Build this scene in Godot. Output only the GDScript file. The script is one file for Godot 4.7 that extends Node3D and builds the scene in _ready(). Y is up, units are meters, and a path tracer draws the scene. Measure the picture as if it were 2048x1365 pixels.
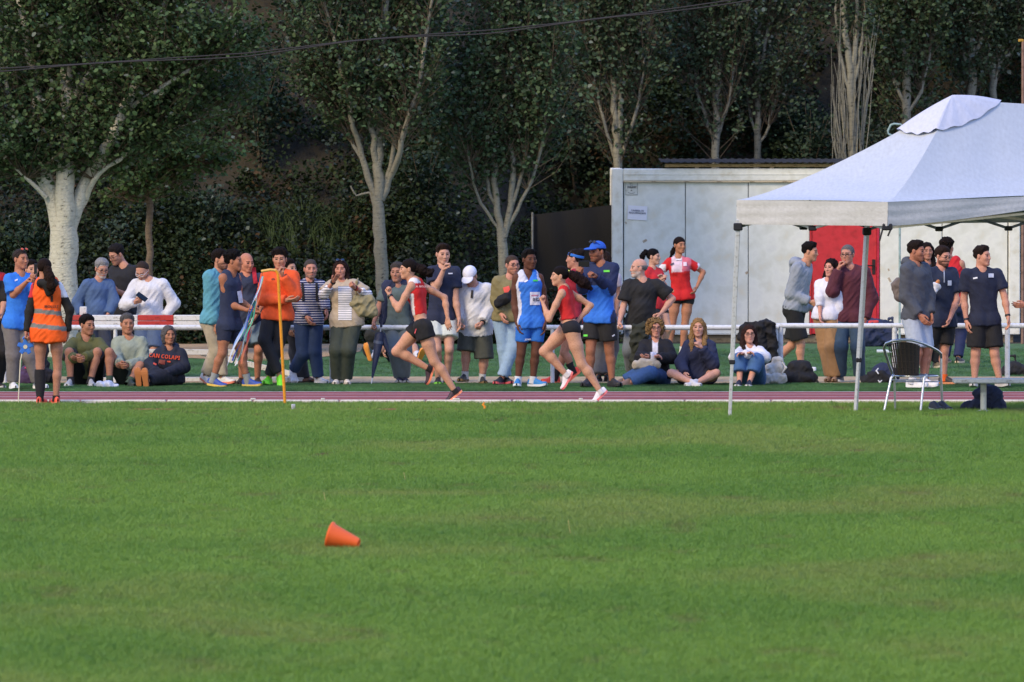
extends Node3D

func _ready() -> void:
	var t0 := Time.get_ticks_msec()
	# ---- camera, sky, sun, exposure
	var cam := Camera3D.new()
	cam.name = "camera"
	add_child(cam)
	cam.position = Vector3(0, EYE, 90)
	cam.rotation.x = -atan((682.5 - HORIZON) / FOCAL)
	cam.fov = rad_to_deg(2.0 * atan(682.5 / FOCAL))
	cam.near = 1.0
	cam.far = 600.0
	var lens := CameraAttributesPhysical.new()
	lens.frustum_focal_length = 12.0 / tan(deg_to_rad(cam.fov) / 2.0)
	lens.frustum_focus_distance = 93.0
	lens.frustum_near = 1.0
	lens.frustum_far = 600.0
	lens.exposure_aperture = 6.8
	cam.attributes = lens
	cam.current = true
	var env := Environment.new()
	env.background_mode = Environment.BG_SKY
	var sky := Sky.new()
	var sm := ProceduralSkyMaterial.new()
	sm.sky_top_color = Color(0.42, 0.57, 0.86)
	sm.sky_horizon_color = Color(0.90, 0.88, 0.84)
	sm.sky_curve = 0.22
	sm.ground_bottom_color = Color(0.22, 0.24, 0.16)
	sm.ground_horizon_color = Color(0.55, 0.57, 0.55)
	sm.energy_multiplier = 1.0
	sky.sky_material = sm
	env.sky = sky
	env.tonemap_mode = Environment.TONE_MAPPER_LINEAR
	env.tonemap_exposure = 2.0
	env.sdfgi_enabled = true
	env.ssao_enabled = true
	env.ssil_enabled = true
	var we := WorldEnvironment.new()
	we.environment = env
	add_child(we)
	var sun := DirectionalLight3D.new()
	sun.name = "sun"
	sun.light_energy = 0.5
	sun.light_angular_distance = 20.0
	sun.light_color = Color(1.0, 0.91, 0.78)
	sun.shadow_enabled = true
	add_child(sun)
	sun.rotation = Vector3(deg_to_rad(-38), deg_to_rad(-42), 0)
	# ---- the place
	lay_ground()
	hillside()
	trees()
	cabin()
	nets_on_bank()
	cable()
	grow_grass()
	print("setting ", Time.get_ticks_msec() - t0)
	# ---- things and people
	make_library()
	make_shoes()
	rails()
	barrier()
	ribbon_pole()
	canopy()
	bistro_chair()
	bench()
	bags()
	cast()
	print("laid out ", Time.get_ticks_msec() - t0, " jobs ", jobs.size())
	run_jobs()
	print("soft shapes ", Time.get_ticks_msec() - t0)
	finish_people()
	print("done ", Time.get_ticks_msec() - t0)

# ---------------------------------------------------------------- placing
# A telephoto lens 3 m above the ground, 90 m from the inner kerb of the track (z = 0).
const FOCAL := 15570.0      # focal length in pixels of the 2048 wide photograph
const EYE := 3.0            # height of the lens in metres
const HORIZON := 290.0      # row of the horizon

func dist(row: float) -> float:          # distance of the ground seen at a row
	return FOCAL * EYE / (row - HORIZON)

func at(px: float, py: float, d: float) -> Vector3:
	return Vector3((px - 1024.0) * d / FOCAL, EYE - (py - HORIZON) * d / FOCAL, 90.0 - d)

func ground(px: float, py: float) -> Vector3:
	return at(px, py, dist(py))

# ---------------------------------------------------------------- naming
var taken := {}

func numbered(called: String) -> String:
	if not taken.has(called):
		taken[called] = 0
		return called
	taken[called] += 1
	return "%s_%03d" % [called, taken[called]]

func tag(o: Node, label: String, category: String, group := "") -> void:
	o.set_meta("label", label)
	o.set_meta("category", category)
	if group != "":
		o.set_meta("group", group)

func thing(called: String, label: String, category: String, where: Vector3, group := "") -> Node3D:
	var o := Node3D.new()
	o.name = numbered(called)
	add_child(o)
	o.position = where
	tag(o, label, category, group)
	return o

func put(called: String, mesh: Mesh, mat: Material, parent: Node, xf := Transform3D()) -> MeshInstance3D:
	var o := MeshInstance3D.new()
	o.mesh = mesh
	if mat:
		o.material_override = mat
	o.name = called
	if parent == self:
		o.name = numbered(called)
	parent.add_child(o, true)
	o.transform = xf
	return o

func structure(called: String, mesh: Mesh, mat: Material, xf := Transform3D()) -> MeshInstance3D:
	var o := put(called, mesh, mat, self, xf)
	o.set_meta("kind", "structure")
	return o

# ---------------------------------------------------------------- materials
var mats := {}
var tex := {}

func srgb(r: float, g: float, b: float) -> Color:
	return Color(r / 255.0, g / 255.0, b / 255.0)

func noise_tex(key: String, freq: float, size: int, normal: bool, strength := 4.0, ramp: Gradient = null, seed_no := 1, kind := FastNoiseLite.TYPE_SIMPLEX_SMOOTH, oct := 4) -> NoiseTexture2D:
	if tex.has(key):
		return tex[key]
	var n := FastNoiseLite.new()
	n.seed = seed_no
	n.noise_type = kind
	n.frequency = freq
	n.fractal_octaves = oct
	var t := NoiseTexture2D.new()
	t.width = size
	t.height = size
	t.seamless = true
	t.noise = n
	t.as_normal_map = normal
	t.bump_strength = strength
	if ramp:
		t.color_ramp = ramp
	tex[key] = t
	return t

func ramp(stops: Array) -> Gradient:
	var g := Gradient.new()
	var offs := PackedFloat32Array()
	var cols := PackedColorArray()
	for s in stops:
		offs.append(s[0])
		cols.append(s[1])
	g.offsets = offs
	g.colors = cols
	return g

# woven cloth: uneven dye and a fine wrinkled relief
func cloth(c: Color, rough := 0.85) -> StandardMaterial3D:
	var key := "cloth%s%.2f" % [c.to_html(), rough]
	if mats.has(key):
		return mats[key]
	var m := StandardMaterial3D.new()
	m.albedo_color = c
	m.albedo_texture = noise_tex("dye", 0.02, 256, false, 1.0, ramp([[0.0, Color(0.90, 0.90, 0.90)], [0.5, Color(0.96, 0.96, 0.96)], [1.0, Color(1, 1, 1)]]), 3)
	m.uv1_triplanar = true
	m.uv1_scale = Vector3(3.1, 2.3, 3.1)
	m.normal_enabled = true
	m.normal_texture = noise_tex("folds", 0.018, 512, true, 7.0, null, 8)
	m.normal_scale = 0.45
	m.roughness = rough
	mats[key] = m
	return m

func painted_cloth() -> StandardMaterial3D:      # cloth of several dyes, coloured by the vertices
	if mats.has("painted"):
		return mats["painted"]
	var m: StandardMaterial3D = cloth(Color(1, 1, 1)).duplicate()
	m.vertex_color_use_as_albedo = true
	mats["painted"] = m
	return m

func plain(c: Color, rough := 0.6, metal := 0.0) -> StandardMaterial3D:
	var key := "plain%s%.2f%.2f" % [c.to_html(), rough, metal]
	if mats.has(key):
		return mats[key]
	var m := StandardMaterial3D.new()
	m.albedo_color = c
	m.roughness = rough
	m.metallic = metal
	mats[key] = m
	return m

# paint or metal with scuffs
func worn(c: Color, rough := 0.55, metal := 0.0, dirt := 0.72, scale := 1.2) -> StandardMaterial3D:
	var key := "worn%s%.2f%.2f%.2f%.2f" % [c.to_html(), rough, metal, dirt, scale]
	if mats.has(key):
		return mats[key]
	var m := StandardMaterial3D.new()
	m.albedo_color = c
	m.albedo_texture = noise_tex("scuff%.2f" % dirt, 0.012, 512, false, 1.0, ramp([[0.0, Color(dirt, dirt * 0.97, dirt * 0.92)], [0.28, Color(0.95, 0.95, 0.94)], [0.6, Color(1, 1, 1)], [1.0, Color(0.96, 0.96, 0.97)]]), 21, FastNoiseLite.TYPE_SIMPLEX_SMOOTH, 6)
	m.uv1_triplanar = true
	m.uv1_scale = Vector3(scale, scale, scale)
	m.normal_enabled = true
	m.normal_texture = noise_tex("dents", 0.03, 256, true, 2.0, null, 5)
	m.normal_scale = 0.25
	m.roughness = rough
	m.metallic = metal
	mats[key] = m
	return m

func skin_mat() -> StandardMaterial3D:
	if mats.has("skin"):
		return mats["skin"]
	var m := StandardMaterial3D.new()
	m.vertex_color_use_as_albedo = true
	m.albedo_texture = noise_tex("mottle", 0.03, 256, false, 1.0, ramp([[0.0, Color(0.86, 0.80, 0.78)], [0.5, Color(0.97, 0.96, 0.95)], [1.0, Color(1, 1, 1)]]), 13)
	m.uv1_triplanar = true
	m.uv1_scale = Vector3(5, 5, 5)
	m.roughness = 0.65
	m.metallic_specular = 0.35
	mats["skin"] = m
	return m

func hair_mat(c: Color) -> StandardMaterial3D:
	var key := "hair" + c.to_html()
	if mats.has(key):
		return mats[key]
	var m := StandardMaterial3D.new()
	m.albedo_color = c
	m.albedo_texture = noise_tex("strands", 0.05, 256, false, 1.0, ramp([[0.0, Color(0.35, 0.35, 0.35)], [0.5, Color(0.75, 0.75, 0.75)], [1.0, Color(1, 1, 1)]]), 31)
	m.uv1_triplanar = true
	m.uv1_scale = Vector3(16, 3.0, 16)
	m.normal_enabled = true
	m.normal_texture = noise_tex("strand_relief", 0.06, 256, true, 8.0, null, 33)
	m.roughness = 0.8
	m.metallic_specular = 0.25
	mats[key] = m
	return m

# ---------------------------------------------------------------- simple shapes
func tube(st: SurfaceTool, pts: Array, radii: Array, sides := 8, caps := true) -> void:
	var n := pts.size()
	var rings := []
	var side := Vector3.ZERO
	for i in n:
		var a: Vector3 = pts[max(i - 1, 0)]
		var b: Vector3 = pts[min(i + 1, n - 1)]
		var t := (b - a).normalized()
		if side == Vector3.ZERO:
			side = t.cross(Vector3.UP if absf(t.y) < 0.9 else Vector3.RIGHT).normalized()
		side = (side - t * side.dot(t)).normalized()
		var up := t.cross(side)
		var ring := []
		for k in sides:
			var an := TAU * k / sides
			var dir := side * cos(an) + up * sin(an)
			ring.append([pts[i] + dir * radii[i], dir])
		rings.append(ring)
	for i in n - 1:
		for k in sides:
			var k2 := (k + 1) % sides
			var q := [rings[i][k], rings[i][k2], rings[i + 1][k2], rings[i + 1][k]]
			for w in [0, 2, 1, 0, 3, 2]:
				st.set_normal(q[w][1])
				st.add_vertex(q[w][0])
	if caps:
		for e in [0, n - 1]:
			var nn: Vector3 = (pts[e] - pts[1 if e == 0 else n - 2]).normalized()
			for k in sides:
				var tri := [pts[e], rings[e][k][0], rings[e][(k + 1) % sides][0]]
				if e == 0:
					tri = [tri[0], tri[2], tri[1]]
				for v in tri:
					st.set_normal(nn)
					st.add_vertex(v)

func new_st() -> SurfaceTool:
	var st := SurfaceTool.new()
	st.begin(Mesh.PRIMITIVE_TRIANGLES)
	return st

func tube_mesh(pts: Array, radii: Array, sides := 8) -> ArrayMesh:
	var st := new_st()
	tube(st, pts, radii, sides)
	return st.commit()

func rod(a: Vector3, b: Vector3, r: float, sides := 10) -> ArrayMesh:
	return tube_mesh([a, b], [r, r], sides)

func quad(st: SurfaceTool, a: Vector3, b: Vector3, c: Vector3, d: Vector3, uvs := []) -> void:
	var n := (c - a).cross(b - a).normalized()
	var p := [a, b, c, d]
	for w in [0, 1, 2, 0, 2, 3]:
		st.set_normal(n)
		if uvs:
			st.set_uv(uvs[w])
		st.add_vertex(p[w])

# a box with bevelled edges, from corner to corner along its own axes
func box(st: SurfaceTool, xf: Transform3D, size: Vector3, bev := 0.006) -> void:
	var h := size / 2.0
	var b := minf(bev, minf(h.x, minf(h.y, h.z)) * 0.6)
	var sg := [-1.0, 1.0]
	for ax in 3:
		for s in sg:
			var c := []
			for e in [[-1.0, -1.0], [1.0, -1.0], [1.0, 1.0], [-1.0, 1.0]]:
				var p := Vector3.ZERO
				p[ax] = s * h[ax]
				p[(ax + 1) % 3] = e[0] * (h[(ax + 1) % 3] - b)
				p[(ax + 2) % 3] = e[1] * (h[(ax + 2) % 3] - b)
				c.append(xf * p)
			if s < 0:
				quad(st, c[0], c[1], c[2], c[3])
			else:
				quad(st, c[3], c[2], c[1], c[0])
	for ax in 3:          # bevelled edges along axis ax
		var u := (ax + 1) % 3
		var v := (ax + 2) % 3
		for su in sg:
			for sv in sg:
				var p := []
				for e in [[0, -1.0], [0, 1.0], [1, 1.0], [1, -1.0]]:
					var q := Vector3.ZERO
					q[ax] = e[1] * (h[ax] - b)
					q[u] = su * (h[u] - (b if e[0] == 1 else 0.0))
					q[v] = sv * (h[v] - (0.0 if e[0] == 1 else b))
					p.append(xf * q)
				if su * sv > 0:
					quad(st, p[3], p[2], p[1], p[0])
				else:
					quad(st, p[0], p[1], p[2], p[3])
	for sx in sg:
		for sy in sg:
			for sz in sg:
				var s3 := Vector3(sx, sy, sz)
				var t := []
				for ax in 3:
					var q := Vector3.ZERO
					for j in 3:
						q[j] = s3[j] * (h[j] - (0.0 if j == ax else b))
					t.append(xf * q)
				var nn: Vector3 = (t[0] + t[1] + t[2]) / 3.0 - xf.origin
				nn = nn.normalized()
				if sx * sy * sz < 0:
					t.reverse()
				for q in [t[2], t[1], t[0]]:
					st.set_normal(nn)
					st.add_vertex(q)

func box_mesh(size: Vector3, bev := 0.006) -> ArrayMesh:
	var st := new_st()
	box(st, Transform3D(), size, bev)
	return st.commit()

func box_between(a: Vector3, b: Vector3, w: float, t: float, bev := 0.004) -> ArrayMesh:     # a bar from a to b
	var z := (b - a).normalized()
	var x := Vector3.UP.cross(z)
	if x.length() < 0.05:
		x = Vector3.RIGHT
	x = (x - z * x.dot(z)).normalized()
	var y := z.cross(x)
	var st := new_st()
	box(st, Transform3D(Basis(x, y, z), (a + b) / 2.0), Vector3(w, t, (b - a).length()), bev)
	return st.commit()

func lathe(profile: Array, sides := 24) -> ArrayMesh:     # profile of (radius, height), turned about y
	var st := new_st()
	st.set_smooth_group(0)
	for i in profile.size() - 1:
		var a: Vector2 = profile[i]
		var b: Vector2 = profile[i + 1]
		for k in sides:
			var t0 := TAU * k / sides
			var t1 := TAU * (k + 1) / sides
			var p := [Vector3(a.x * cos(t0), a.y, a.x * sin(t0)), Vector3(b.x * cos(t0), b.y, b.x * sin(t0)), Vector3(b.x * cos(t1), b.y, b.x * sin(t1)), Vector3(a.x * cos(t1), a.y, a.x * sin(t1))]
			for w in [0, 1, 2, 0, 2, 3]:
				st.add_vertex(p[w])
	st.index()
	st.generate_normals()
	return st.commit()

# ---------------------------------------------------------------- soft bodies: distance fields meshed as surface nets
# A bone is 12 numbers: a, b, radius at a, radius at b, and a cutting plane (normal, offset).
func bone(arr: PackedFloat32Array, a: Vector3, b: Vector3, ra: float, rb: float, cut := Vector3.ZERO, cut_at := Vector3.ZERO) -> PackedFloat32Array:
	arr.append_array(PackedFloat32Array([a.x, a.y, a.z, b.x, b.y, b.z, ra, rb, cut.x, cut.y, cut.z, cut.dot(cut_at)]))
	return arr

func fill_bones(job: Dictionary) -> void:
	var bones: PackedFloat32Array = job.bones
	var c: float = job.cell
	var k: float = job.k
	var nb: int = int(bones.size() / 12.0)
	var lo := Vector3(1e9, 1e9, 1e9)
	var hi := -lo
	for i in nb:
		var o := i * 12
		var r := maxf(bones[o + 6], bones[o + 7])
		var a := Vector3(bones[o], bones[o + 1], bones[o + 2])
		var b := Vector3(bones[o + 3], bones[o + 4], bones[o + 5])
		lo = lo.min(a.min(b) - Vector3(r, r, r))
		hi = hi.max(a.max(b) + Vector3(r, r, r))
	lo -= Vector3(c, c, c) * 2.5
	hi += Vector3(c, c, c) * 2.5
	var nx := int((hi.x - lo.x) / c) + 1
	var ny := int((hi.y - lo.y) / c) + 1
	var nz := int((hi.z - lo.z) / c) + 1
	var val := PackedFloat32Array()
	val.resize(nx * ny * nz)
	val.fill(1.0)
	for i in nb:
		var o := i * 12
		var ax := bones[o]
		var ay := bones[o + 1]
		var az := bones[o + 2]
		var dx := bones[o + 3] - ax
		var dy := bones[o + 4] - ay
		var dz := bones[o + 5] - az
		var ra := bones[o + 6]
		var dr := bones[o + 7] - ra
		var px := bones[o + 8]
		var py := bones[o + 9]
		var pz := bones[o + 10]
		var pd := bones[o + 11]
		var cut := px != 0.0 or py != 0.0 or pz != 0.0
		var inv := 1.0 / maxf(dx * dx + dy * dy + dz * dz, 1e-9)
		var m := maxf(ra, ra + dr) + k + c
		var x0 := maxi(0, int((minf(ax, ax + dx) - m - lo.x) / c))
		var x1 := mini(nx - 1, int((maxf(ax, ax + dx) + m - lo.x) / c) + 1)
		var y0 := maxi(0, int((minf(ay, ay + dy) - m - lo.y) / c))
		var y1 := mini(ny - 1, int((maxf(ay, ay + dy) + m - lo.y) / c) + 1)
		var z0 := maxi(0, int((minf(az, az + dz) - m - lo.z) / c))
		var z1 := mini(nz - 1, int((maxf(az, az + dz) + m - lo.z) / c) + 1)
		for zi in range(z0, z1 + 1):
			var qz := lo.z + zi * c - az
			for yi in range(y0, y1 + 1):
				var qy := lo.y + yi * c - ay
				var row := nx * (yi + ny * zi)
				for xi in range(x0, x1 + 1):
					var qx := lo.x + xi * c - ax
					var t := clampf((qx * dx + qy * dy + qz * dz) * inv, 0.0, 1.0)
					var ex := qx - dx * t
					var ey := qy - dy * t
					var ez := qz - dz * t
					var d := sqrt(ex * ex + ey * ey + ez * ez) - ra - dr * t
					if cut:
						d = maxf(d, (qx + ax) * px + (qy + ay) * py + (qz + az) * pz - pd)
					var w := val[row + xi]
					var e := k - absf(d - w)
					if e > 0.0:
						val[row + xi] = minf(d, w) - e * e / (4.0 * k)
					elif d < w:
						val[row + xi] = d
	# hollows cut out of the whole: necklines
	for cut in job.get("cuts", []):
		var ca: Vector3 = cut[0]
		var cb: Vector3 = cut[1]
		var ra: float = cut[2]
		var rb: float = cut[3]
		var m := maxf(ra, rb) + 2.0 * c
		var mn := (ca.min(cb) - Vector3(m, m, m) - lo) / c
		var mx := (ca.max(cb) + Vector3(m, m, m) - lo) / c
		for zi in range(maxi(0, int(mn.z)), mini(nz, int(mx.z) + 1)):
			for yi in range(maxi(0, int(mn.y)), mini(ny, int(mx.y) + 1)):
				for xi in range(maxi(0, int(mn.x)), mini(nx, int(mx.x) + 1)):
					var p := Vector3(lo.x + xi * c, lo.y + yi * c, lo.z + zi * c)
					var t := clampf((p - ca).dot(cb - ca) / (cb - ca).length_squared(), 0.0, 1.0)
					var q := xi + nx * (yi + ny * zi)
					val[q] = maxf(val[q], lerpf(ra, rb, t) - (p - ca.lerp(cb, t)).length())
	job.val = val
	job.lo = lo
	job.dim = Vector3i(nx, ny, nz)

func fill_field(job: Dictionary) -> void:
	var lo: Vector3 = job.lo
	var hi: Vector3 = job.hi
	var c: float = job.cell
	var field: Callable = job.field
	var nx := int((hi.x - lo.x) / c) + 1
	var ny := int((hi.y - lo.y) / c) + 1
	var nz := int((hi.z - lo.z) / c) + 1
	var val := PackedFloat32Array()
	val.resize(nx * ny * nz)
	for zi in nz:
		for yi in ny:
			for xi in nx:
				val[xi + nx * (yi + ny * zi)] = field.call(Vector3(lo.x + xi * c, lo.y + yi * c, lo.z + zi * c))
	job.val = val
	job.dim = Vector3i(nx, ny, nz)

func nets(job: Dictionary) -> void:
	var val: PackedFloat32Array = job.val
	var dim: Vector3i = job.dim
	var nx := dim.x
	var ny := dim.y
	var nz := dim.z
	var c: float = job.cell
	var lo: Vector3 = job.lo
	var sy := nx
	var sz := nx * ny
	var ids := PackedInt32Array()
	ids.resize(nx * ny * nz)
	ids.fill(-1)
	var verts := PackedVector3Array()
	var cells := PackedInt32Array()
	var off := [0, 1, sy, sy + 1, sz, sz + 1, sz + sy, sz + sy + 1]
	var edges := [0, 1, 2, 3, 4, 5, 6, 7, 0, 2, 1, 3, 4, 6, 5, 7, 0, 4, 1, 5, 2, 6, 3, 7]
	var far := 2.2 * c
	for z in nz - 1:
		for y in ny - 1:
			var row := sy * y + sz * z
			for x in nx - 1:
				var i := row + x
				var v0 := val[i]
				if v0 > far or v0 < -far:
					continue
				var v1 := val[i + 1]
				var v2 := val[i + sy]
				var v3 := val[i + sy + 1]
				var v4 := val[i + sz]
				var v5 := val[i + sz + 1]
				var v6 := val[i + sz + sy]
				var v7 := val[i + sz + sy + 1]
				var inside := int(v0 < 0.0) + int(v1 < 0.0) + int(v2 < 0.0) + int(v3 < 0.0) + int(v4 < 0.0) + int(v5 < 0.0) + int(v6 < 0.0) + int(v7 < 0.0)
				if inside == 0 or inside == 8:
					continue
				var vs := [v0, v1, v2, v3, v4, v5, v6, v7]
				var sx_ := 0.0
				var sy_ := 0.0
				var sz_ := 0.0
				var n := 0
				for e in 12:
					var a: int = edges[e * 2]
					var b: int = edges[e * 2 + 1]
					var fa: float = vs[a]
					var fb: float = vs[b]
					if (fa < 0.0) != (fb < 0.0):
						var t := fa / (fa - fb)
						sx_ += (a & 1) + t * ((b & 1) - (a & 1))
						sy_ += ((a >> 1) & 1) + t * (((b >> 1) & 1) - ((a >> 1) & 1))
						sz_ += (a >> 2) + t * ((b >> 2) - (a >> 2))
						n += 1
				ids[i] = verts.size()
				cells.append(i)
				verts.append(Vector3(lo.x + (x + sx_ / n) * c, lo.y + (y + sy_ / n) * c, lo.z + (z + sz_ / n) * c))
	var tris := PackedInt32Array()
	var steps := [1, sy, sz]
	for q in cells.size():
		var i := cells[q]
		var s0 := val[i] < 0.0
		for ax in 3:
			var j: int = i + steps[ax]
			if (val[j] < 0.0) == s0:
				continue
			var u: int = steps[(ax + 1) % 3]
			var w: int = steps[(ax + 2) % 3]
			if i - u - w < 0:
				continue
			var a := ids[i]
			var b := ids[i - u]
			var d := ids[i - u - w]
			var e := ids[i - w]
			if a < 0 or b < 0 or d < 0 or e < 0:
				continue
			if s0:
				tris.append_array(PackedInt32Array([a, d, b, a, e, d]))
			else:
				tris.append_array(PackedInt32Array([a, b, d, a, d, e]))
	# outward normals; then folds along them
	var norms := smooth_normals(verts, tris)
	if job.get("fold", 0.0) > 0.0:
		var nz_: FastNoiseLite = job.noise
		var amp: float = job.fold
		var shear: float = job.get("shear", 0.0)
		var st: Vector3 = job.get("stretch", Vector3(1, 1, 1))
		for i in verts.size():
			var q := verts[i]
			q.x += q.y * shear
			verts[i] += norms[i] * (nz_.get_noise_3dv(q * st) * amp)
		norms = smooth_normals(verts, tris)
	job.verts = verts
	job.norms = norms
	job.tris = tris
	job.erase("val")

func smooth_normals(verts: PackedVector3Array, tris: PackedInt32Array) -> PackedVector3Array:
	var norms := PackedVector3Array()
	norms.resize(verts.size())
	for t in range(0, tris.size(), 3):
		var a := tris[t]
		var b := tris[t + 1]
		var d := tris[t + 2]
		var n := (verts[d] - verts[a]).cross(verts[b] - verts[a])
		norms[a] += n
		norms[b] += n
		norms[d] += n
	for i in norms.size():
		norms[i] = norms[i].normalized()
	return norms

var jobs := []

func run_job(i: int) -> void:
	var job: Dictionary = jobs[i]
	if job.has("field"):
		fill_field(job)
	else:
		fill_bones(job)
	nets(job)
	if job.has("paint"):
		var paint: Callable = job.paint
		var cols := PackedColorArray()
		cols.resize(job.verts.size())
		for v in job.verts.size():
			cols[v] = paint.call(job.verts[v])
		job.cols = cols

func run_jobs() -> void:
	var id := WorkerThreadPool.add_group_task(run_job, jobs.size(), -1, true)
	WorkerThreadPool.wait_for_group_task_completion(id)

func net_mesh(job: Dictionary) -> ArrayMesh:
	var arr := []
	arr.resize(Mesh.ARRAY_MAX)
	arr[Mesh.ARRAY_VERTEX] = job.verts
	arr[Mesh.ARRAY_NORMAL] = job.norms
	if job.has("cols"):
		arr[Mesh.ARRAY_COLOR] = job.cols
	if job.has("uvs"):
		arr[Mesh.ARRAY_TEX_UV] = job.uvs
	arr[Mesh.ARRAY_INDEX] = job.tris
	var m := ArrayMesh.new()
	m.add_surface_from_arrays(Mesh.PRIMITIVE_TRIANGLES, arr)
	return m

# ---------------------------------------------------------------- people: heads, hair, hands, shoes
var library := {}        # ready shapes: heads, hair, hands
var fold_noise := FastNoiseLite.new()
var hair_noise := FastNoiseLite.new()

func ell(p: Vector3, c: Vector3, r: Vector3) -> float:
	var q := p - c
	var k0 := Vector3(q.x / r.x, q.y / r.y, q.z / r.z).length()
	var k1 := Vector3(q.x / (r.x * r.x), q.y / (r.y * r.y), q.z / (r.z * r.z)).length()
	return k0 * (k0 - 1.0) / maxf(k1, 1e-6)

func cap_d(p: Vector3, a: Vector3, b: Vector3, ra: float, rb: float) -> float:
	var ab := b - a
	var t := clampf((p - a).dot(ab) / maxf(ab.length_squared(), 1e-9), 0.0, 1.0)
	return (p - a - ab * t).length() - lerpf(ra, rb, t)

func smin(a: float, b: float, k: float) -> float:
	var e := maxf(k - absf(a - b), 0.0)
	return minf(a, b) - e * e / (4.0 * k)

# origin in the middle of the head, +z is where the face looks, +y up
func head_field(p: Vector3, woman: bool) -> float:
	var m := Vector3(absf(p.x), p.y, p.z)
	var j := 0.90 if woman else 1.0
	var d := ell(m, Vector3(0, 0.032, -0.016), Vector3(0.075, 0.087, 0.095))
	d = smin(d, ell(m, Vector3(0, -0.035, 0.022), Vector3(0.061 * j, 0.082, 0.068)), 0.03)
	d = smin(d, cap_d(m, Vector3(0.048 * j, -0.045, 0.0), Vector3(0.016, -0.093, 0.062), 0.02, 0.018), 0.025)
	d = smin(d, cap_d(m, Vector3(0, -0.096, 0.066), Vector3(0.012, -0.096, 0.064), 0.017 * j, 0.016 * j), 0.02)
	d = smin(d, ell(m, Vector3(0.040, -0.016, 0.054), Vector3(0.024, 0.026, 0.024)), 0.03)
	d = smin(d, cap_d(m, Vector3(0, 0.03, 0.076), Vector3(0.034, 0.027, 0.068), 0.012, 0.011), 0.014)
	d = -smin(-d, (m - Vector3(0.034, 0.007, 0.102)).length() - 0.0215, 0.010)
	d = smin(d, (m - Vector3(0.031, 0.006, 0.0665)).length() - 0.0135, 0.004)
	d = smin(d, cap_d(m, Vector3(0, 0.016, 0.084), Vector3(0, -0.026, 0.100), 0.007, 0.0105), 0.012)
	d = smin(d, cap_d(m, Vector3(0, -0.031, 0.092), Vector3(0.013, -0.031, 0.088), 0.009, 0.007), 0.008)
	d = smin(d, cap_d(m, Vector3(0, -0.056, 0.0835), Vector3(0.018, -0.058, 0.077), 0.0075, 0.004), 0.013)
	d = smin(d, cap_d(m, Vector3(0, -0.067, 0.0835), Vector3(0.015, -0.066, 0.078), 0.008, 0.004), 0.013)
	d = smin(d, ell(m, Vector3(0.078, -0.002, -0.012), Vector3(0.009, 0.031, 0.019)), 0.006)
	d = smin(d, cap_d(m, Vector3(0, -0.07, -0.022), Vector3(0, -0.17, -0.035), 0.05 if woman else 0.056, 0.05 if woman else 0.058), 0.03)
	return d

# what a spot of the head is: 0 skin, 1 eye, 2 brow, 3 lips, 4 beard, 5 scalp, 6 eye white
func head_region(p: Vector3) -> int:
	var m := Vector3(absf(p.x), p.y, p.z)
	var e := m - Vector3(0.031, 0.006, 0.083)
	if absf(e.x) < 0.0155 and absf(e.y) < 0.0068 and e.z > -0.022:
		return 1
	if m.z > 0.055 and m.x > 0.012 and m.x < 0.052 and absf(m.y - 0.027 + 0.1 * maxf(0.0, m.x - 0.035)) < 0.0062:
		return 2
	if m.z > 0.07 and m.x < 0.018 and absf(m.y + 0.061) < 0.008:
		return 3
	if m.y < -0.036 and m.z > -0.012 and m.y > -0.125 and not (m.z > 0.09 and m.y > -0.042) and (m.y < -0.07 or m.x > 0.045 - 0.4 * (m.y + 0.036) or absf(m.y + 0.045) < 0.007):
		return 4
	if m.y > 0.016 + 0.72 * m.z and m.z < 0.07 and not (m.x > 0.072 and m.y < 0.035) and m.y > -0.06:
		return 5
	return 0

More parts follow.
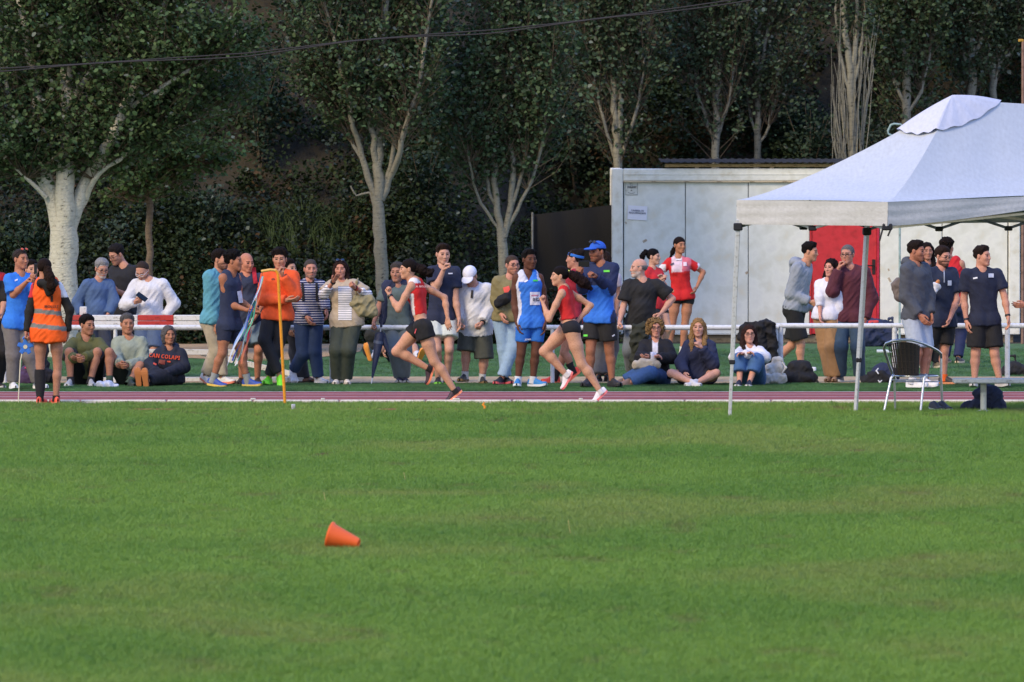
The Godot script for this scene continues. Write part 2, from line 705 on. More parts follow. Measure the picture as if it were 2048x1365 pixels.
func hair_field(p: Vector3, style: String) -> float:
	var m := Vector3(absf(p.x), p.y, p.z)
	var nz := hair_noise.get_noise_3dv(p * Vector3(1.0, 0.6, 1.0))
	var fine := hair_noise.get_noise_3dv(p * Vector3(3.2, 1.6, 3.2) + Vector3(5, 0, 0))
	var line := (0.018 + 0.70 * p.z - p.y) / 1.22 + nz * 0.006 + 0.016 * smoothstep(0.022, 0.05, m.x) * smoothstep(0.03, 0.06, p.z) - 0.022 * smoothstep(0.058, 0.07, m.x) * smoothstep(-0.02, 0.02, p.z)        # grows above this slope
	var ear := 0.024 - Vector3(maxf(0.0, 0.075 - m.x), m.y + 0.004, (m.z + 0.004) * 1.1).length()
	var skull := ell(m, Vector3(0, 0.032, -0.016), Vector3(0.075, 0.087, 0.095))
	var deep := smoothstep(-0.004, 0.05, -line)            # thin at the hairline, full on top
	var crown := smoothstep(0.02, 0.09, p.y)
	var d := 1.0
	match style:
		"crop":
			d = maxf(skull - 0.0035 - 0.005 * deep - fine * 0.002, maxf(line, ear))
		"short":
			d = maxf(skull - 0.0035 - deep * (0.007 + 0.013 * crown) - fine * 0.006 * deep - nz * 0.005 * deep, maxf(line, ear))
		"quiff":
			var front := smoothstep(-0.02, 0.07, p.z) * crown
			d = maxf(skull - 0.0035 - deep * (0.005 + 0.010 * crown + 0.017 * front) - (fine * 0.008 + nz * 0.008) * deep, maxf(line - 0.004, ear))
		"mop":            # thick, tousled, over the forehead
			d = maxf(skull - 0.005 - deep * (0.010 + 0.020 * crown) - (fine * 0.012 + nz * 0.016) * deep, maxf(line - 0.010 + fine * 0.008, ear))
		"thin":           # receding: sides and back, little on top
			d = maxf(skull - 0.003 - 0.007 * deep * (1.0 - 0.6 * crown) - fine * 0.003, maxf((0.03 + 1.15 * p.z - p.y) / 1.5, ear))
		"fringe":
			d = maxf(skull - 0.003 - 0.007 * deep - fine * 0.003, maxf(maxf(line, ear), p.y - 0.035 + nz * 0.01))
		"bob":
			d = ell(m, Vector3(0, 0.030, -0.018), Vector3(0.094, 0.104, 0.108)) 
			d = smin(d, cap_d(m, Vector3(0.072, 0.0, -0.01), Vector3(0.068, -0.085, -0.015), 0.03, 0.026), 0.03) - nz * 0.012
			d = maxf(d, -ell(m, Vector3(0, -0.03, 0.088), Vector3(0.071, 0.116, 0.085)))
		"curly":
			d = ell(m, Vector3(0, 0.035, -0.022), Vector3(0.120, 0.108, 0.116))
			d = smin(d, ell(m, Vector3(0.07, -0.03, -0.02), Vector3(0.055, 0.06, 0.07)), 0.03) - nz * 0.03 - fine * 0.016
			d = maxf(d, -ell(m, Vector3(0, -0.03, 0.092), Vector3(0.072, 0.112, 0.088)))
		"tied":
			d = maxf(skull - 0.0035 - 0.006 * deep - fine * 0.003, maxf((-0.002 + 0.74 * p.z - p.y) / 1.24, ear))
		"bun":
			d = ell(m, Vector3(0, 0.034, -0.018), Vector3(0.080, 0.092, 0.102))
			d = maxf(d, maxf((-0.002 + 0.74 * p.z - p.y) / 1.24, ear))
			d = smin(d, ell(p, Vector3(0, 0.09, -0.09), Vector3(0.045, 0.04, 0.045)), 0.02) - nz * 0.012
		"long", "longer":
			var bottom := -0.20 if style == "long" else -0.36
			d = ell(m, Vector3(0, 0.034, -0.018), Vector3(0.087, 0.098, 0.106))
			d = smin(d, cap_d(m, Vector3(0.066, 0.02, -0.02), Vector3(0.086, -0.12, -0.012), 0.034, 0.034), 0.04)
			d = smin(d, cap_d(m, Vector3(0.086, -0.12, -0.012), Vector3(0.080, -0.21, 0.09 if style == "longer" else 0.045), 0.034, 0.030), 0.03)
			if style == "longer":
				d = smin(d, cap_d(m, Vector3(0.080, -0.21, 0.09), Vector3(0.072, bottom, 0.135), 0.032, 0.018), 0.03)
			d = smin(d, cap_d(m, Vector3(0.0, 0.0, -0.07), Vector3(0.02, -0.2, -0.085), 0.05, 0.045), 0.04)
			d = smin(d, cap_d(m, Vector3(0.045, 0.0, -0.06), Vector3(0.055, -0.2, -0.07), 0.05, 0.04), 0.03) - nz * 0.010 - fine * 0.010
			d = maxf(d, -ell(m, Vector3(0, -0.04, 0.088), Vector3(0.068, 0.122, 0.092)))
		"cap":            # a peaked cap
			d = ell(m, Vector3(0, 0.040, -0.014), Vector3(0.088, 0.090, 0.108))
			d = maxf(d, 0.040 - p.y + 0.10 * p.z)
			d = minf(d, maxf(ell(m, Vector3(0, 0.044, 0.10), Vector3(0.074, 0.017, 0.085)), 0.06 - p.z))
		"bandana":
			d = ell(m, Vector3(0, 0.034, -0.018), Vector3(0.084, 0.096, 0.106))
			d = maxf(d, absf(p.y - 0.045 - 0.25 * p.z) - 0.018)
	return d

func hand_bones(curl: float, spread: float, thumb_in: float) -> PackedFloat32Array:
	var b := PackedFloat32Array()
	b = bone(b, Vector3(0, -0.035, 0), Vector3(0, 0.01, 0), 0.024, 0.026)
	var xs := [0.029, 0.010, -0.009, -0.026]
	var len3 := [[0.043, 0.026, 0.021], [0.047, 0.030, 0.022], [0.043, 0.028, 0.021], [0.034, 0.021, 0.019]]
	for i in 4:
		var base := Vector3(xs[i], 0.088 - absf(i - 1.0) * 0.004, 0)
		b = bone(b, Vector3(xs[i] * 0.55, 0.01, 0), base, 0.016, 0.0115)
		var p := base
		var ang := 0.0
		for s in 3:
			ang += curl * [0.9, 1.1, 0.8][s] * (1.0 + 0.08 * i)
			var dir := Vector3(spread * (1.5 - i) * 0.13 * (1.0 if s == 0 else 0.4), cos(ang), sin(ang)).normalized()
			var q: Vector3 = p + dir * len3[i][s]
			b = bone(b, p, q, 0.0098 - 0.0008 * s, 0.0090 - 0.0008 * s)
			p = q
	var t0 := Vector3(0.02, 0.02, 0.006)
	var t1 := Vector3(0.046 - 0.01 * thumb_in, 0.050, 0.018 + 0.012 * thumb_in)
	var t2 := Vector3(0.055 - 0.035 * thumb_in, 0.080, 0.026 + 0.022 * thumb_in)
	var t3 := Vector3(0.056 - 0.055 * thumb_in, 0.104 - 0.012 * thumb_in, 0.030 + 0.022 * thumb_in)
	b = bone(b, t0, t1, 0.017, 0.0125)
	b = bone(b, t1, t2, 0.0115, 0.0105)
	b = bone(b, t2, t3, 0.0102, 0.009)
	return b

func make_library() -> void:
	fold_noise.seed = 5
	fold_noise.frequency = 5.0
	fold_noise.fractal_type = FastNoiseLite.FRACTAL_RIDGED
	fold_noise.fractal_octaves = 2
	hair_noise.seed = 9
	hair_noise.frequency = 22.0
	hair_noise.fractal_octaves = 2
	for w in [false, true]:
		var j := {field = head_field.bind(w), lo = Vector3(-0.105, -0.19, -0.13), hi = Vector3(0.105, 0.14, 0.14), cell = 0.0046}
		library["woman" if w else "man"] = j
		jobs.append(j)
	for style in ["crop", "short", "quiff", "mop", "thin", "fringe", "bob", "curly", "tied", "bun", "long", "longer", "cap", "bandana"]:
		var low := -0.42 if style == "longer" else -0.27 if style == "long" else -0.14
		var j := {field = hair_field.bind(style), lo = Vector3(-0.165, low, -0.165), hi = Vector3(0.165, 0.185, 0.22), cell = 0.0078}
		if style in ["crop", "fringe", "thin", "tied", "cap", "bandana", "short"]:
			j.cell = 0.0065
		library["hair_" + style] = j
		jobs.append(j)
	for h in [["relaxed", 0.36, 0.5, 0.2], ["fist", 1.15, 0.1, 1.0], ["flat", 0.08, 1.0, 0.0]]:
		var j := {bones = hand_bones(h[1], h[2], h[3]), cell = 0.0058, k = 0.006}
		library["hand_" + h[0]] = j
		jobs.append(j)

var shoe_upper: ArrayMesh
var shoe_sole: ArrayMesh

func make_shoes() -> void:
	var zs := [-0.074, -0.068, -0.05, -0.02, 0.01, 0.04, 0.08, 0.12, 0.15, 0.175, 0.192, 0.200]
	var ws := [0.010, 0.024, 0.034, 0.036, 0.035, 0.036, 0.041, 0.046, 0.046, 0.040, 0.028, 0.008]
	var hs := [0.055, 0.066, 0.078, 0.088, 0.094, 0.088, 0.068, 0.050, 0.042, 0.036, 0.028, 0.012]
	var lift := [0.010, 0.004, 0.0, 0.0, 0.0, 0.0, 0.0, 0.0, 0.003, 0.009, 0.014, 0.018]
	var st := new_st()
	st.set_smooth_group(0)
	var so := new_st()
	for i in zs.size() - 1:
		for k in 10:
			var q := []
			for e in [[0, 0], [1, 0], [1, 1], [0, 1]]:
				var a: float = PI * (k + e[1]) / 10.0
				var n: int = i + e[0]
				q.append(Vector3(ws[n] * cos(a) * 0.97, 0.018 + lift[n] + hs[n] * pow(sin(a), 0.75) * 0.95, zs[n]))
			for w in [0, 1, 2, 0, 2, 3]:
				st.add_vertex(q[w])
		var b := i + 1
		var t := 0.026
		for s in [-1.0, 1.0]:
			var q := [Vector3(s * ws[i] * 1.05, lift[i], zs[i]), Vector3(s * ws[i] * 1.08, lift[i] + t, zs[i]), Vector3(s * ws[b] * 1.08, lift[b] + t, zs[b]), Vector3(s * ws[b] * 1.05, lift[b], zs[b])]
			if s < 0:
				q.reverse()
			quad(so, q[3], q[2], q[1], q[0])
		quad(so, Vector3(-ws[i] * 1.05, lift[i], zs[i]), Vector3(ws[i] * 1.05, lift[i], zs[i]), Vector3(ws[b] * 1.05, lift[b], zs[b]), Vector3(-ws[b] * 1.05, lift[b], zs[b]))
		quad(so, Vector3(-ws[b] * 1.08, lift[b] + t, zs[b]), Vector3(ws[b] * 1.08, lift[b] + t, zs[b]), Vector3(ws[i] * 1.08, lift[i] + t, zs[i]), Vector3(-ws[i] * 1.08, lift[i] + t, zs[i]))
	st.index()
	st.generate_normals()
	shoe_upper = st.commit()
	shoe_sole = so.commit()

# ---------------------------------------------------------------- one person
var later := []         # what is built once all soft shapes are ready
var bodies := []

func lerp_body(a: Vector3, b: Vector3, t: float) -> Vector3:
	return a + (b - a) * t

func bend(a: Vector3, b: Vector3, l1: float, l2: float, pole: Vector3) -> Vector3:
	var ab := b - a
	var d := ab.length()
	var dir := ab / maxf(d, 1e-5)
	var x := clampf((d * d + l1 * l1 - l2 * l2) / (2.0 * maxf(d, 1e-5)), 0.0, d)
	var h := sqrt(maxf(l1 * l1 - x * x, 0.0))
	var p := (pole - dir * pole.dot(dir)).normalized()
	return a + dir * x + p * minf(h, 0.16)

func person(label: String, s: Dictionary) -> Dictionary:
	var d := dist(s.f)
	var root := thing("person", label, "person", ground(s.pv[0], s.f), s.get("group", ""))
	var base := root.position
	var H: float = s.get("H", 1.72)
	var k := H / 1.75
	var g: float = s.get("g", 1.0)
	var woman: bool = s.get("w", false)
	var yaw := deg_to_rad(s.get("yaw", 0.0))
	var loc := func(p: Array) -> Vector3:
		return at(p[0], p[1], d) - base + Vector3(0, 0, p[2] if p.size() > 2 else 0.0)
	var P: Vector3 = loc.call(s.pv)
	var N: Vector3 = loc.call(s.nk)
	var head: Vector3 = loc.call(s.hd)
	var up := (N - P).normalized()
	var u := Vector3(cos(yaw), 0, -sin(yaw))
	var fwd := Vector3(sin(yaw), 0, cos(yaw))
	var hu := u
	if s.has("hipyaw"):
		var hy := deg_to_rad(s.hipyaw)
		hu = Vector3(cos(hy), 0, -sin(hy))
	var shw: float = (0.079 if woman else 0.086) * sqrt(g) * H * s.get("broad", 1.0)
	var sh := [N - u * shw - up * 0.055, N + u * shw - up * 0.055]
	var hip := [P - hu * 0.053 * H, P + hu * 0.053 * H]
	if s.has("shy"):         # shoulder tilt
		sh[0] += up * float(s.shy)
		sh[1] -= up * float(s.shy)
	var el := []
	var wr := []
	var kn := []
	var an := []
	var foot := []            # [yaw, pitch]
	var hand := []
	for i in 2:
		var a = s.get("A" if i == 0 else "B", null)
		var sg := -1.0 if i == 0 else 1.0
		if a == null:
			el.append(sh[i] + u * sg * 0.05 - up * 0.172 * H - fwd * 0.02)
			wr.append(el[i] - up * 0.140 * H + fwd * 0.06 - u * sg * 0.01)
			hand.append("relaxed")
		else:
			el.append(loc.call(a[0]))
			wr.append(loc.call(a[1]))
			hand.append(a[2] if a.size() > 2 else "relaxed")
		var l = s.get("LA" if i == 0 else "LB", null)
		if l == null:
			l = [s.pv[0] + sg * cos(yaw) * 14.0, s.get("yaw", 0.0)]
		if l[0] is Array:
			kn.append(loc.call(l[0]))
			an.append(loc.call(l[1]))
			foot.append([l[2], l[3]])
		else:
			var a3: Vector3 = loc.call([l[0], s.f])
			a3.y = 0.080
			a3.z = hip[i].z * 0.8 + (l[2] if l.size() > 2 else 0.0)
			an.append(a3)
			kn.append(bend(hip[i], a3, 0.245 * H, 0.246 * H, fwd if not s.has("knee_to") else s.knee_to))
			foot.append([l[1], 0.0])
	# --- bones of the trunk
	var c1 := []
	var c2 := []
	var c3 := []
	for i in 2:
		var sg := -1.0 if i == 0 else 1.0
		c1.append(lerp_body(N, sh[i], 0.45) - up * 0.115 * k + fwd * 0.008)
		c2.append(P + (u + hu).normalized() * sg * 0.052 * k * sqrt(g) + up * 0.165 * k)
		c3.append(P + hu * sg * 0.066 * k + up * 0.02)
	var rc := (0.076 if woman else 0.080) * k * g
	var rw := (0.070 if woman else 0.076) * k * g
	var rh := (0.098 if woman else 0.090) * k * g
	var trunk := func(b: PackedFloat32Array, o: float, straps: bool, hem: float, cut: bool) -> PackedFloat32Array:
		var hn := -up
		var hp := P - up * hem
		var inn := 0.42 if straps else 0.9
		var cn := hn if cut else Vector3.ZERO
		b = bone(b, lerp_body(N, sh[0], inn) - up * 0.03, lerp_body(N, sh[1], inn) - up * 0.03, 0.050 * k + o, 0.050 * k + o)
		if not straps:
			for i in 2:
				b = bone(b, N + up * 0.004, lerp_body(N, sh[i], 0.8) - up * 0.004, 0.040 * k + o * 0.5, 0.036 * k + o * 0.6)
		b = bone(b, (c1[0] + c1[1]) / 2.0 + fwd * 0.006, (c2[0] + c2[1]) / 2.0 + fwd * 0.006, rc * 1.18 + o, rw * 1.12 + o, cn, hp)
		for i in 2:
			b = bone(b, c1[i], c2[i], rc + o, rw + o, cn, hp)
			if straps:
				b = bone(b, lerp_body(N, sh[i], 0.42), c1[i], 0.05 * k + o, 0.08 * k + o, cn, hp)
			if hem > -0.12 or not cut:
				b = bone(b, c2[i], c3[i], rw + o, rh + o + (0.014 if cut else 0.0), cn, hp)
			if cut and hem > 0.0:
				b = bone(b, c3[i], c3[i] - up * (hem + 0.04), rh + o + 0.014, rh + o + 0.020, cn, hp)
		if woman:
			for i in 2:
				b = bone(b, c1[i] + fwd * 0.048 - up * 0.03, c1[i] + fwd * 0.042 - up * 0.05, 0.056 * g + o, 0.06 * g + o, cn, hp)
		if s.has("belly"):
			b = bone(b, P + up * 0.20 + fwd * 0.05, P + up * 0.09 + fwd * 0.05, 0.10 * float(s.belly) + o, 0.10 * float(s.belly) + o, cn, hp)
		return b
	var seat := func(b: PackedFloat32Array, o: float) -> PackedFloat32Array:
		for i in 2:
			b = bone(b, hip[i] - fwd * 0.035 - up * 0.01, hip[i] - fwd * 0.035 - up * 0.04, 0.088 * k * g + o, 0.082 * k * g + o)
		return b
	# --- the body itself
	var b := PackedFloat32Array()
	b = trunk.call(b, 0.0, false, 0.0, false)
	b = seat.call(b, 0.0)
	var hb := Basis.from_euler(Vector3(deg_to_rad(s.get("hp", 0.0)), deg_to_rad(s.get("hy", s.get("yaw", 0.0))), deg_to_rad(s.get("hr", 0.0))), EULER_ORDER_YXZ)
	var hs: float = (0.985 if woman else 1.02) * lerpf(1.0, k, 0.5) * s.get("hs", 1.0)
	var hx := Transform3D(hb.scaled(Vector3(hs, hs, hs)), head)
	b = bone(b, N - up * 0.02, hx * Vector3(0, -0.10, -0.03), (0.052 if woman else 0.060) * k, (0.046 if woman else 0.054) * k)
	var slim := 0.88 if woman else 1.0
	var lg: float = sqrt(g) * s.get("legs", 1.0)
	for i in 2:
		b = bone(b, sh[i], lerp_body(sh[i], el[i], 0.45), 0.050 * k * slim * g, 0.046 * k * slim)
		b = bone(b, lerp_body(sh[i], el[i], 0.45), el[i], 0.048 * k * slim, 0.039 * k * slim)
		b = bone(b, el[i], lerp_body(el[i], wr[i], 0.35), 0.039 * k * slim, 0.041 * k * slim)
		b = bone(b, lerp_body(el[i], wr[i], 0.35), wr[i], 0.041 * k * slim, 0.0265 * k * slim)
		b = bone(b, hip[i], lerp_body(hip[i], kn[i], 0.5), 0.088 * k * lg, 0.074 * k * lg)
		b = bone(b, lerp_body(hip[i], kn[i], 0.5), kn[i], 0.074 * k * lg, 0.053 * k * lg)
		var shin: Vector3 = an[i] - kn[i]
		var back := -fwd
		if foot[i][1] != 0.0 or s.has("calf_back"):
			var fa := deg_to_rad(foot[i][0])
			back = -Vector3(sin(fa), 0, cos(fa))
		back = (back - shin.normalized() * back.dot(shin.normalized())).normalized()
		b = bone(b, kn[i], kn[i] + shin * 0.3 + back * 0.012, 0.050 * k * lg, 0.052 * k * lg)
		b = bone(b, kn[i] + shin * 0.3 + back * 0.014, an[i], 0.053 * k * lg, 0.034 * k)
	var body := {bones = b, cell = 0.0145, k = 0.028}
	jobs.append(body)
	var skin: Color = s.get("skin", srgb(196, 150, 126)).srgb_to_linear()
	var hands := []
	for i in 2:
		var y: Vector3 = (wr[i] - el[i]).normalized()
		var hint: Vector3 = fwd + Vector3(0, 0.6, 0)
		if s.has("thumbA") and i == 0:
			hint = s.thumbA
		if s.has("thumbB") and i == 1:
			hint = s.thumbB
		var x: Vector3 = (hint - y * hint.dot(y)).normalized()
		var z := x.cross(y)
		var inward: Vector3 = (P + up * 0.2 - wr[i])
		if s.has("palm"):
			inward = s.palm
		if z.dot(inward) < 0.0:
			z = -z
		hands.append([Transform3D(Basis(x, y, z).scaled_local(Vector3(k * slim, k * slim, k * slim)), wr[i]), hand[i]])
	bodies.append({root = root, job = body, hx = hx, hands = hands, skin = skin, woman = woman, s = s})
	# --- clothes
	var made := {root = root, d = d, base = base, hx = hx, wr = wr, el = el, sh = sh, N = N, P = P, up = up, u = u, fwd = fwd, hands = hands, kn = kn, an = an}
	for t in s.get("tops", []):
		var o: float = t.get("off", 0.016)
		o = minf(o, 0.012 + (o - 0.012) * 0.7)
		var sl: float = t.get("sl", 0.55)
		var tb := PackedFloat32Array()
		tb = trunk.call(tb, o, sl == 0.0, t.get("hem", 0.05), true)
		for i in 2:
			var e0: float = sl if not t.has("sl2") or i == 0 else t.sl2
			if e0 > 0.0:
				var dir: Vector3 = (el[i] - sh[i]).normalized()
				var end := lerp_body(sh[i], el[i], minf(e0, 1.0))
				var lo_: float = t.get("loose", 0.010)
				tb = bone(tb, sh[i], end, 0.048 * k * slim * g + o, 0.046 * k * slim + o + lo_, dir if e0 <= 1.0 else Vector3.ZERO, end)
				if e0 > 1.0:
					var dir2: Vector3 = (wr[i] - el[i]).normalized()
					var end2 := lerp_body(el[i], wr[i], e0 - 1.0)
					tb = bone(tb, el[i], end2, 0.042 * k * slim + o + lo_, 0.031 * k * slim + o + lo_ * 0.3, dir2, end2)
		if t.get("hood", false):
			tb = bone(tb, N - fwd * 0.105 + up * 0.025 - u * 0.055, N - fwd * 0.105 + up * 0.025 + u * 0.055, 0.058, 0.058)
			tb = bone(tb, N - fwd * 0.12 + up * 0.01, N - fwd * 0.125 - up * 0.10, 0.075, 0.05)
			tb = bone(tb, N - fwd * 0.07 - u * 0.075 + up * 0.03, N + fwd * 0.05 - u * 0.062 - up * 0.005, 0.036, 0.024)
			tb = bone(tb, N - fwd * 0.07 + u * 0.075 + up * 0.03, N + fwd * 0.05 + u * 0.062 - up * 0.005, 0.036, 0.024)
		if t.has("extra"):
			for e in t.extra:
				tb = bone(tb, loc.call(e[0]), loc.call(e[1]), e[2], e[3])
		var tj := {bones = tb, cell = 0.0135, k = t.get("k", 0.03), fold = minf(0.009, t.get("fold", 0.014) * 0.55), noise = fold_noise, shear = 0.7 if jobs.size() % 2 else -0.7, stretch = Vector3(1.5, 0.75, 1.3)}
		var nl: float = t.get("neck", 0.09 if sl == 0.0 else 0.03 if t.get("hood", false) else 0.032)
		var nr := (0.050 if woman else 0.056) * k
		if nl > 0.0:
			tj.cuts = [[N + up * 0.12 - fwd * 0.01, N + up * 0.02 + fwd * 0.02, nr, nr], [N + up * 0.03 + fwd * 0.05, N - up * nl + fwd * (0.13 + o), nr, nr * 0.75]]
		if t.has("paint"):
			var pf: Callable = t.paint
			var info := made
			tj.paint = func(p: Vector3) -> Color: return pf.call(p, info).srgb_to_linear()
		tj.put = [root, t.get("name", "shirt"), t.get("mat", painted_cloth() if t.has("paint") else cloth(t.get("c", Color.WHITE)))]
		if t.get("stripes", false):
			tj.striped = true
		jobs.append(tj)
		if not made.has("tops"):
			made.tops = []
		made.tops.append(tj)
	if s.has("bottom"):
		var t: Dictionary = s.bottom
		var o: float = t.get("off", 0.012)
		var len_: float = t.get("len", 0.6)
		var op := minf(o, 0.006)
		var fl: float = t.get("flare", 0.012)
		var bb := PackedFloat32Array()
		var wp := P + up * float(t.get("rise", 0.09))
		for i in 2:
			bb = bone(bb, c3[i] + up * 0.10 - (c3[i] - P) * 0.2, c3[i], rw + op, rh + op, up, wp)
			var dir: Vector3 = (kn[i] - hip[i]).normalized()
			var end := lerp_body(hip[i], kn[i], minf(len_, 1.0))
			var rt: float = lerpf(0.090, 0.058, minf(len_, 1.0)) * k * lg
			bb = bone(bb, hip[i], end, 0.090 * k * lg + op + (o - op) * 0.4, rt + o + fl * minf(len_, 1.0), dir if len_ <= 1.0 else Vector3.ZERO, end)
			if len_ > 1.0:
				var dir2: Vector3 = (an[i] - kn[i]).normalized()
				var end2 := lerp_body(kn[i], an[i], len_ - 1.0)
				bb = bone(bb, kn[i], end2, 0.056 * k * lg + o + fl, 0.044 * k + o + fl, dir2, end2)
		bb = seat.call(bb, op)
		var bj := {bones = bb, cell = 0.0135, k = 0.028, fold = t.get("fold", 0.014) * 0.42, noise = fold_noise, shear = 0.4, stretch = Vector3(1.7, 0.6, 1.5)}
		if t.has("paint"):
			var pf: Callable = t.paint
			var info := made
			bj.paint = func(p: Vector3) -> Color: return pf.call(p, info).srgb_to_linear()
		bj.put = [root, t.get("name", "shorts" if len_ < 1.1 else "trousers"), painted_cloth() if t.has("paint") else cloth(t.c)]
		jobs.append(bj)
		made.bottom = bj
	# --- hair, headwear
	for hd in s.get("hair", []):
		var style: String = hd[0]
		var hm := hair_mat(hd[1]) if not (style in ["cap", "bandana"]) else cloth(hd[1])
		later.append(func() -> void:
			put("cap" if style == "cap" else "headband" if style == "bandana" else "hair", ready_mesh("hair_" + style), hm, root, hx))
	if s.has("tail"):         # a tail of hair: points in the picture
		var pts := []
		for q in s.tail.pts:
			pts.append(loc.call(q))
		var hbones := PackedFloat32Array()
		var rr: Array = s.tail.r
		for i in pts.size() - 1:
			hbones = bone(hbones, pts[i], pts[i + 1], rr[i], rr[i + 1])
		var hj := {bones = hbones, cell = 0.008, k = 0.02, fold = 0.014, noise = hair_noise, stretch = Vector3(1.6, 0.8, 1.6), put = [root, "ponytail", hair_mat(s.tail.c)]}
		jobs.append(hj)
	# --- shoes and socks
	for i in 2:
		var fb := Basis.from_euler(Vector3(deg_to_rad(foot[i][1]), deg_to_rad(foot[i][0]), 0), EULER_ORDER_YXZ)
		var fs: float = k * s.get("shoe_size", 1.0)
		fb = fb.scaled_local(Vector3(fs, fs, fs))
		var sx := Transform3D(fb, an[i] - fb * Vector3(0, 0.074, 0))
		if foot[i][1] == 0.0:
			sx.origin.y = maxf(sx.origin.y, 0.004) if an[i].y < 0.12 else sx.origin.y
		var sc: Array = s.get("shoes", [srgb(230, 230, 230), srgb(240, 240, 240)])
		var shoe := put("shoe", shoe_upper, cloth(sc[0], 0.6), root, sx)
		put("sole", shoe_sole, plain(sc[1], 0.6), shoe)
		if s.has("socks"):
			var dirk: Vector3 = (kn[i] - an[i]).normalized()
			var sk: Array = s.socks
			put("sock", tube_mesh([an[i] - dirk * 0.04, an[i] + dirk * sk[1] * 0.5, an[i] + dirk * sk[1]], [0.050 * k, 0.043 * k, (0.046 + sk[1] * 0.07) * k], 14), cloth(sk[0]), root)
	return made

func ready_mesh(key: String) -> ArrayMesh:
	var j: Dictionary = library[key]
	if not j.has("mesh"):
		j.mesh = net_mesh(j)
	return j.mesh

func append_shape(job: Dictionary, shape: Dictionary, xf: Transform3D, cols: PackedColorArray) -> void:
	var verts: PackedVector3Array = job.verts
	var norms: PackedVector3Array = job.norms
	var tris: PackedInt32Array = job.tris
	var n0 := verts.size()
	var flip := xf.basis.determinant() < 0.0
	var nb := xf.basis.inverse().transposed()
	verts.append_array(xf * (shape.verts as PackedVector3Array))
	for n in shape.norms:
		norms.append((nb * n).normalized())
	var st: PackedInt32Array = shape.tris
	var t2 := PackedInt32Array()
	t2.resize(st.size())
	for i in range(0, st.size(), 3):
		t2[i] = st[i] + n0
		t2[i + 1] = (st[i + 2] if flip else st[i + 1]) + n0
		t2[i + 2] = (st[i + 1] if flip else st[i + 2]) + n0
	tris.append_array(t2)
	job.verts = verts
	job.norms = norms
	job.tris = tris
	var cc: PackedColorArray = job.cols
	cc.append_array(cols)
	job.cols = cc

func finish_people() -> void:
	for key in ["man", "woman"]:
		var regions := PackedByteArray()
		for v in library[key].verts:
			regions.append(head_region(v))
		library[key].regions = regions
	for p in bodies:
		var job: Dictionary = p.job
		var skin: Color = p.skin
		var s: Dictionary = p.s
		var cols := PackedColorArray()
		cols.resize(job.verts.size())
		cols.fill(skin)
		job.cols = cols
		var hc: Color = s.get("brow", srgb(45, 34, 28)).srgb_to_linear()
		var beard = s.get("beard", null)
		var scalp = null
		if s.has("scalp"):
			scalp = [(s.scalp[0] as Color).srgb_to_linear(), s.scalp[1]]
		elif s.has("hair") and not (s.hair[0][0] in ["fringe", "thin"]):
			scalp = [(s.hair[0][1] as Color).srgb_to_linear(), 0.85]
		var lips: Color = Color(skin.r * 0.86, skin.g * 0.62, skin.b * 0.64)
		var shape: Dictionary = library["woman" if p.woman else "man"]
		var hcols := PackedColorArray()
		hcols.resize(shape.verts.size())
		for i in hcols.size():
			var c := skin
			match shape.regions[i]:
				1: c = Color(0.03, 0.02, 0.016)
				2: c = skin.lerp(hc, 0.75)
				3: c = lips
				4: c = skin if beard == null else skin.lerp((beard[0] as Color).srgb_to_linear(), beard[1])
				5: c = skin if scalp == null else skin.lerp(scalp[0], scalp[1])
			hcols[i] = c
		append_shape(job, shape, p.hx, hcols)
		for h in p.hands:
			var hsh: Dictionary = library["hand_" + h[1]]
			var hc2 := PackedColorArray()
			hc2.resize(hsh.verts.size())
			hc2.fill(skin)
			append_shape(job, hsh, h[0], hc2)
		put("body", net_mesh(job), skin_mat(), p.root)
	for j in jobs:
		if j.has("put"):
			if j.has("striped"):
				var uvs := PackedVector2Array()
				for v in j.verts:
					uvs.append(Vector2(v.x, v.y))
				j.uvs = uvs
			put(j.put[1], net_mesh(j), j.put[2], j.put[0])
	for c in later:
		c.call()

# ---------------------------------------------------------------- prints on clothes
func front_z(job: Dictionary, x: float, y: float, near: float) -> float:
	var best := -1e9
	for v: Vector3 in job.near:
		if absf(v.x - x) < near and absf(v.y - y) < near and v.z > best:
			best = v.z
	return best

func gather(job: Dictionary, cx: float, cy: float, w: float, h: float) -> void:
	var got := PackedVector3Array()
	for v in job.verts:
		if absf(v.x - cx) < w / 2.0 + 0.03 and absf(v.y - cy) < h / 2.0 + 0.03:
			got.append(v)
	job.near = got

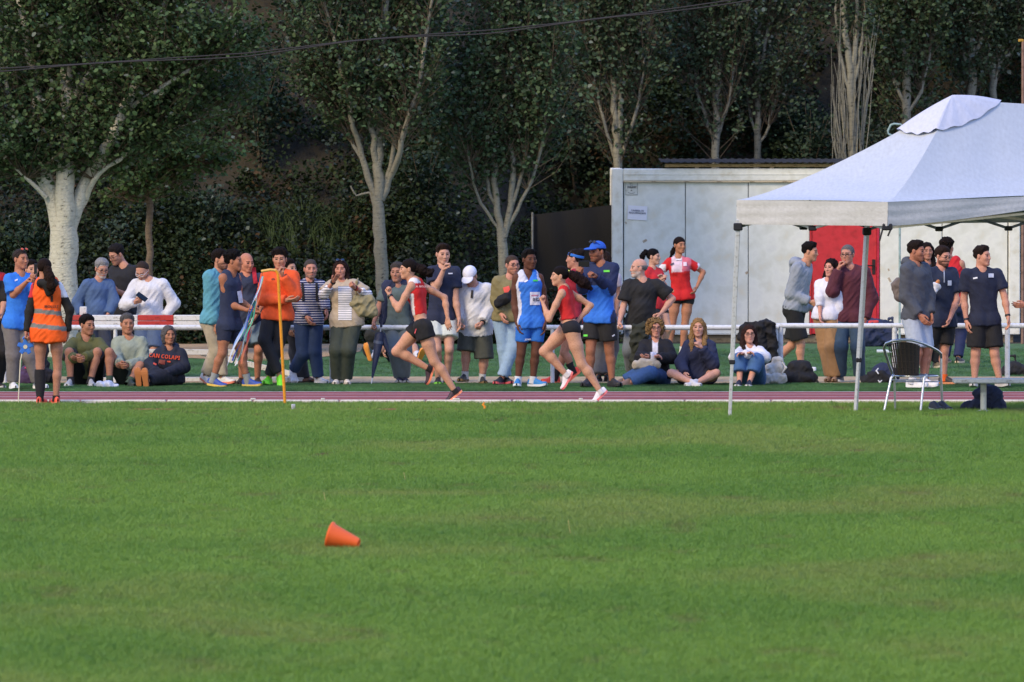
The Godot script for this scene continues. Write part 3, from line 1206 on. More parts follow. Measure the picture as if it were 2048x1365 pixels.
# a thin printed or sewn sheet lying on the front of a garment; centre and size in picture pixels
func patch(m: Dictionary, job: Dictionary, called: String, cx: float, cy: float, w: float, h: float, mat: Material, tilt := 0.0, lift := 0.004) -> void:
	later.append(func() -> void:
		var c: Vector3 = at(cx, cy, m.d) - m.base
		var sc: float = m.d / FOCAL
		var W := w * sc
		var Hh := h * sc
		gather(job, c.x, c.y, W + Hh, W + Hh)
		var nx := maxi(2, int(W / 0.02) + 1)
		var ny := maxi(2, int(Hh / 0.02) + 1)
		var st := new_st()
		st.set_smooth_group(0)
		var grid := []
		for j in ny + 1:
			for i in nx + 1:
				var q := Vector2((float(i) / nx - 0.5) * W, (float(j) / ny - 0.5) * Hh).rotated(tilt)
				var z := front_z(job, c.x + q.x, c.y + q.y, 0.018)
				if z < -1e8:
					z = c.z
				grid.append(Vector3(c.x + q.x, c.y + q.y, z + lift))
		for j in ny:
			for i in nx:
				var a: int = j * (nx + 1) + i
				for w2 in [a, a + nx + 1, a + nx + 2, a, a + nx + 2, a + 1]:
					st.set_uv(Vector2(float(w2 % (nx + 1)) / nx, 1.0 - float(int(w2 / float(nx + 1))) / ny))
					st.add_vertex(grid[w2])
		st.index()
		st.generate_normals()
		put(called, st.commit(), mat, m.root))

func text_mesh(words: String, height: float, serif := false) -> Mesh:
	var t := TextMesh.new()
	var f := SystemFont.new()
	f.font_names = PackedStringArray(["Droid Serif" if serif else "Droid Sans"])
	f.font_weight = 700
	t.font = f
	t.text = words
	t.font_size = 32
	t.pixel_size = height / 24.0
	t.depth = height * 0.02
	t.curve_step = 4.0
	return t

func lettering(m: Dictionary, job: Dictionary, words: String, cx: float, cy: float, hpx: float, mat: Material, tilt := 0.0, lift := 0.006, called := "lettering") -> void:
	later.append(func() -> void:
		var c: Vector3 = at(cx, cy, m.d) - m.base
		var hgt: float = hpx * m.d / FOCAL
		var arr: Array = (text_mesh(words, hgt) as TextMesh).get_mesh_arrays()
		var vs: PackedVector3Array = arr[Mesh.ARRAY_VERTEX]
		gather(job, c.x, c.y, hgt * words.length(), hgt * 2.0)
		for i in vs.size():
			var q := Vector2(vs[i].x, vs[i].y).rotated(tilt)
			var z := front_z(job, c.x + q.x, c.y + q.y, 0.02)
			if z < -1e8:
				z = c.z
			vs[i] = Vector3(c.x + q.x, c.y + q.y, z + lift + vs[i].z)
		arr[Mesh.ARRAY_VERTEX] = vs
		arr[Mesh.ARRAY_TEX_UV] = null
		arr[Mesh.ARRAY_TANGENT] = null
		var am := ArrayMesh.new()
		am.add_surface_from_arrays(Mesh.PRIMITIVE_TRIANGLES, arr)
		put(called, am, mat, m.root))

# ---------------------------------------------------------------- things people wear or carry
func glasses(m: Dictionary, c: Color, up_on_head := false, lens := Color(0, 0, 0, 0)) -> void:
	var st := new_st()
	for sx in [-1.0, 1.0]:
		var pts := []
		var rr := []
		for i in 11:
			var a := TAU * i / 10.0
			pts.append(Vector3(sx * 0.033 + cos(a) * 0.024, 0.004 + sin(a) * 0.017, 0.102 - 0.014 * absf(cos(a)) * (1.0 if cos(a) * sx > 0 else 0.0)))
			rr.append(0.0028)
		tube(st, pts, rr, 5, false)
		tube(st, [Vector3(sx * 0.057, 0.006, 0.09), Vector3(sx * 0.082, 0.008, 0.0)], [0.0026, 0.0026], 5)
	tube(st, [Vector3(-0.01, 0.008, 0.104), Vector3(0.01, 0.008, 0.104)], [0.0025, 0.0025], 5)
	var xf: Transform3D = m.hx
	if up_on_head:
		xf = xf * Transform3D(Basis(Vector3.RIGHT, -0.75), Vector3(0, 0.055, -0.005))
	var gl := put("glasses", st.commit(), plain(c, 0.4), m.root, xf)
	if lens.a > 0.0:
		for sx in [-1.0, 1.0]:
			var s := SphereMesh.new()
			s.radius = 0.5
			s.height = 1.0
			s.radial_segments = 16
			s.rings = 8
			put("lens", s, plain(Color(lens.r, lens.g, lens.b), 0.15), gl, Transform3D(Basis.from_scale(Vector3(0.046, 0.034, 0.012)), Vector3(sx * 0.033, 0.004, 0.100)))

func wristband(m: Dictionary, i: int, c: Color, called := "wristwatch", back := 0.02) -> void:
	var y: Vector3 = (m.wr[i] - m.el[i]).normalized()
	var p: Vector3 = m.wr[i] - y * back
	put(called, tube_mesh([p - y * 0.011, p + y * 0.011], [0.0345, 0.0335], 16), plain(c, 0.5), m.root)

# a soft bag as a thing of its own: bones given in metres round its base
func soft_thing(called: String, label: String, category: String, where: Vector3, parts: Array, group := "") -> Node3D:
	var o := thing(called, label, category, where, group)
	for p in parts:
		var b := PackedFloat32Array()
		for q in p.bones:
			b = bone(b, q[0], q[1], q[2], q[3])
		var j := {bones = b, cell = p.get("cell", 0.012), k = p.get("k", 0.03), fold = p.get("fold", 0.02), noise = fold_noise, put = [o, p.name, p.mat]}
		jobs.append(j)
	return o

func phone(label: String, where: Vector3, tilt: Basis, c := Color(0.02, 0.02, 0.025)) -> void:
	var o := thing("mobile_phone", label, "phone", where)
	put("case", box_mesh(Vector3(0.075, 0.152, 0.010), 0.004), plain(c, 0.35), o, Transform3D(tilt, Vector3.ZERO))
	put("screen", box_mesh(Vector3(0.068, 0.142, 0.002), 0.0005), plain(Color(0.05, 0.06, 0.07), 0.1), o, Transform3D(tilt, tilt * Vector3(0, 0, 0.0065)))

# ---------------------------------------------------------------- the people in the picture
const NAVY := Color(0.075, 0.105, 0.19)
const BLACK := Color(0.07, 0.07, 0.08)
const DARKHAIR := Color(0.14, 0.105, 0.09)
const FAIR := Color(0.80, 0.61, 0.52)
const TAN := Color(0.70, 0.50, 0.40)

func side_split(c0: Color, c1: Color, edge: float) -> Callable:      # panels down the sides of a singlet
	return func(p: Vector3, m: Dictionary) -> Color:
		var q: float = absf((p - m.P).dot(m.u))
		var hgt: float = (p - m.P).dot(m.up)
		if hgt > 0.525 and q > 0.06:
			return c1
		return c1 if q > edge and absf((p - m.P).dot(m.fwd)) < 0.065 else c0

func cast() -> void:
	var rail := "spectators along the rail"
	# ----- far left
	var m := person("man in black jacket with red piping cut off at the left edge", {f = 779, hd = [-20, 513], nk = [-20, 548], pv = [-20, 643], H = 1.74, yaw = 30.0,
		A = [[-44, 600], [-32, 640, 0.1]], B = [[10, 598, 0.05], [4, 628, 0.2], "fist"],
		tops = [{name = "jacket", sl = 1.2, off = 0.03, hem = 0.04, paint = func(p, i): return srgb(170, 25, 30) if (p - i.P).dot(i.up) > 0.50 and absf((p - i.N).dot(i.u)) > 0.06 else srgb(24, 24, 26)}],
		bottom = {c = srgb(30, 30, 34), len = 1.95, off = 0.02}, hair = [["short", DARKHAIR]], shoes = [srgb(40, 40, 42), srgb(200, 200, 200)]})
	m = person("man in bright blue T-shirt and grey trousers raising a phone, sunglasses on head", {f = 782, hd = [41, 519], nk = [40, 549], pv = [34, 648], H = 1.71, yaw = 30.0, hy = 45.0, g = 1.05, group = rail,
		A = [[27, 590, 0.12], [57, 562, 0.30], "fist"], B = [[72, 590, 0.05], [70, 556, 0.28], "fist"], skin = TAN,
		LA = [[26, 712, 0.05], [24, 766], 15.0, 0.0], LB = [[58, 712, 0.05], [74, 766], 40.0, 0.0],
		tops = [{c = srgb(45, 125, 225), sl = 0.8, off = 0.02, hem = 0.06, loose = 0.02}], bottom = {c = srgb(115, 112, 110), len = 1.95, off = 0.02},
		hair = [["crop", srgb(70, 62, 58)]], scalp = [srgb(70, 62, 58), 0.5], shoes = [srgb(225, 225, 225), srgb(240, 240, 240)]})
	glasses(m, srgb(40, 20, 30), true, srgb(215, 90, 30))
	patch(m, m.tops[0], "logo", 33, 560, 6, 3, plain(srgb(235, 235, 240)), 0.4)
	phone("phone held up by the man in the bright blue T-shirt", at(70, 540, dist(782) - 0.34), Basis.from_euler(Vector3(0, 1.25, 0)))
	m = person("dark haired person mostly hidden behind the man in the blue T-shirt", {f = 764, hd = [63, 540], nk = [64, 566], pv = [64, 650], H = 1.58, yaw = 20.0, group = rail,
		tops = [{c = srgb(40, 42, 50), sl = 1.8, off = 0.02}], bottom = {c = srgb(35, 38, 48), len = 1.95}, hair = [["short", DARKHAIR]], shoes = [BLACK, BLACK]})
	# ----- steward
	m = person("woman steward in orange hi-vis vest seen from behind at the track edge", {f = 811, hd = [89, 538], nk = [93, 563], pv = [95, 664], H = 1.68, yaw = 176.0, hy = 155.0, hp = 6.0, w = true,
		B = [[58, 623], [52, 664, 0.05], "fist"], A = [[138, 620], [135, 664, -0.03], "relaxed"], skin = srgb(178, 128, 106),
		LA = [[114, 733, -0.02], [111, 797], 200.0, 0.0], LB = [[79, 732, -0.02], [79, 797], 165.0, 0.0], legs = 0.95,
		tops = [{name = "top", sl = 1.98, off = 0.008, hem = 0.06, loose = 0.004, extra = [[[82, 566, 0.12], [108, 566, 0.12], 0.05, 0.05], [[95, 568, 0.14], [98, 588, 0.15], 0.062, 0.03]], paint = func(p, i): return (srgb(205, 40, 50) if (p - i.N).dot(i.u) > 0.0 else srgb(225, 225, 230)) if absf((p - i.N).dot(i.u)) > 0.15 and (p - i.P).dot(i.up) > 0.40 else srgb(26, 24, 28)},
			{name = "vest", sl = 0.0, neck = 0.0, off = 0.040, hem = 0.115, fold = 0.02, k = 0.05, paint = func(p, i):
				var y: float = p.y + p.x * 0.10
				return srgb(120, 122, 118) if absf(y - 1.075) < 0.026 or absf(y - 0.905) < 0.026 else srgb(255, 100, 28)}],
		bottom = {c = srgb(30, 28, 32), len = 0.1}, hair = [["tied", srgb(48, 34, 28)]], socks = [srgb(25, 25, 28), 0.03],
		tail = {c = srgb(52, 36, 28), pts = [[95, 540, 0.09], [100, 556, 0.15], [103, 572, 0.17], [104, 584, 0.16]], r = [0.05, 0.058, 0.055, 0.03]},
		shoes = [srgb(245, 95, 70), srgb(250, 150, 120)]})
	put("calf_sleeve", tube_mesh([m.an[1] + Vector3(0, 0.02, 0), lerp_body(m.an[1], m.kn[1], 0.35), lerp_body(m.an[1], m.kn[1], 0.7), lerp_body(m.an[1], m.kn[1], 0.88)], [0.044, 0.060, 0.068, 0.064], 16), cloth(srgb(24, 24, 30)), m.root)
	patch(m, m.tops[1], "emblem", 104, 597, 5, 13, plain(srgb(50, 30, 25)))
	lettering(m, m.tops[1], "MOLLET", 103, 613, 5.5, plain(srgb(45, 28, 24)))
	# ----- behind the barrier
	m = person("grey haired bearded man in denim blue shirt looking at a phone", {f = 760, hd = [203, 538], nk = [196, 560], pv = [190, 648], H = 1.66, yaw = 20.0, hy = 25.0, hp = 18.0, g = 1.05, belly = 1.1, group = rail, skin = srgb(190, 142, 120),
		A = [[154, 604], [163, 632, 0.12]], B = [[228, 604, 0.02], [216, 630, 0.15]], LA = [180, 10], LB = [204, 10],
		tops = [{c = srgb(72, 98, 138), sl = 1.9, off = 0.022, hem = 0.06}], bottom = {c = srgb(60, 66, 80), len = 1.95}, hair = [["short", srgb(175, 175, 175)]], beard = [srgb(190, 188, 185), 0.75], brow = srgb(120, 118, 115), shoes = [BLACK, BLACK]})
	glasses(m, srgb(40, 40, 44))
	m = person("tall man with glasses in black polo shirt leaning over to show a phone", {f = 757, hd = [232, 510], nk = [249, 533], pv = [247, 630], H = 1.82, yaw = -30.0, hy = -52.0, hp = 24.0, g = 1.02, group = rail, skin = srgb(188, 140, 118),
		A = [[230, 592, 0.10], [222, 577, 0.30], "fist"], B = [[262, 596, 0.05], [234, 580, 0.28], "fist"],
		tops = [{name = "polo_shirt", c = srgb(24, 26, 34), sl = 0.7, off = 0.022, hem = 0.06, loose = 0.015}], bottom = {c = srgb(40, 42, 52), len = 1.95}, hair = [["short", srgb(40, 36, 36)]], beard = [srgb(60, 50, 46), 0.3], shoes = [BLACK, BLACK]})
	glasses(m, srgb(30, 30, 34))
	phone("white phone held between the grey haired man and the man in black", at(216, 573, dist(757) - 0.42), Basis.from_euler(Vector3(-0.9, 0.5, 1.1)), srgb(215, 215, 220))
	m = person("balding man in white sweatshirt looking down at his phone", {f = 760, broad = 1.12, hd = [284, 543], nk = [298, 560], pv = [300, 646], H = 1.73, yaw = -12.0, hy = -22.0, hp = 34.0, g = 1.12, belly = 1.1, group = rail, skin = srgb(196, 148, 126),
		A = [[249, 610, 0.05], [272, 604, 0.22], "fist"], B = [[348, 608, 0.0], [329, 634, 0.08]], LA = [292, -10], LB = [314, 10],
		tops = [{name = "sweatshirt", c = srgb(214, 216, 222), sl = 1.95, off = 0.022, hem = 0.06, fold = 0.016}], bottom = {c = srgb(78, 98, 130), len = 1.0, off = 0.02, flare = 0.02}, hair = [["thin", srgb(75, 62, 55)]], beard = [srgb(80, 58, 48), 0.55], shoes = [srgb(200, 200, 200), srgb(230, 230, 230)]})
	glasses(m, srgb(200, 200, 205))
	phone("phone in the hand of the man in the white sweatshirt", at(283, 594, dist(760) - 0.30), Basis.from_euler(Vector3(-0.6, 0.3, 0.8)))
	# ----- seated on the ground at the left
	m = person("seated young man in olive hoodie with arms on his knees", {f = 773, hd = [174, 651], nk = [171, 678], pv = [174, 757], H = 1.76, yaw = 5.0, hy = 42.0, hp = 4.0, skin = TAN,
		A = [[133, 708, 0.20], [155, 716, 0.48]], B = [[209, 704, 0.18], [168, 714, 0.46]],
		LA = [[141, 703, 0.36], [144, 761, 0.44], -10.0, 0.0], LB = [[197, 703, 0.36], [184, 761, 0.44], 12.0, 0.0],
		tops = [{name = "hoodie", c = srgb(88, 90, 48), sl = 1.95, off = 0.03, hem = 0.0, hood = true, fold = 0.03}], bottom = {c = srgb(28, 28, 32), len = 0.95, off = 0.02}, hair = [["short", srgb(34, 28, 26)]], socks = [srgb(40, 40, 44), 0.05], shoes = [srgb(190, 190, 188), srgb(215, 215, 212)]})
	m = person("seated grey haired man in pale green sweatshirt hugging one knee", {f = 773, hd = [254, 649], nk = [258, 676], pv = [262, 757], H = 1.76, yaw = 0.0, hy = 14.0, skin = TAN,
		A = [[232, 716, 0.12], [243, 727, 0.40]], B = [[287, 724, 0.10], [256, 730, 0.36]],
		LA = [[221, 703, 0.38], [222, 760, 0.44], -15.0, 0.0], LB = [[282, 730, 0.34], [262, 763, 0.50], 20.0, 0.0],
		tops = [{name = "sweatshirt", c = srgb(148, 158, 142), sl = 1.95, off = 0.03, hem = 0.0, fold = 0.03}], bottom = {c = srgb(70, 74, 70), len = 0.6, off = 0.02}, hair = [["short", srgb(110, 108, 108)]], socks = [srgb(70, 90, 70), 0.06], shoes = [srgb(60, 70, 60), srgb(70, 72, 70)]})
	wristband(m, 1, BLACK)
	m = person("seated woman in navy hoodie with orange lettering, shoe soles to the front", {f = 774, hd = [337, 671], nk = [339, 699], pv = [336, 760], H = 1.60, w = true, yaw = 0.0, hy = 22.0, g = 1.12, skin = TAN,
		A = [[299, 730, 0.12], [318, 746, 0.34], "fist"], B = [[368, 734, 0.08], [330, 747, 0.32], "fist"],
		LA = [[312, 748, 0.36], [284, 758, 0.60], -15.0, -72.0], LB = [[322, 752, 0.40], [299, 759, 0.66], -20.0, -72.0],
		tops = [{name = "hoodie", c = srgb(28, 34, 52), sl = 1.95, off = 0.035, hem = 0.02, hood = true, fold = 0.03}], bottom = {c = srgb(26, 28, 38), len = 1.95, off = 0.02}, hair = [["bob", srgb(115, 112, 112)]], shoes = [srgb(50, 46, 60), srgb(190, 120, 70)]})
	lettering(m, m.tops[0], "CAN COLAPI", 329, 713, 8.0, plain(srgb(225, 80, 40)), -0.10)
	patch(m, m.tops[0], "print", 324, 724, 13, 9, plain(srgb(120, 50, 42)), -0.1)
	patch(m, m.tops[0], "print", 338, 723, 7, 3, plain(srgb(200, 75, 45)), -0.1)
	patch(m, m.tops[0], "print", 311, 727, 7, 3, plain(srgb(200, 75, 45)), -0.4)
	# ----- group round the ribbon pole
	m = person("man in teal windbreaker and beige trousers walking behind the athlete", {f = 772, hd = [441, 520], nk = [436, 543], pv = [429, 640], H = 1.74, yaw = 45.0, hy = 62.0, g = 1.0, group = rail, skin = srgb(190, 138, 112),
		A = [[421, 606, 0.08], [430, 648, 0.14]], LA = [[432, 702, 0.02], [410, 752, -0.05], 40.0, 25.0], LB = [[440, 702, 0.0], [443, 756, 0.05], 60.0, 0.0],
		tops = [{name = "windbreaker", c = srgb(92, 160, 180), sl = 1.95, off = 0.035, hem = 0.05, fold = 0.028}], bottom = {c = srgb(190, 178, 155), len = 1.92, off = 0.02}, hair = [["short", DARKHAIR]], beard = [srgb(60, 45, 38), 0.6], shoes = [srgb(225, 225, 225), srgb(245, 140, 110)]})
	m = person("athlete in navy singlet and tight shorts walking with an open hand", {f = 777, hd = [468, 523], nk = [459, 546], pv = [459, 654], H = 1.76, yaw = 55.0, hy = 75.0, g = 0.96, skin = srgb(172, 118, 90),
		A = [[456, 608, 0.06], [494, 620, 0.14], "flat"], B = [[478, 604, -0.14], [502, 616, -0.06], "relaxed"], thumbA = Vector3(0, 0.3, 1), palm = Vector3(0, 1, 0.3),
		LA = [[444, 707, 0.10], [426, 760, 0.06], 62.0, 8.0], LB = [[483, 713, -0.06], [494, 762, -0.10], 62.0, 0.0],
		tops = [{name = "singlet", c = srgb(35, 46, 74), sl = 0.0, off = 0.014, hem = 0.04}], bottom = {c = srgb(32, 40, 64), len = 0.55, off = 0.008, flare = 0.0, fold = 0.006}, hair = [["mop", srgb(28, 24, 24)]], socks = [srgb(150, 155, 155), 0.09], shoes = [srgb(50, 80, 165), srgb(225, 190, 90)]})
	patch(m, m.tops[0], "race_bib", 480, 594, 8, 24, plain(srgb(205, 208, 220)), 0.15)
	m = person("bald man in navy T-shirt with red strap and denim shorts", {f = 772, hd = [493, 526], nk = [493, 549], pv = [498, 640], H = 1.70, yaw = 10.0, hy = 35.0, hp = 8.0, g = 1.15, belly = 1.2, group = rail, skin = srgb(200, 138, 112),
		A = [[470, 602], [478, 640, 0.08]], B = [[530, 600], [508, 638, 0.18]], LA = [482, -10], LB = [514, 15],
		tops = [{c = srgb(42, 52, 76), sl = 0.75, off = 0.022, hem = 0.06, loose = 0.02}], bottom = {c = srgb(112, 134, 152), len = 0.85, off = 0.025, flare = 0.03}, scalp = [srgb(140, 110, 95), 0.25], shoes = [srgb(45, 38, 36), srgb(60, 50, 45)]})
	patch(m, m.tops[0], "bag_strap", 509, 551, 8, 32, cloth(srgb(190, 35, 50)), 0.15, 0.006)
	patch(m, m.tops[0], "logo", 478, 554, 8, 3, plain(srgb(230, 230, 235)), 0.4)
	m = person("young man in orange jacket and black trousers with hand on his chin", {f = 774, broad = 1.1, hd = [559, 519], nk = [560, 543], pv = [555, 634], H = 1.76, yaw = 0.0, hy = -4.0, hp = 4.0, skin = srgb(190, 140, 115),
		palm = Vector3(0, 0, -1), A = [[524, 598, 0.06], [574, 600, 0.22]], B = [[590, 590, 0.12], [566, 551, 0.22], "fist"], thumbB = Vector3(0, 0, 1),
		LA = [[529, 680, 0.10], [560, 752, 0.10], 10.0, 30.0], LB = [[553, 698, 0.04], [537, 757, 0.0], -15.0, 0.0],
		tops = [{name = "jacket", c = srgb(238, 92, 40), sl = 1.95, off = 0.032, hem = 0.03, fold = 0.032}], bottom = {c = srgb(26, 28, 34), len = 1.9, off = 0.014, flare = 0.006}, hair = [["mop", srgb(36, 28, 26)]], shoes = [srgb(130, 240, 50), srgb(150, 250, 70)]})
	patch(m, m.tops[0], "logo", 546, 558, 6, 3, plain(srgb(120, 40, 20)), 0.3)
	m = person("person in dark jeans and brown boots hidden behind the orange jacket", {f = 767, hd = [578, 538], nk = [580, 562], pv = [586, 645], H = 1.64, yaw = 60.0, hy = 50.0, group = rail,
		LA = [[598, 708, 0.04], [609, 757, 0.0], 70.0, 0.0], LB = [[590, 706, -0.04], [596, 757, 0.0], 60.0, 0.0],
		tops = [{name = "jacket", c = srgb(55, 58, 66), sl = 1.95, off = 0.02, hem = 0.04}], bottom = {c = srgb(52, 55, 64), len = 1.98, off = 0.016, flare = 0.012}, hair = [["short", DARKHAIR]], shoes = [srgb(120, 78, 50), srgb(50, 38, 30)]})
	m = person("man in navy and white striped sweater with black backpack straps", {f = 770, hd = [621, 539], nk = [619, 562], pv = [617, 641], H = 1.70, yaw = 12.0, hy = 12.0, g = 0.98, group = rail, skin = srgb(196, 142, 122),
		A = [[596, 606, 0.02], [613, 634, 0.14]], B = [[647, 600, 0.04], [653, 622, 0.18]],
		LA = [[606, 708, 0.02], [586, 742, -0.12], 10.0, 35.0], LB = [[629, 704, 0.02], [637, 757, 0.0], 35.0, 0.0],
		tops = [{name = "sweater", sl = 1.95, off = 0.022, hem = 0.05, stripes = true, mat = stripe_mat(srgb(45, 55, 95), srgb(205, 205, 215), 0.030, 0.28)}], bottom = {c = srgb(44, 66, 104), len = 1.95, off = 0.016}, hair = [["crop", srgb(95, 88, 85)]], beard = [srgb(110, 100, 95), 0.6], shoes = [srgb(225, 225, 228), srgb(240, 240, 240)]})
	for sx in [606, 634]:
		patch(m, m.tops[0], "backpack_strap", sx, 584, 5, 36, cloth(srgb(26, 26, 30)), 0.05, 0.008)
	patch(m, m.tops[0], "collar", 622, 563, 12, 6, cloth(srgb(25, 25, 28)))
	m = person("woman in beige vest over striped top covering her mouth with her hand", {f = 772, hd = [681, 539], nk = [685, 562], pv = [693, 642], H = 1.66, w = true, yaw = -6.0, hy = -6.0, g = 1.16, skin = srgb(196, 142, 122),
		A = [[648, 588, 0.06], [668, 562, 0.24], "flat"], B = [[733, 588, 0.04], [710, 575, 0.22], "fist"], palm = Vector3(0, 0, -1), LA = [674, -8], LB = [692, 8],
		tops = [{name = "shirt", sl = 1.55, off = 0.016, hem = 0.04, stripes = true, mat = stripe_mat(srgb(222, 222, 226), srgb(60, 66, 78), 0.034, 0.25)},
			{name = "waistcoat", sl = 0.95, off = 0.034, hem = 0.07, loose = 0.02, fold = 0.03, c = srgb(186, 170, 146)}], bottom = {c = srgb(58, 66, 56), len = 1.96, off = 0.02, flare = 0.014}, hair = [["long", srgb(62, 42, 36)]], shoes = [srgb(225, 220, 215), srgb(190, 180, 170)]})
	patch(m, m.tops[1], "shirt_front", 690, 606, 27, 68, stripe_uv_mat(srgb(224, 224, 228), srgb(150, 154, 162), 15), 0.0, 0.004)
	glasses(m, srgb(30, 40, 60), true, srgb(30, 50, 80))
	wristband(m, 0, srgb(60, 55, 60), "bracelet")
	wristband(m, 1, srgb(180, 60, 50), "bracelet")
	# ----- centre
	m = person("person sitting on the grass behind the rail with orange soled shoes", {f = 726, hd = [800, 624], nk = [800, 648], pv = [800, 714], H = 1.70, yaw = -20.0, group = rail,
		A = [[775, 682, 0.05], [770, 700, 0.2]], B = [[826, 682, 0.05], [815, 705, 0.2]], LA = [[768, 690, 0.25], [745, 709, 0.30], -55.0, -70.0], LB = [[828, 694, 0.25], [836, 712, 0.4], 30.0, -50.0],
		tops = [{c = srgb(40, 46, 62), sl = 0.8, off = 0.02, hem = 0.0}], bottom = {c = srgb(34, 40, 66), len = 0.95, off = 0.02}, hair = [["short", DARKHAIR]], socks = [srgb(215, 212, 220), 0.07], shoes = [srgb(40, 78, 80), srgb(235, 150, 60)]})
	m = person("man in grey-green T-shirt with navy jacket round his shoulders", {f = 768, hd = [794, 546], nk = [795, 570], pv = [796, 654], H = 1.68, yaw = 0.0, hy = -15.0, g = 1.06, group = rail, skin = srgb(176, 128, 108),
		A = [[758, 614, 0.04], [748, 645, 0.16], "fist"], B = [[828, 616, 0.0], [838, 650, 0.1]], LA = [800, -5], LB = [808, 10],
		tops = [{c = srgb(88, 104, 104), sl = 0.7, off = 0.016, hem = 0.06},
			{name = "jacket", c = srgb(36, 44, 72), sl = 0.0, neck = 0.0, off = -0.02, hem = -0.30, k = 0.04, extra = [[[772, 578, 0.02], [766, 642, 0.03], 0.062, 0.055], [[820, 578, 0.0], [826, 638, 0.0], 0.062, 0.05], [[774, 570, 0.0], [818, 570, -0.04], 0.06, 0.06]]}],
		bottom = {c = srgb(118, 128, 132), len = 1.96, off = 0.02, flare = 0.014}, hair = [["short", srgb(90, 84, 82)]], shoes = [srgb(72, 66, 84), srgb(200, 195, 185)]})
	m = person("young man in navy T-shirt and white shorts with hand over his mouth", {f = 771, hd = [886, 509], nk = [886, 534], pv = [881, 640], H = 1.82, yaw = 8.0, hy = 18.0, hp = 6.0, g = 0.95, skin = srgb(204, 158, 138),
		A = [[871, 580, 0.14], [887, 540, 0.22], "fist"], B = [[911, 597, 0.02], [918, 637, 0.08]], LA = [876, 0], LB = [894, 20],
		tops = [{c = srgb(34, 42, 68), sl = 0.62, off = 0.022, hem = 0.05, loose = 0.02}], bottom = {c = srgb(205, 212, 206), len = 0.62, off = 0.03, flare = 0.03}, hair = [["quiff", srgb(52, 38, 30)]], shoes = [srgb(34, 34, 38), srgb(120, 200, 70)]})
	patch(m, m.tops[0], "print", 901, 547, 9, 2.5, plain(srgb(205, 205, 212)))
	m = person("man in white cap and white shirt leaning on the rail looking down", {f = 770, hd = [940, 553, 0.12], nk = [949, 570, 0.05], pv = [951, 655], H = 1.74, yaw = -4.0, hy = -18.0, hp = 40.0, g = 1.12, belly = 1.1, group = rail, skin = srgb(205, 155, 135),
		A = [[914, 618, 0.05], [919, 646, 0.2], "fist"], B = [[980, 616, 0.05], [964, 646, 0.24], "fist"],
		LA = [[932, 703, 0.03], [930, 752, 0.0], -20.0, 0.0], LB = [[968, 718, 0.03], [964, 757, 0.0], 10.0, 0.0],
		tops = [{c = srgb(214, 216, 222), sl = 1.85, off = 0.034, hem = 0.10, fold = 0.032}], bottom = {c = srgb(74, 78, 72), len = 1.0, off = 0.03, flare = 0.03}, hair = [["fringe", srgb(185, 180, 172)], ["cap", srgb(226, 228, 240)]], socks = [srgb(215, 215, 215), 0.06], shoes = [srgb(42, 44, 46), srgb(120, 95, 60)]})
	wristband(m, 1, srgb(25, 25, 30))
	patch(m, m.tops[0], "sunglasses", 944, 588, 4.5, 16, plain(srgb(40, 36, 34)), -0.1, 0.008)
	m = person("man with glasses in olive sweatshirt and pale jeans, black bag across his chest", {f = 772, hd = [1025, 531], nk = [1019, 555], pv = [1015, 637], H = 1.72, yaw = 8.0, hy = 28.0, g = 1.02, skin = srgb(200, 145, 125),
		A = [[993, 600, 0.0], [1002, 628, 0.12]], B = [[1046, 602], [1042, 640, 0.1]], LA = [[1008, 698, 0.02], [1012, 757, 0.02], 20.0, 0.0], LB = [[1026, 696, 0.06], [1003, 757, 0.12], -25.0, 0.0],
		tops = [{name = "sweatshirt", c = srgb(132, 122, 82), sl = 1.95, off = 0.026, hem = 0.03}], bottom = {c = srgb(150, 178, 205), len = 1.93, off = 0.014, flare = 0.008}, hair = [["crop", srgb(90, 75, 66)]], beard = [srgb(90, 70, 60), 0.5], shoes = [srgb(38, 40, 48), srgb(205, 90, 100)]})
	glasses(m, srgb(30, 28, 30))
	patch(m, m.tops[0], "print", 1014, 580, 13, 14, plain(srgb(240, 96, 84)), 0.3)
	m = person("athlete in royal blue singlet and shorts wearing number bib", {f = 779, hd = [1059, 520], nk = [1055, 546], pv = [1062, 648], H = 1.78, yaw = 14.0, hy = 28.0, g = 0.95, skin = srgb(98, 66, 52),
		A = [[1029, 606, 0.0], [1034, 645, 0.06]], B = [[1090, 606, -0.04], [1090, 645, 0.02]],
		LA = [[1042, 707, 0.03], [1036, 761, 0.03], -5.0, 0.0], LB = [[1071, 707, 0.0], [1066, 761, -0.02], 55.0, 0.0],
		tops = [{name = "singlet", sl = 0.0, off = 0.018, hem = 0.05, paint = side_split(srgb(50, 122, 220), srgb(210, 215, 230), 0.135)}], bottom = {c = srgb(40, 112, 205), len = 0.62, off = 0.010, flare = 0.004, fold = 0.006}, hair = [["quiff", srgb(26, 23, 23)]], socks = [srgb(215, 218, 222), 0.05], shoes = [srgb(50, 130, 195), srgb(220, 225, 230)]})
	patch(m, m.tops[0], "race_bib", 1070, 597, 20, 26, plain(srgb(214, 216, 228)))
	lettering(m, m.tops[0], "032", 1073, 599, 7.0, plain(srgb(40, 45, 60)), 0.0, 0.012, "bib_number")
	patch(m, m.tops[0], "bib_print", 1070, 591, 14, 3, plain(srgb(200, 140, 160)), 0.0, 0.008)
	patch(m, m.tops[0], "logo", 1052, 562, 7, 3, plain(srgb(225, 230, 240)), 0.5)
	patch(m, m.tops[0], "club_print", 1071, 561, 10, 3.4, plain(srgb(60, 190, 80)))
	lettering(m, m.bottom, "JOMA", 1056, 679, 3.6, plain(srgb(215, 225, 240)))
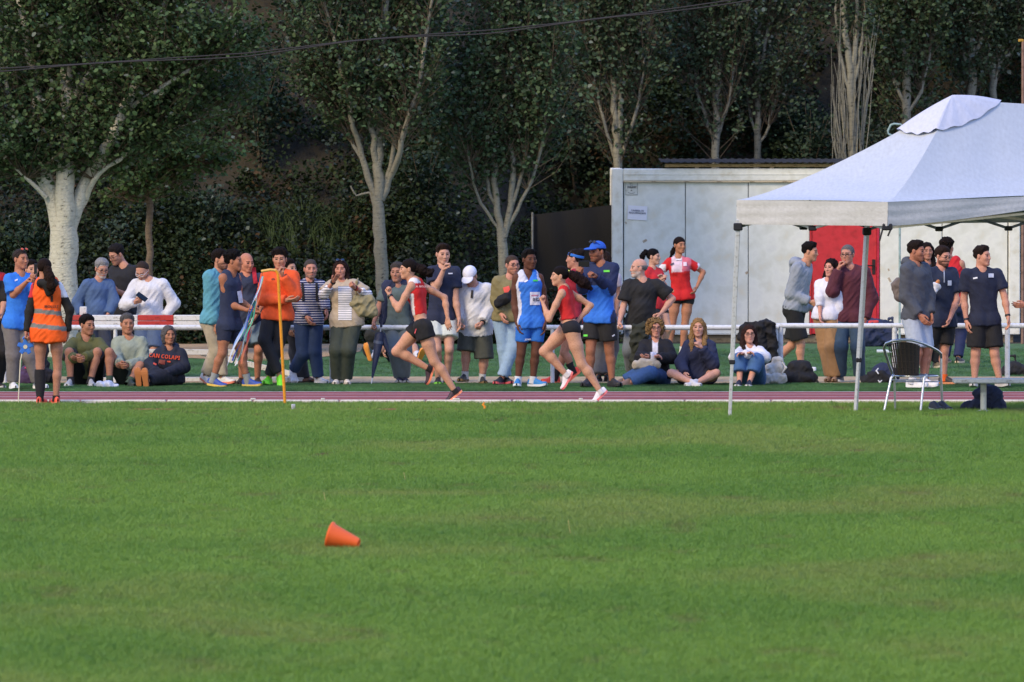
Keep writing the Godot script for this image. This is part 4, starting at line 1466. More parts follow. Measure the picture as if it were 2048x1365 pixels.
	m = person("person with blue patterned headband and crimson top behind the second runner", {f = 768, hd = [1149, 518], nk = [1150, 541], pv = [1146, 641], H = 1.72, yaw = -95.0, hy = -105.0, g = 0.95, group = rail, skin = srgb(190, 140, 120),
		B = [[1150, 590, 0.05], [1135, 620, 0.08]], LA = [[1130, 700, -0.1], [1110, 757, -0.1], -60.0, 0.0], LB = [[1128, 705, 0.06], [1146, 742, 0.04], -80.0, 40.0],
		tops = [{c = srgb(165, 35, 55), sl = 0.6, off = 0.02, hem = 0.04}], bottom = {c = srgb(28, 28, 34), len = 0.5, off = 0.015}, hair = [["bun", srgb(42, 34, 32)], ["bandana", srgb(40, 110, 200)]], socks = [srgb(28, 28, 32), 0.11], shoes = [srgb(255, 85, 65), srgb(255, 120, 90)]})
	m = person("man in blue cap and blue jacket filming with a phone", {f = 779, hd = [1194, 504], nk = [1203, 528], pv = [1200, 640], H = 1.84, yaw = -25.0, hy = -48.0, hp = 4.0, g = 1.05, skin = srgb(160, 108, 84),
		A = [[1166, 575, 0.10], [1158, 548, 0.36], "fist"], B = [[1219, 578, 0.12], [1190, 551, 0.36], "fist"], thumbA = Vector3(0.3, 0.2, 1), thumbB = Vector3(0, 0.2, 1),
		LA = [[1181, 702, 0.04], [1177, 761, 0.02], -20.0, 0.0], LB = [[1219, 702, 0.0], [1224, 761, 0.0], 30.0, 0.0],
		tops = [{name = "jacket", sl = 1.95, off = 0.024, hem = 0.03, paint = func(p, i):
			var q: float = absf((p - i.P).dot(i.u))
			var hh: float = (p - i.P).dot(i.up)
			return srgb(30, 46, 84) if hh > 0.42 or q > 0.185 or (p - i.P).dot(i.fwd) > 0.19 else srgb(48, 118, 222)}], bottom = {c = srgb(30, 30, 32), len = 0.66, off = 0.024, flare = 0.02}, hair = [["crop", DARKHAIR], ["cap", srgb(38, 96, 200)]], beard = [srgb(60, 45, 38), 0.55], shoes = [srgb(42, 42, 46), srgb(36, 36, 40)]})
	glasses(m, srgb(25, 25, 28), true, srgb(25, 25, 30))
	patch(m, m.tops[0], "club_print", 1213, 542, 12, 4, plain(srgb(90, 210, 60)))
	patch(m, m.bottom, "club_print", 1171, 671, 8, 4, plain(srgb(90, 210, 60)))
	patch(m, m.bottom, "logo", 1227, 671, 6, 3, plain(srgb(220, 220, 225)), 0.6)
	phone("dark phone held level by the man in the blue cap", at(1168, 528, dist(779) - 0.46), Basis.from_euler(Vector3(0, -0.5, 1.57)))
	m = person("person in white and red shirt and grey trousers behind the man in the blue cap", {f = 765, hd = [1210, 522], nk = [1212, 546], pv = [1208, 640], H = 1.72, yaw = 165.0, hy = 150.0, w = true, group = rail,
		A = [[1236, 592, 0.0], [1234, 618, 0.1]], B = [[1186, 590], [1188, 620]], LA = [1214, 170], LB = [1198, 180],
		tops = [{c = srgb(200, 190, 200), sl = 0.5, off = 0.016, hem = 0.05}], bottom = {c = srgb(98, 98, 100), len = 1.95, off = 0.018}, hair = [["long", srgb(58, 42, 36)]], shoes = [srgb(40, 40, 44), srgb(60, 60, 60)]})
	# ----- runners
	m = person("leading runner in red and white crop top and black shorts", {f = 808, hd = [816, 539], nk = [831, 561], pv = [843, 654], H = 1.68, w = true, yaw = -118.0, hipyaw = -80.0, hy = -88.0, hp = 2.0, g = 0.92, legs = 1.12, skin = srgb(206, 156, 130),
		B = [[797, 619, 0.14], [779, 590, 0.04], "fist"], A = [[889, 596, -0.16], [895, 637, -0.08], "relaxed"], thumbB = Vector3(0.6, 0, -1), palm = Vector3(1, 0, 0.2),
		LA = [[792, 704, -0.10], [856, 738, -0.10], -80.0, 72.0], LB = [[868, 722, 0.10], [909, 781, 0.10], -84.0, 38.0],
		tops = [{name = "crop_top", sl = 0.0, off = 0.010, hem = -0.14, fold = 0.006, paint = func(p, i): return srgb(232, 230, 236) if ((p - i.P).dot(i.u) > 0.02 and (p - i.P).dot(i.fwd) > 0.02 and (p - i.P).dot(i.fwd) < 0.075 and (p - i.P).dot(i.up) < 0.40) or ((p - i.P).dot(i.up) > 0.51 and (p - i.P).dot(i.u) > 0.02) else srgb(212, 34, 36)}],
		bottom = {c = srgb(22, 22, 26), len = 0.34, off = 0.022, flare = 0.03, rise = 0.06, fold = 0.02}, hair = [["tied", srgb(40, 30, 27)]], socks = [srgb(28, 24, 28), 0.015],
		tail = {c = srgb(44, 32, 29), pts = [[829, 534], [845, 540], [858, 547], [866, 540]], r = [0.05, 0.055, 0.045, 0.018]}, shoes = [srgb(52, 28, 44), srgb(255, 150, 110)], shoe_size = 0.96})
	lettering(m, m.tops[0], "C.A. MOLLET", 843, 573, 4.0, plain(srgb(225, 190, 195)), -0.04)
	patch(m, m.bottom, "print", 831, 662, 2, 10, plain(srgb(220, 90, 100)), -0.3)
	wristband(m, 1, srgb(30, 30, 34))
	m = person("second runner in red crop top and black briefs with a flying ponytail", {f = 807, hd = [1119, 553], nk = [1130, 576], pv = [1139, 656], H = 1.64, w = true, yaw = -112.0, hipyaw = -80.0, hy = -88.0, g = 0.94, legs = 1.16, skin = srgb(208, 160, 134),
		B = [[1098, 639, 0.14], [1086, 607, 0.05], "fist"], A = [[1182, 612, -0.14], [1156, 642, -0.06], "relaxed"], thumbB = Vector3(0.6, 0, -1), palm = Vector3(1, 0, 0.2),
		LA = [[1088, 704, -0.10], [1132, 750, -0.10], -85.0, 62.0], LB = [[1163, 728, 0.10], [1200, 782, 0.10], -84.0, 42.0],
		tops = [{name = "crop_top", c = srgb(205, 34, 38), sl = 0.0, off = 0.010, hem = -0.10, fold = 0.006}],
		bottom = {name = "briefs", c = srgb(24, 24, 32), len = 0.10, off = 0.008, flare = 0.0, rise = 0.05, fold = 0.0}, hair = [["tied", srgb(34, 25, 24)]], socks = [srgb(225, 222, 225), 0.02],
		tail = {c = srgb(46, 30, 30), pts = [[1134, 545], [1152, 554], [1168, 566], [1182, 578]], r = [0.035, 0.06, 0.062, 0.02]}, shoes = [srgb(232, 228, 235), srgb(240, 130, 130)], shoe_size = 0.96})
	put("hair_tie", tube_mesh([at(1133, 544, m.d) - m.base, at(1137, 546, m.d) - m.base], [0.03, 0.034], 14), plain(srgb(210, 215, 90)), m.root)
	# ----- right of centre
	m = person("bald bearded man in black T-shirt leaning on the rail looking left", {f = 768, broad = 1.1, hd = [1277, 537], nk = [1286, 561], pv = [1283, 648], H = 1.72, yaw = 0.0, hy = -78.0, g = 1.16, belly = 1.25, group = rail, skin = srgb(205, 158, 140),
		A = [[1247, 613, 0.04], [1239, 644, 0.18], "fist"], B = [[1345, 598, 0.02], [1322, 627, 0.10], "fist"], LA = [[1260, 700, 0.10], [1264, 742, -0.12], 0.0, 40.0], LB = [1300, 10],
		tops = [{c = srgb(26, 27, 30), sl = 0.75, off = 0.026, hem = 0.08, loose = 0.03}], bottom = {c = srgb(108, 116, 124), len = 1.95, off = 0.022, flare = 0.012}, hair = [["fringe", srgb(165, 160, 158)]], beard = [srgb(200, 196, 192), 0.7], shoes = [srgb(60, 60, 62), srgb(230, 230, 228)]})
	m = person("girl with black ponytail in red shirt standing behind the bald man", {f = 720, hd = [1308, 514], nk = [1305, 537], pv = [1312, 610], H = 1.56, w = true, yaw = 45.0, hy = 68.0, skin = srgb(205, 160, 142),
		A = [[1300, 578, 0.08], [1318, 560, 0.2]], B = [[1328, 572, 0.0], [1322, 556, 0.15]],
		tops = [{c = srgb(200, 36, 44), sl = 0.6, off = 0.02, hem = 0.06}], bottom = {c = srgb(28, 28, 40), len = 0.4}, hair = [["tied", srgb(26, 23, 26)]], tail = {c = srgb(26, 22, 25), pts = [[1292, 504], [1285, 512], [1284, 524]], r = [0.035, 0.035, 0.015]}, shoes = [srgb(210, 210, 210), srgb(230, 230, 230)]})
	m = person("tall girl in red T-shirt with white chest panel standing hands on hips", {f = 714, hd = [1360, 491], nk = [1357, 516], pv = [1364, 596], H = 1.70, w = true, yaw = 0.0, hy = 32.0, g = 0.95, skin = srgb(180, 126, 100),
		A = [[1316, 549, -0.05], [1336, 578, 0.05], "fist"], B = [[1407, 545, -0.05], [1394, 574, 0.06], "relaxed"],
		LA = [[1345, 648, 0.02], [1338, 700], -15.0, 0.0], LB = [[1370, 650, 0.02], [1365, 702], 20.0, 0.0],
		tops = [{sl = 0.62, off = 0.018, hem = 0.02, paint = func(p, i):
			var hh: float = (p - i.P).dot(i.up)
			var q: float = (p - i.P).dot(i.u)
			if absf(q) > 0.225 and hh < 0.5:
				return srgb(225, 222, 232)
			if hh > 0.37 and absf(q + 0.01) < 0.14:
				return srgb(222, 200, 214) if q < 0.0 else srgb(214, 110, 128)
			return srgb(205, 30, 34)}], bottom = {c = srgb(24, 24, 30), len = 0.22, off = 0.006, flare = 0.0, fold = 0.0}, hair = [["tied", srgb(42, 30, 28)]], tail = {c = srgb(40, 29, 27), pts = [[1349, 497, -0.08], [1345, 506, -0.08], [1341, 516, -0.07]], r = [0.03, 0.03, 0.012]},
		socks = [srgb(225, 225, 225), 0.06], shoes = [srgb(215, 212, 210), srgb(230, 230, 230)]})
	patch(m, m.tops[0], "logo", 1344, 528, 8, 3, plain(srgb(45, 30, 60)), 0.5)
	patch(m, m.tops[0], "club_crest", 1370, 528, 7, 8, plain(srgb(225, 205, 212)))
	patch(m, m.tops[0], "collar", 1357, 519, 12, 3, cloth(srgb(228, 226, 236)))
	m = person("seated woman with curly fair hair in black jacket and blue jeans", {f = 772, hd = [1311, 657], nk = [1312, 682], pv = [1312, 757], H = 1.62, w = true, yaw = -6.0, hy = 10.0, g = 1.15, skin = srgb(205, 150, 130),
		palm = Vector3(0, -0.6, -1), A = [[1281, 716, 0.14], [1310, 712, 0.32]], B = [[1343, 716, 0.14], [1300, 715, 0.30]],
		LA = [[1284, 742, 0.32], [1246, 762, 0.30], -70.0, 0.0], LB = [[1300, 744, 0.38], [1258, 764, 0.42], -60.0, 0.0],
		tops = [{name = "jacket", sl = 1.95, off = 0.034, hem = 0.0, fold = 0.03, paint = func(p, i): return srgb(225, 222, 230) if absf((p - i.P).dot(i.u)) < 0.035 and (p - i.P).dot(i.fwd) > 0.0 and (p - i.P).dot(i.up) > 0.2 else srgb(24, 25, 32)}], bottom = {c = srgb(58, 92, 142), len = 1.9, off = 0.02}, hair = [["curly", srgb(172, 138, 92)]], shoes = [srgb(150, 120, 100), srgb(150, 120, 100)]})
	glasses(m, srgb(60, 45, 45))
	m = person("girl with long blonde hair in navy hoodie sitting cross-legged", {f = 773, hd = [1397, 656], nk = [1399, 683], pv = [1398, 757], H = 1.66, w = true, yaw = 0.0, hy = -4.0, g = 1.05, skin = srgb(208, 158, 138),
		A = [[1362, 727, 0.10], [1370, 747, 0.30]], B = [[1426, 728, 0.16], [1402, 694, 0.24], "fist"], thumbB = Vector3(-1, 0, 1),
		LA = [[1342, 746, 0.26], [1380, 762, 0.48], 40.0, 0.0], LB = [[1432, 746, 0.26], [1392, 764, 0.44], -50.0, 0.0],
		tops = [{name = "hoodie", c = srgb(38, 44, 72), sl = 1.95, off = 0.036, hem = 0.0, hood = true, fold = 0.03}], bottom = {c = srgb(32, 36, 56), len = 0.5, off = 0.02}, hair = [["longer", srgb(192, 150, 98)]], shoes = [srgb(205, 205, 210), srgb(225, 225, 225)]})
	m = person("woman with glasses in white top and jeans sitting with arms on knees", {f = 773, hd = [1499, 669], nk = [1501, 694], pv = [1505, 757], H = 1.58, w = true, yaw = -4.0, hy = 6.0, g = 0.95, skin = srgb(205, 152, 132),
		palm = Vector3(0, -1, -0.4), A = [[1468, 714, 0.24], [1494, 706, 0.42]], B = [[1530, 714, 0.22], [1486, 707, 0.44]],
		LA = [[1479, 718, 0.38], [1477, 762, 0.50], -12.0, 0.0], LB = [[1512, 720, 0.38], [1497, 762, 0.52], -8.0, 0.0],
		tops = [{c = srgb(222, 222, 232), sl = 1.98, off = 0.024, hem = 0.0}], bottom = {c = srgb(62, 100, 150), len = 1.55, off = 0.02, flare = 0.02}, hair = [["long", srgb(70, 48, 42)]], shoes = [srgb(34, 42, 64), srgb(220, 220, 225)]})
	glasses(m, srgb(40, 35, 35))
	# ----- under the canopy
	m = person("young man in grey hoodie and black shorts walking past the red door", {f = 744, hd = [1621, 504], nk = [1606, 528], pv = [1591, 616], H = 1.78, yaw = 62.0, hy = 74.0, hp = 6.0, g = 1.0, skin = srgb(200, 148, 122),
		A = [[1582, 588, 0.12], [1620, 604, 0.16], "relaxed"], B = [[1604, 596, -0.12], [1625, 620, -0.08]],
		LA = [[1602, 690, 0.06], [1603, 737, 0.05], 75.0, 0.0], LB = [[1584, 692, -0.08], [1556, 722, -0.10], 75.0, 35.0],
		tops = [{name = "hoodie", c = srgb(146, 154, 166), sl = 1.92, off = 0.032, hem = 0.03, hood = true, fold = 0.03}], bottom = {c = srgb(24, 24, 26), len = 0.85, off = 0.028, flare = 0.03}, hair = [["quiff", srgb(30, 25, 25)]], socks = [srgb(220, 220, 220), 0.08], shoes = [srgb(225, 225, 225), srgb(240, 240, 240)]})
	m = person("woman in white blouse and tan trousers beside the man in burgundy", {f = 766, hd = [1662, 536], nk = [1658, 560], pv = [1653, 632], H = 1.58, w = true, yaw = -25.0, hy = -32.0, group = rail, skin = srgb(210, 155, 138),
		A = [[1640, 596, 0.06], [1640, 628, 0.12]], LA = [1662, -20], LB = [1672, -10],
		tops = [{name = "blouse", c = srgb(222, 224, 238), sl = 1.5, off = 0.022, hem = 0.04}], bottom = {c = srgb(160, 124, 86), len = 1.97, off = 0.022, flare = 0.018}, hair = [["long", srgb(44, 32, 32)]], shoes = [srgb(150, 120, 95), srgb(120, 95, 75)]})
	m = person("grey haired man with glasses in burgundy sweater holding a phone to his ear", {f = 766, broad = 1.12, hd = [1695, 510], nk = [1701, 535], pv = [1699, 636], H = 1.78, yaw = -4.0, hy = -24.0, g = 1.05, group = rail, skin = srgb(196, 142, 122),
		A = [[1665, 582, 0.12], [1677, 538, 0.12], "fist"], B = [[1744, 596, 0.0], [1730, 638, 0.08]], LA = [1682, -15], LB = [1720, 12],
		tops = [{name = "sweater", c = srgb(84, 34, 48), sl = 1.95, off = 0.032, hem = 0.05, fold = 0.028}], bottom = {c = srgb(48, 72, 96), len = 1.95, off = 0.016}, hair = [["crop", srgb(135, 132, 132)]], brow = srgb(90, 85, 82), shoes = [srgb(40, 40, 46), srgb(190, 190, 190)]})
	glasses(m, srgb(30, 30, 32))
	m = person("man in charcoal hoodie and pale denim shorts with a bag on his back", {f = 781, hd = [1834, 503], nk = [1831, 529], pv = [1834, 634], H = 1.82, yaw = 45.0, hy = 68.0, hp = 4.0, skin = srgb(176, 122, 98),
		A = [[1812, 594, 0.10], [1838, 630, 0.18]], B = [[1858, 592, -0.1], [1862, 628, 0.0]],
		LA = [[1836, 706, 0.10], [1824, 762, 0.10], 70.0, 0.0], LB = [[1852, 706, -0.02], [1848, 762, 0.0], 60.0, 0.0],
		tops = [{name = "hoodie", c = srgb(74, 80, 90), sl = 1.95, off = 0.034, hem = 0.02, hood = true, fold = 0.03}], bottom = {c = srgb(175, 190, 208), len = 0.86, off = 0.028, flare = 0.02}, hair = [["quiff", srgb(44, 34, 30)]], beard = [srgb(70, 50, 42), 0.3], socks = [srgb(215, 215, 220), 0.05], shoes = [srgb(228, 228, 232), srgb(235, 235, 238)]})
	m = person("woman with long dark hair behind the man in the charcoal hoodie", {f = 738, hd = [1855, 503], nk = [1856, 526], pv = [1860, 612], H = 1.66, w = true, yaw = 20.0, hy = 10.0, skin = srgb(180, 130, 112),
		tops = [{c = srgb(34, 36, 48), sl = 0.6, off = 0.018, hem = 0.05}], bottom = {c = srgb(34, 36, 46), len = 1.95}, hair = [["longer", srgb(38, 28, 28)]], shoes = [srgb(120, 110, 90), srgb(200, 190, 170)]})
	m = person("bearded man with glasses in navy jacket and black shorts eating a sandwich", {f = 772, hd = [1887, 514], nk = [1882, 538], pv = [1883, 642], H = 1.76, yaw = 25.0, hy = 42.0, hp = 8.0, g = 1.08, skin = srgb(205, 150, 130),
		A = [[1857, 596, 0.10], [1867, 576, 0.30], "fist"], B = [[1914, 600, 0.0], [1900, 636, 0.12]],
		LA = [[1856, 703, 0.04], [1851, 757, 0.02], 10.0, 0.0], LB = [[1889, 703, 0.0], [1889, 757, 0.0], 60.0, 0.0],
		tops = [{name = "jacket", c = srgb(32, 42, 66), sl = 0.75, off = 0.03, hem = 0.08, fold = 0.03}], bottom = {c = srgb(24, 24, 28), len = 0.78, off = 0.024, flare = 0.02}, hair = [["short", srgb(58, 42, 36)]], beard = [srgb(66, 44, 36), 0.85], socks = [srgb(250, 110, 40), 0.05], shoes = [srgb(46, 38, 38), srgb(225, 150, 110)]})
	glasses(m, srgb(45, 40, 40))
	patch(m, m.tops[0], "logo", 1899, 566, 8, 10, plain(srgb(200, 205, 215)))
	patch(m, m.tops[0], "lanyard", 1888, 553, 2.5, 24, cloth(srgb(150, 160, 180)))
	m = person("person with dark curly hair in red bib vest seen from behind", {f = 728, hd = [1895, 496], nk = [1903, 519], pv = [1904, 612], H = 1.70, yaw = 160.0, hy = 150.0, skin = srgb(190, 140, 120),
		A = [[1930, 560], [1924, 596, 0.1]], B = [[1880, 560], [1884, 596, 0.05]],
		tops = [{name = "vest", c = srgb(200, 30, 42), sl = 0.0, off = 0.03, hem = -0.04}], bottom = {c = srgb(34, 44, 84), len = 1.95}, hair = [["mop", srgb(40, 30, 28)]], shoes = [srgb(60, 60, 66), srgb(225, 200, 170)]})
	for sx in [1908, 1914]:
		patch(m, m.tops[0], "print", sx, 553, 2, 10, plain(srgb(225, 205, 210)), 0.2)
	m = person("man in navy T-shirt and black shorts standing at the right", {f = 779, broad = 1.2, hd = [1966, 513], nk = [1964, 539], pv = [1970, 644], H = 1.78, yaw = 12.0, hy = 58.0, g = 1.1, skin = srgb(205, 152, 130),
		A = [[1929, 598, 0.0], [1933, 642, 0.06]], B = [[2010, 594, 0.0], [2016, 634, 0.08]],
		LA = [[1952, 708, 0.03], [1950, 761, 0.03], -10.0, 0.0], LB = [[1990, 708, 0.03], [2000, 761, 0.03], 30.0, 0.0],
		tops = [{c = srgb(28, 36, 60), sl = 0.68, off = 0.02, hem = 0.04, loose = 0.02}], bottom = {c = srgb(24, 24, 28), len = 0.80, off = 0.028, flare = 0.025}, hair = [["quiff", srgb(50, 38, 34)]], shoes = [srgb(165, 162, 165), srgb(200, 198, 198)]})
	patch(m, m.tops[0], "logo", 1950, 556, 9, 3, plain(srgb(220, 225, 230)), 0.2)
	patch(m, m.tops[0], "club_print", 1982, 551, 11, 8, plain(srgb(190, 195, 205)))
	wristband(m, 1, BLACK)
	wristband(m, 0, srgb(40, 40, 50), "bracelet")
	m = person("person beyond the right edge reaching an open hand into view", {f = 778, hd = [2092, 520], nk = [2094, 546], pv = [2096, 645], H = 1.72, yaw = -60.0, group = rail, skin = srgb(190, 135, 112),
		A = [[2082, 608, 0.04], [2051, 610, 0.10], "relaxed"], tops = [{c = srgb(50, 70, 120), sl = 0.6, off = 0.02}], bottom = {c = srgb(40, 42, 52), len = 1.95}, hair = [["short", DARKHAIR]]})

func stripe_mat(c0: Color, c1: Color, period: float, share: float) -> StandardMaterial3D:
	var im := Image.create(4, 128, false, Image.FORMAT_RGB8)
	im.fill(c0)
	im.fill_rect(Rect2i(0, 0, 4, int(128 * share)), c1)
	var m := StandardMaterial3D.new()
	m.albedo_texture = ImageTexture.create_from_image(im)
	m.uv1_scale = Vector3(1, 1.0 / period, 1)
	m.roughness = 0.85
	return m

func stripe_uv_mat(c0: Color, c1: Color, count: int) -> StandardMaterial3D:
	var m := stripe_mat(c0, c1, 1.0 / count, 0.4)
	return m

# ---------------------------------------------------------------- ground, track, turf
func sheet(x0: float, x1: float, z0: float, z1: float, y: float) -> ArrayMesh:
	var st := new_st()
	quad(st, Vector3(x0, y, z0), Vector3(x0, y, z1), Vector3(x1, y, z1), Vector3(x1, y, z0))
	return st.commit()

func ground_mat(key: String, c: Color, dark: float, scale: float, rough := 0.95, bump := 5.0) -> StandardMaterial3D:
	var m := StandardMaterial3D.new()
	m.albedo_color = c
	m.albedo_texture = noise_tex("ground" + key, 0.015, 512, false, 1.0, ramp([[0.0, Color(dark, dark, dark * 0.95)], [0.45, Color(0.88, 0.88, 0.86)], [1.0, Color(1, 1, 1)]]), 40 + key.length(), FastNoiseLite.TYPE_SIMPLEX_SMOOTH, 6)
	m.uv1_triplanar = true
	m.uv1_world_triplanar = true
	m.uv1_scale = Vector3(scale, scale, scale)
	m.normal_enabled = true
	m.normal_texture = noise_tex("grain", 0.05, 512, true, bump, null, 17)
	m.roughness = rough
	return m

func lay_ground() -> void:
	structure("ground", sheet(-200, 200, -200, 120, -0.03), ground_mat("far", srgb(88, 92, 58), 0.6, 0.2))
	structure("field", sheet(-14, 14, -0.0, 60, 0.0), ground_mat("field", srgb(70, 96, 34), 0.55, 0.9))
	structure("track", sheet(-16, 16, -4.42, -0.06, 0.006), ground_mat("track", srgb(162, 80, 78), 0.80, 0.7, 0.9, 3.0))
	for row in [[785.6, 0.05], [790.3, 0.04], [795.8, 0.04], [802.2, 0.045]]:
		var z: float = 90.0 - dist(row[0])
		structure("lane_line", sheet(-16, 16, z - row[1], z + row[1], 0.010), worn(srgb(225, 205, 205), 0.8, 0.0, 0.6, 0.8))
	structure("turf_strip", sheet(-16, 16, -7.30, -4.42, 0.006), ground_mat("turf", srgb(78, 124, 66), 0.62, 0.8))
	structure("path", sheet(-16, 16, -10.4, -7.30, 0.010), ground_mat("path", srgb(200, 172, 132), 0.70, 0.5))
	structure("turf_field", sheet(-16, 16, -27.2, -10.4, 0.006), ground_mat("turf", srgb(74, 116, 62), 0.62, 0.8))
	# worn sandy ground at the foot of the bank, with an uneven edge
	var st := new_st()
	var rng := RandomNumberGenerator.new()
	rng.seed = 4
	var n := 40
	var near := []
	var far := []
	for i in n + 1:
		var x := lerpf(-7.6, -2.2, float(i) / n)
		var t := float(i) / n
		near.append(Vector3(x, 0.012, -18.2 - 1.8 * sin(t * 5.0) - rng.randf() * 0.5 - 6.0 * pow(absf(t * 2.0 - 1.0), 4.0)))
		far.append(Vector3(x, 0.012, -27.0 + rng.randf() * 0.4))
	for i in n:
		quad(st, far[i], near[i], near[i + 1], far[i + 1])
	structure("sand", st.commit(), ground_mat("sand", srgb(194, 160, 120), 0.72, 0.6))
	# kerb along the inner lane: white painted blocks
	var k := 0
	var x := -13.0
	while x < 13.0:
		var L := 1.0
		var kb := put("kerb_block", box_mesh(Vector3(L - 0.012, 0.055, 0.07), 0.012), worn(srgb(214, 208, 198), 0.7, 0.0, 0.62, 2.0), self, Transform3D(Basis(), Vector3(x + L / 2.0, 0.024, -0.02)))
		kb.set_meta("kind", "structure")
		x += L
		k += 1
	# reddish drain edging in the grass
	var z := 90.0 - dist(821.5)
	structure("drain_edging", box_mesh(Vector3(30, 0.05, 0.10), 0.01), worn(srgb(140, 88, 62), 0.9, 0.0, 0.5, 3.0), Transform3D(Basis(), Vector3(0, -0.006, z)))
	# small white marker tags on the kerb
	var i := 0
	for px in [[912, 810, 14], [1162, 810, 8], [645, 811, 8], [505, 811, 10]]:
		var p := ground(px[0], 809.5)
		var t := put("kerb_marker", box_mesh(Vector3(px[2] / 173.0, 0.018, 0.05), 0.004), worn(srgb(232, 230, 224)), self, Transform3D(Basis(), Vector3(p.x, 0.061, -0.02)))
		tag(t, ["wide white marker plate on the kerb under the leading runner", "small white plate on the kerb near the second runner", "white plate on the kerb right of the ribbon pole", "white plate on the kerb left of the ribbon pole"][i], "marker", "markers on the kerb")
		i += 1
	var p := ground(968, 823)
	var st2 := new_st()
	tube(st2, [Vector3(0, 0, 0), Vector3(0.01, 0.05, 0), Vector3(-0.012, 0.075, 0), Vector3(0.004, 0.1, 0)], [0.012, 0.014, 0.014, 0.008], 8)
	var o := put("orange_peg", st2.commit(), plain(srgb(240, 150, 40), 0.5), self, Transform3D(Basis(), p))
	tag(o, "small orange peg stuck in the grass edge beside the track", "peg")
	p = ground(586, 823)
	o = put("white_tag", box_mesh(Vector3(0.045, 0.08, 0.02), 0.008), worn(srgb(205, 208, 212)), self, Transform3D(Basis(Vector3.UP, 0.4), p + Vector3(0, 0.04, 0)))
	tag(o, "small pale plastic tag standing in grass right of the ribbon pole", "tag")

# ---------------------------------------------------------------- grass
func multi(called: String, mesh: Mesh, mat: Material, buf: PackedFloat32Array, parent: Node) -> MultiMeshInstance3D:
	var mm := MultiMesh.new()
	mm.transform_format = MultiMesh.TRANSFORM_3D
	mm.use_colors = true
	mm.mesh = mesh
	mm.instance_count = int(buf.size() / 16.0)
	mm.buffer = buf
	var o := MultiMeshInstance3D.new()
	o.multimesh = mm
	o.material_override = mat
	o.name = numbered(called) if parent == self else called
	parent.add_child(o, true)
	return o

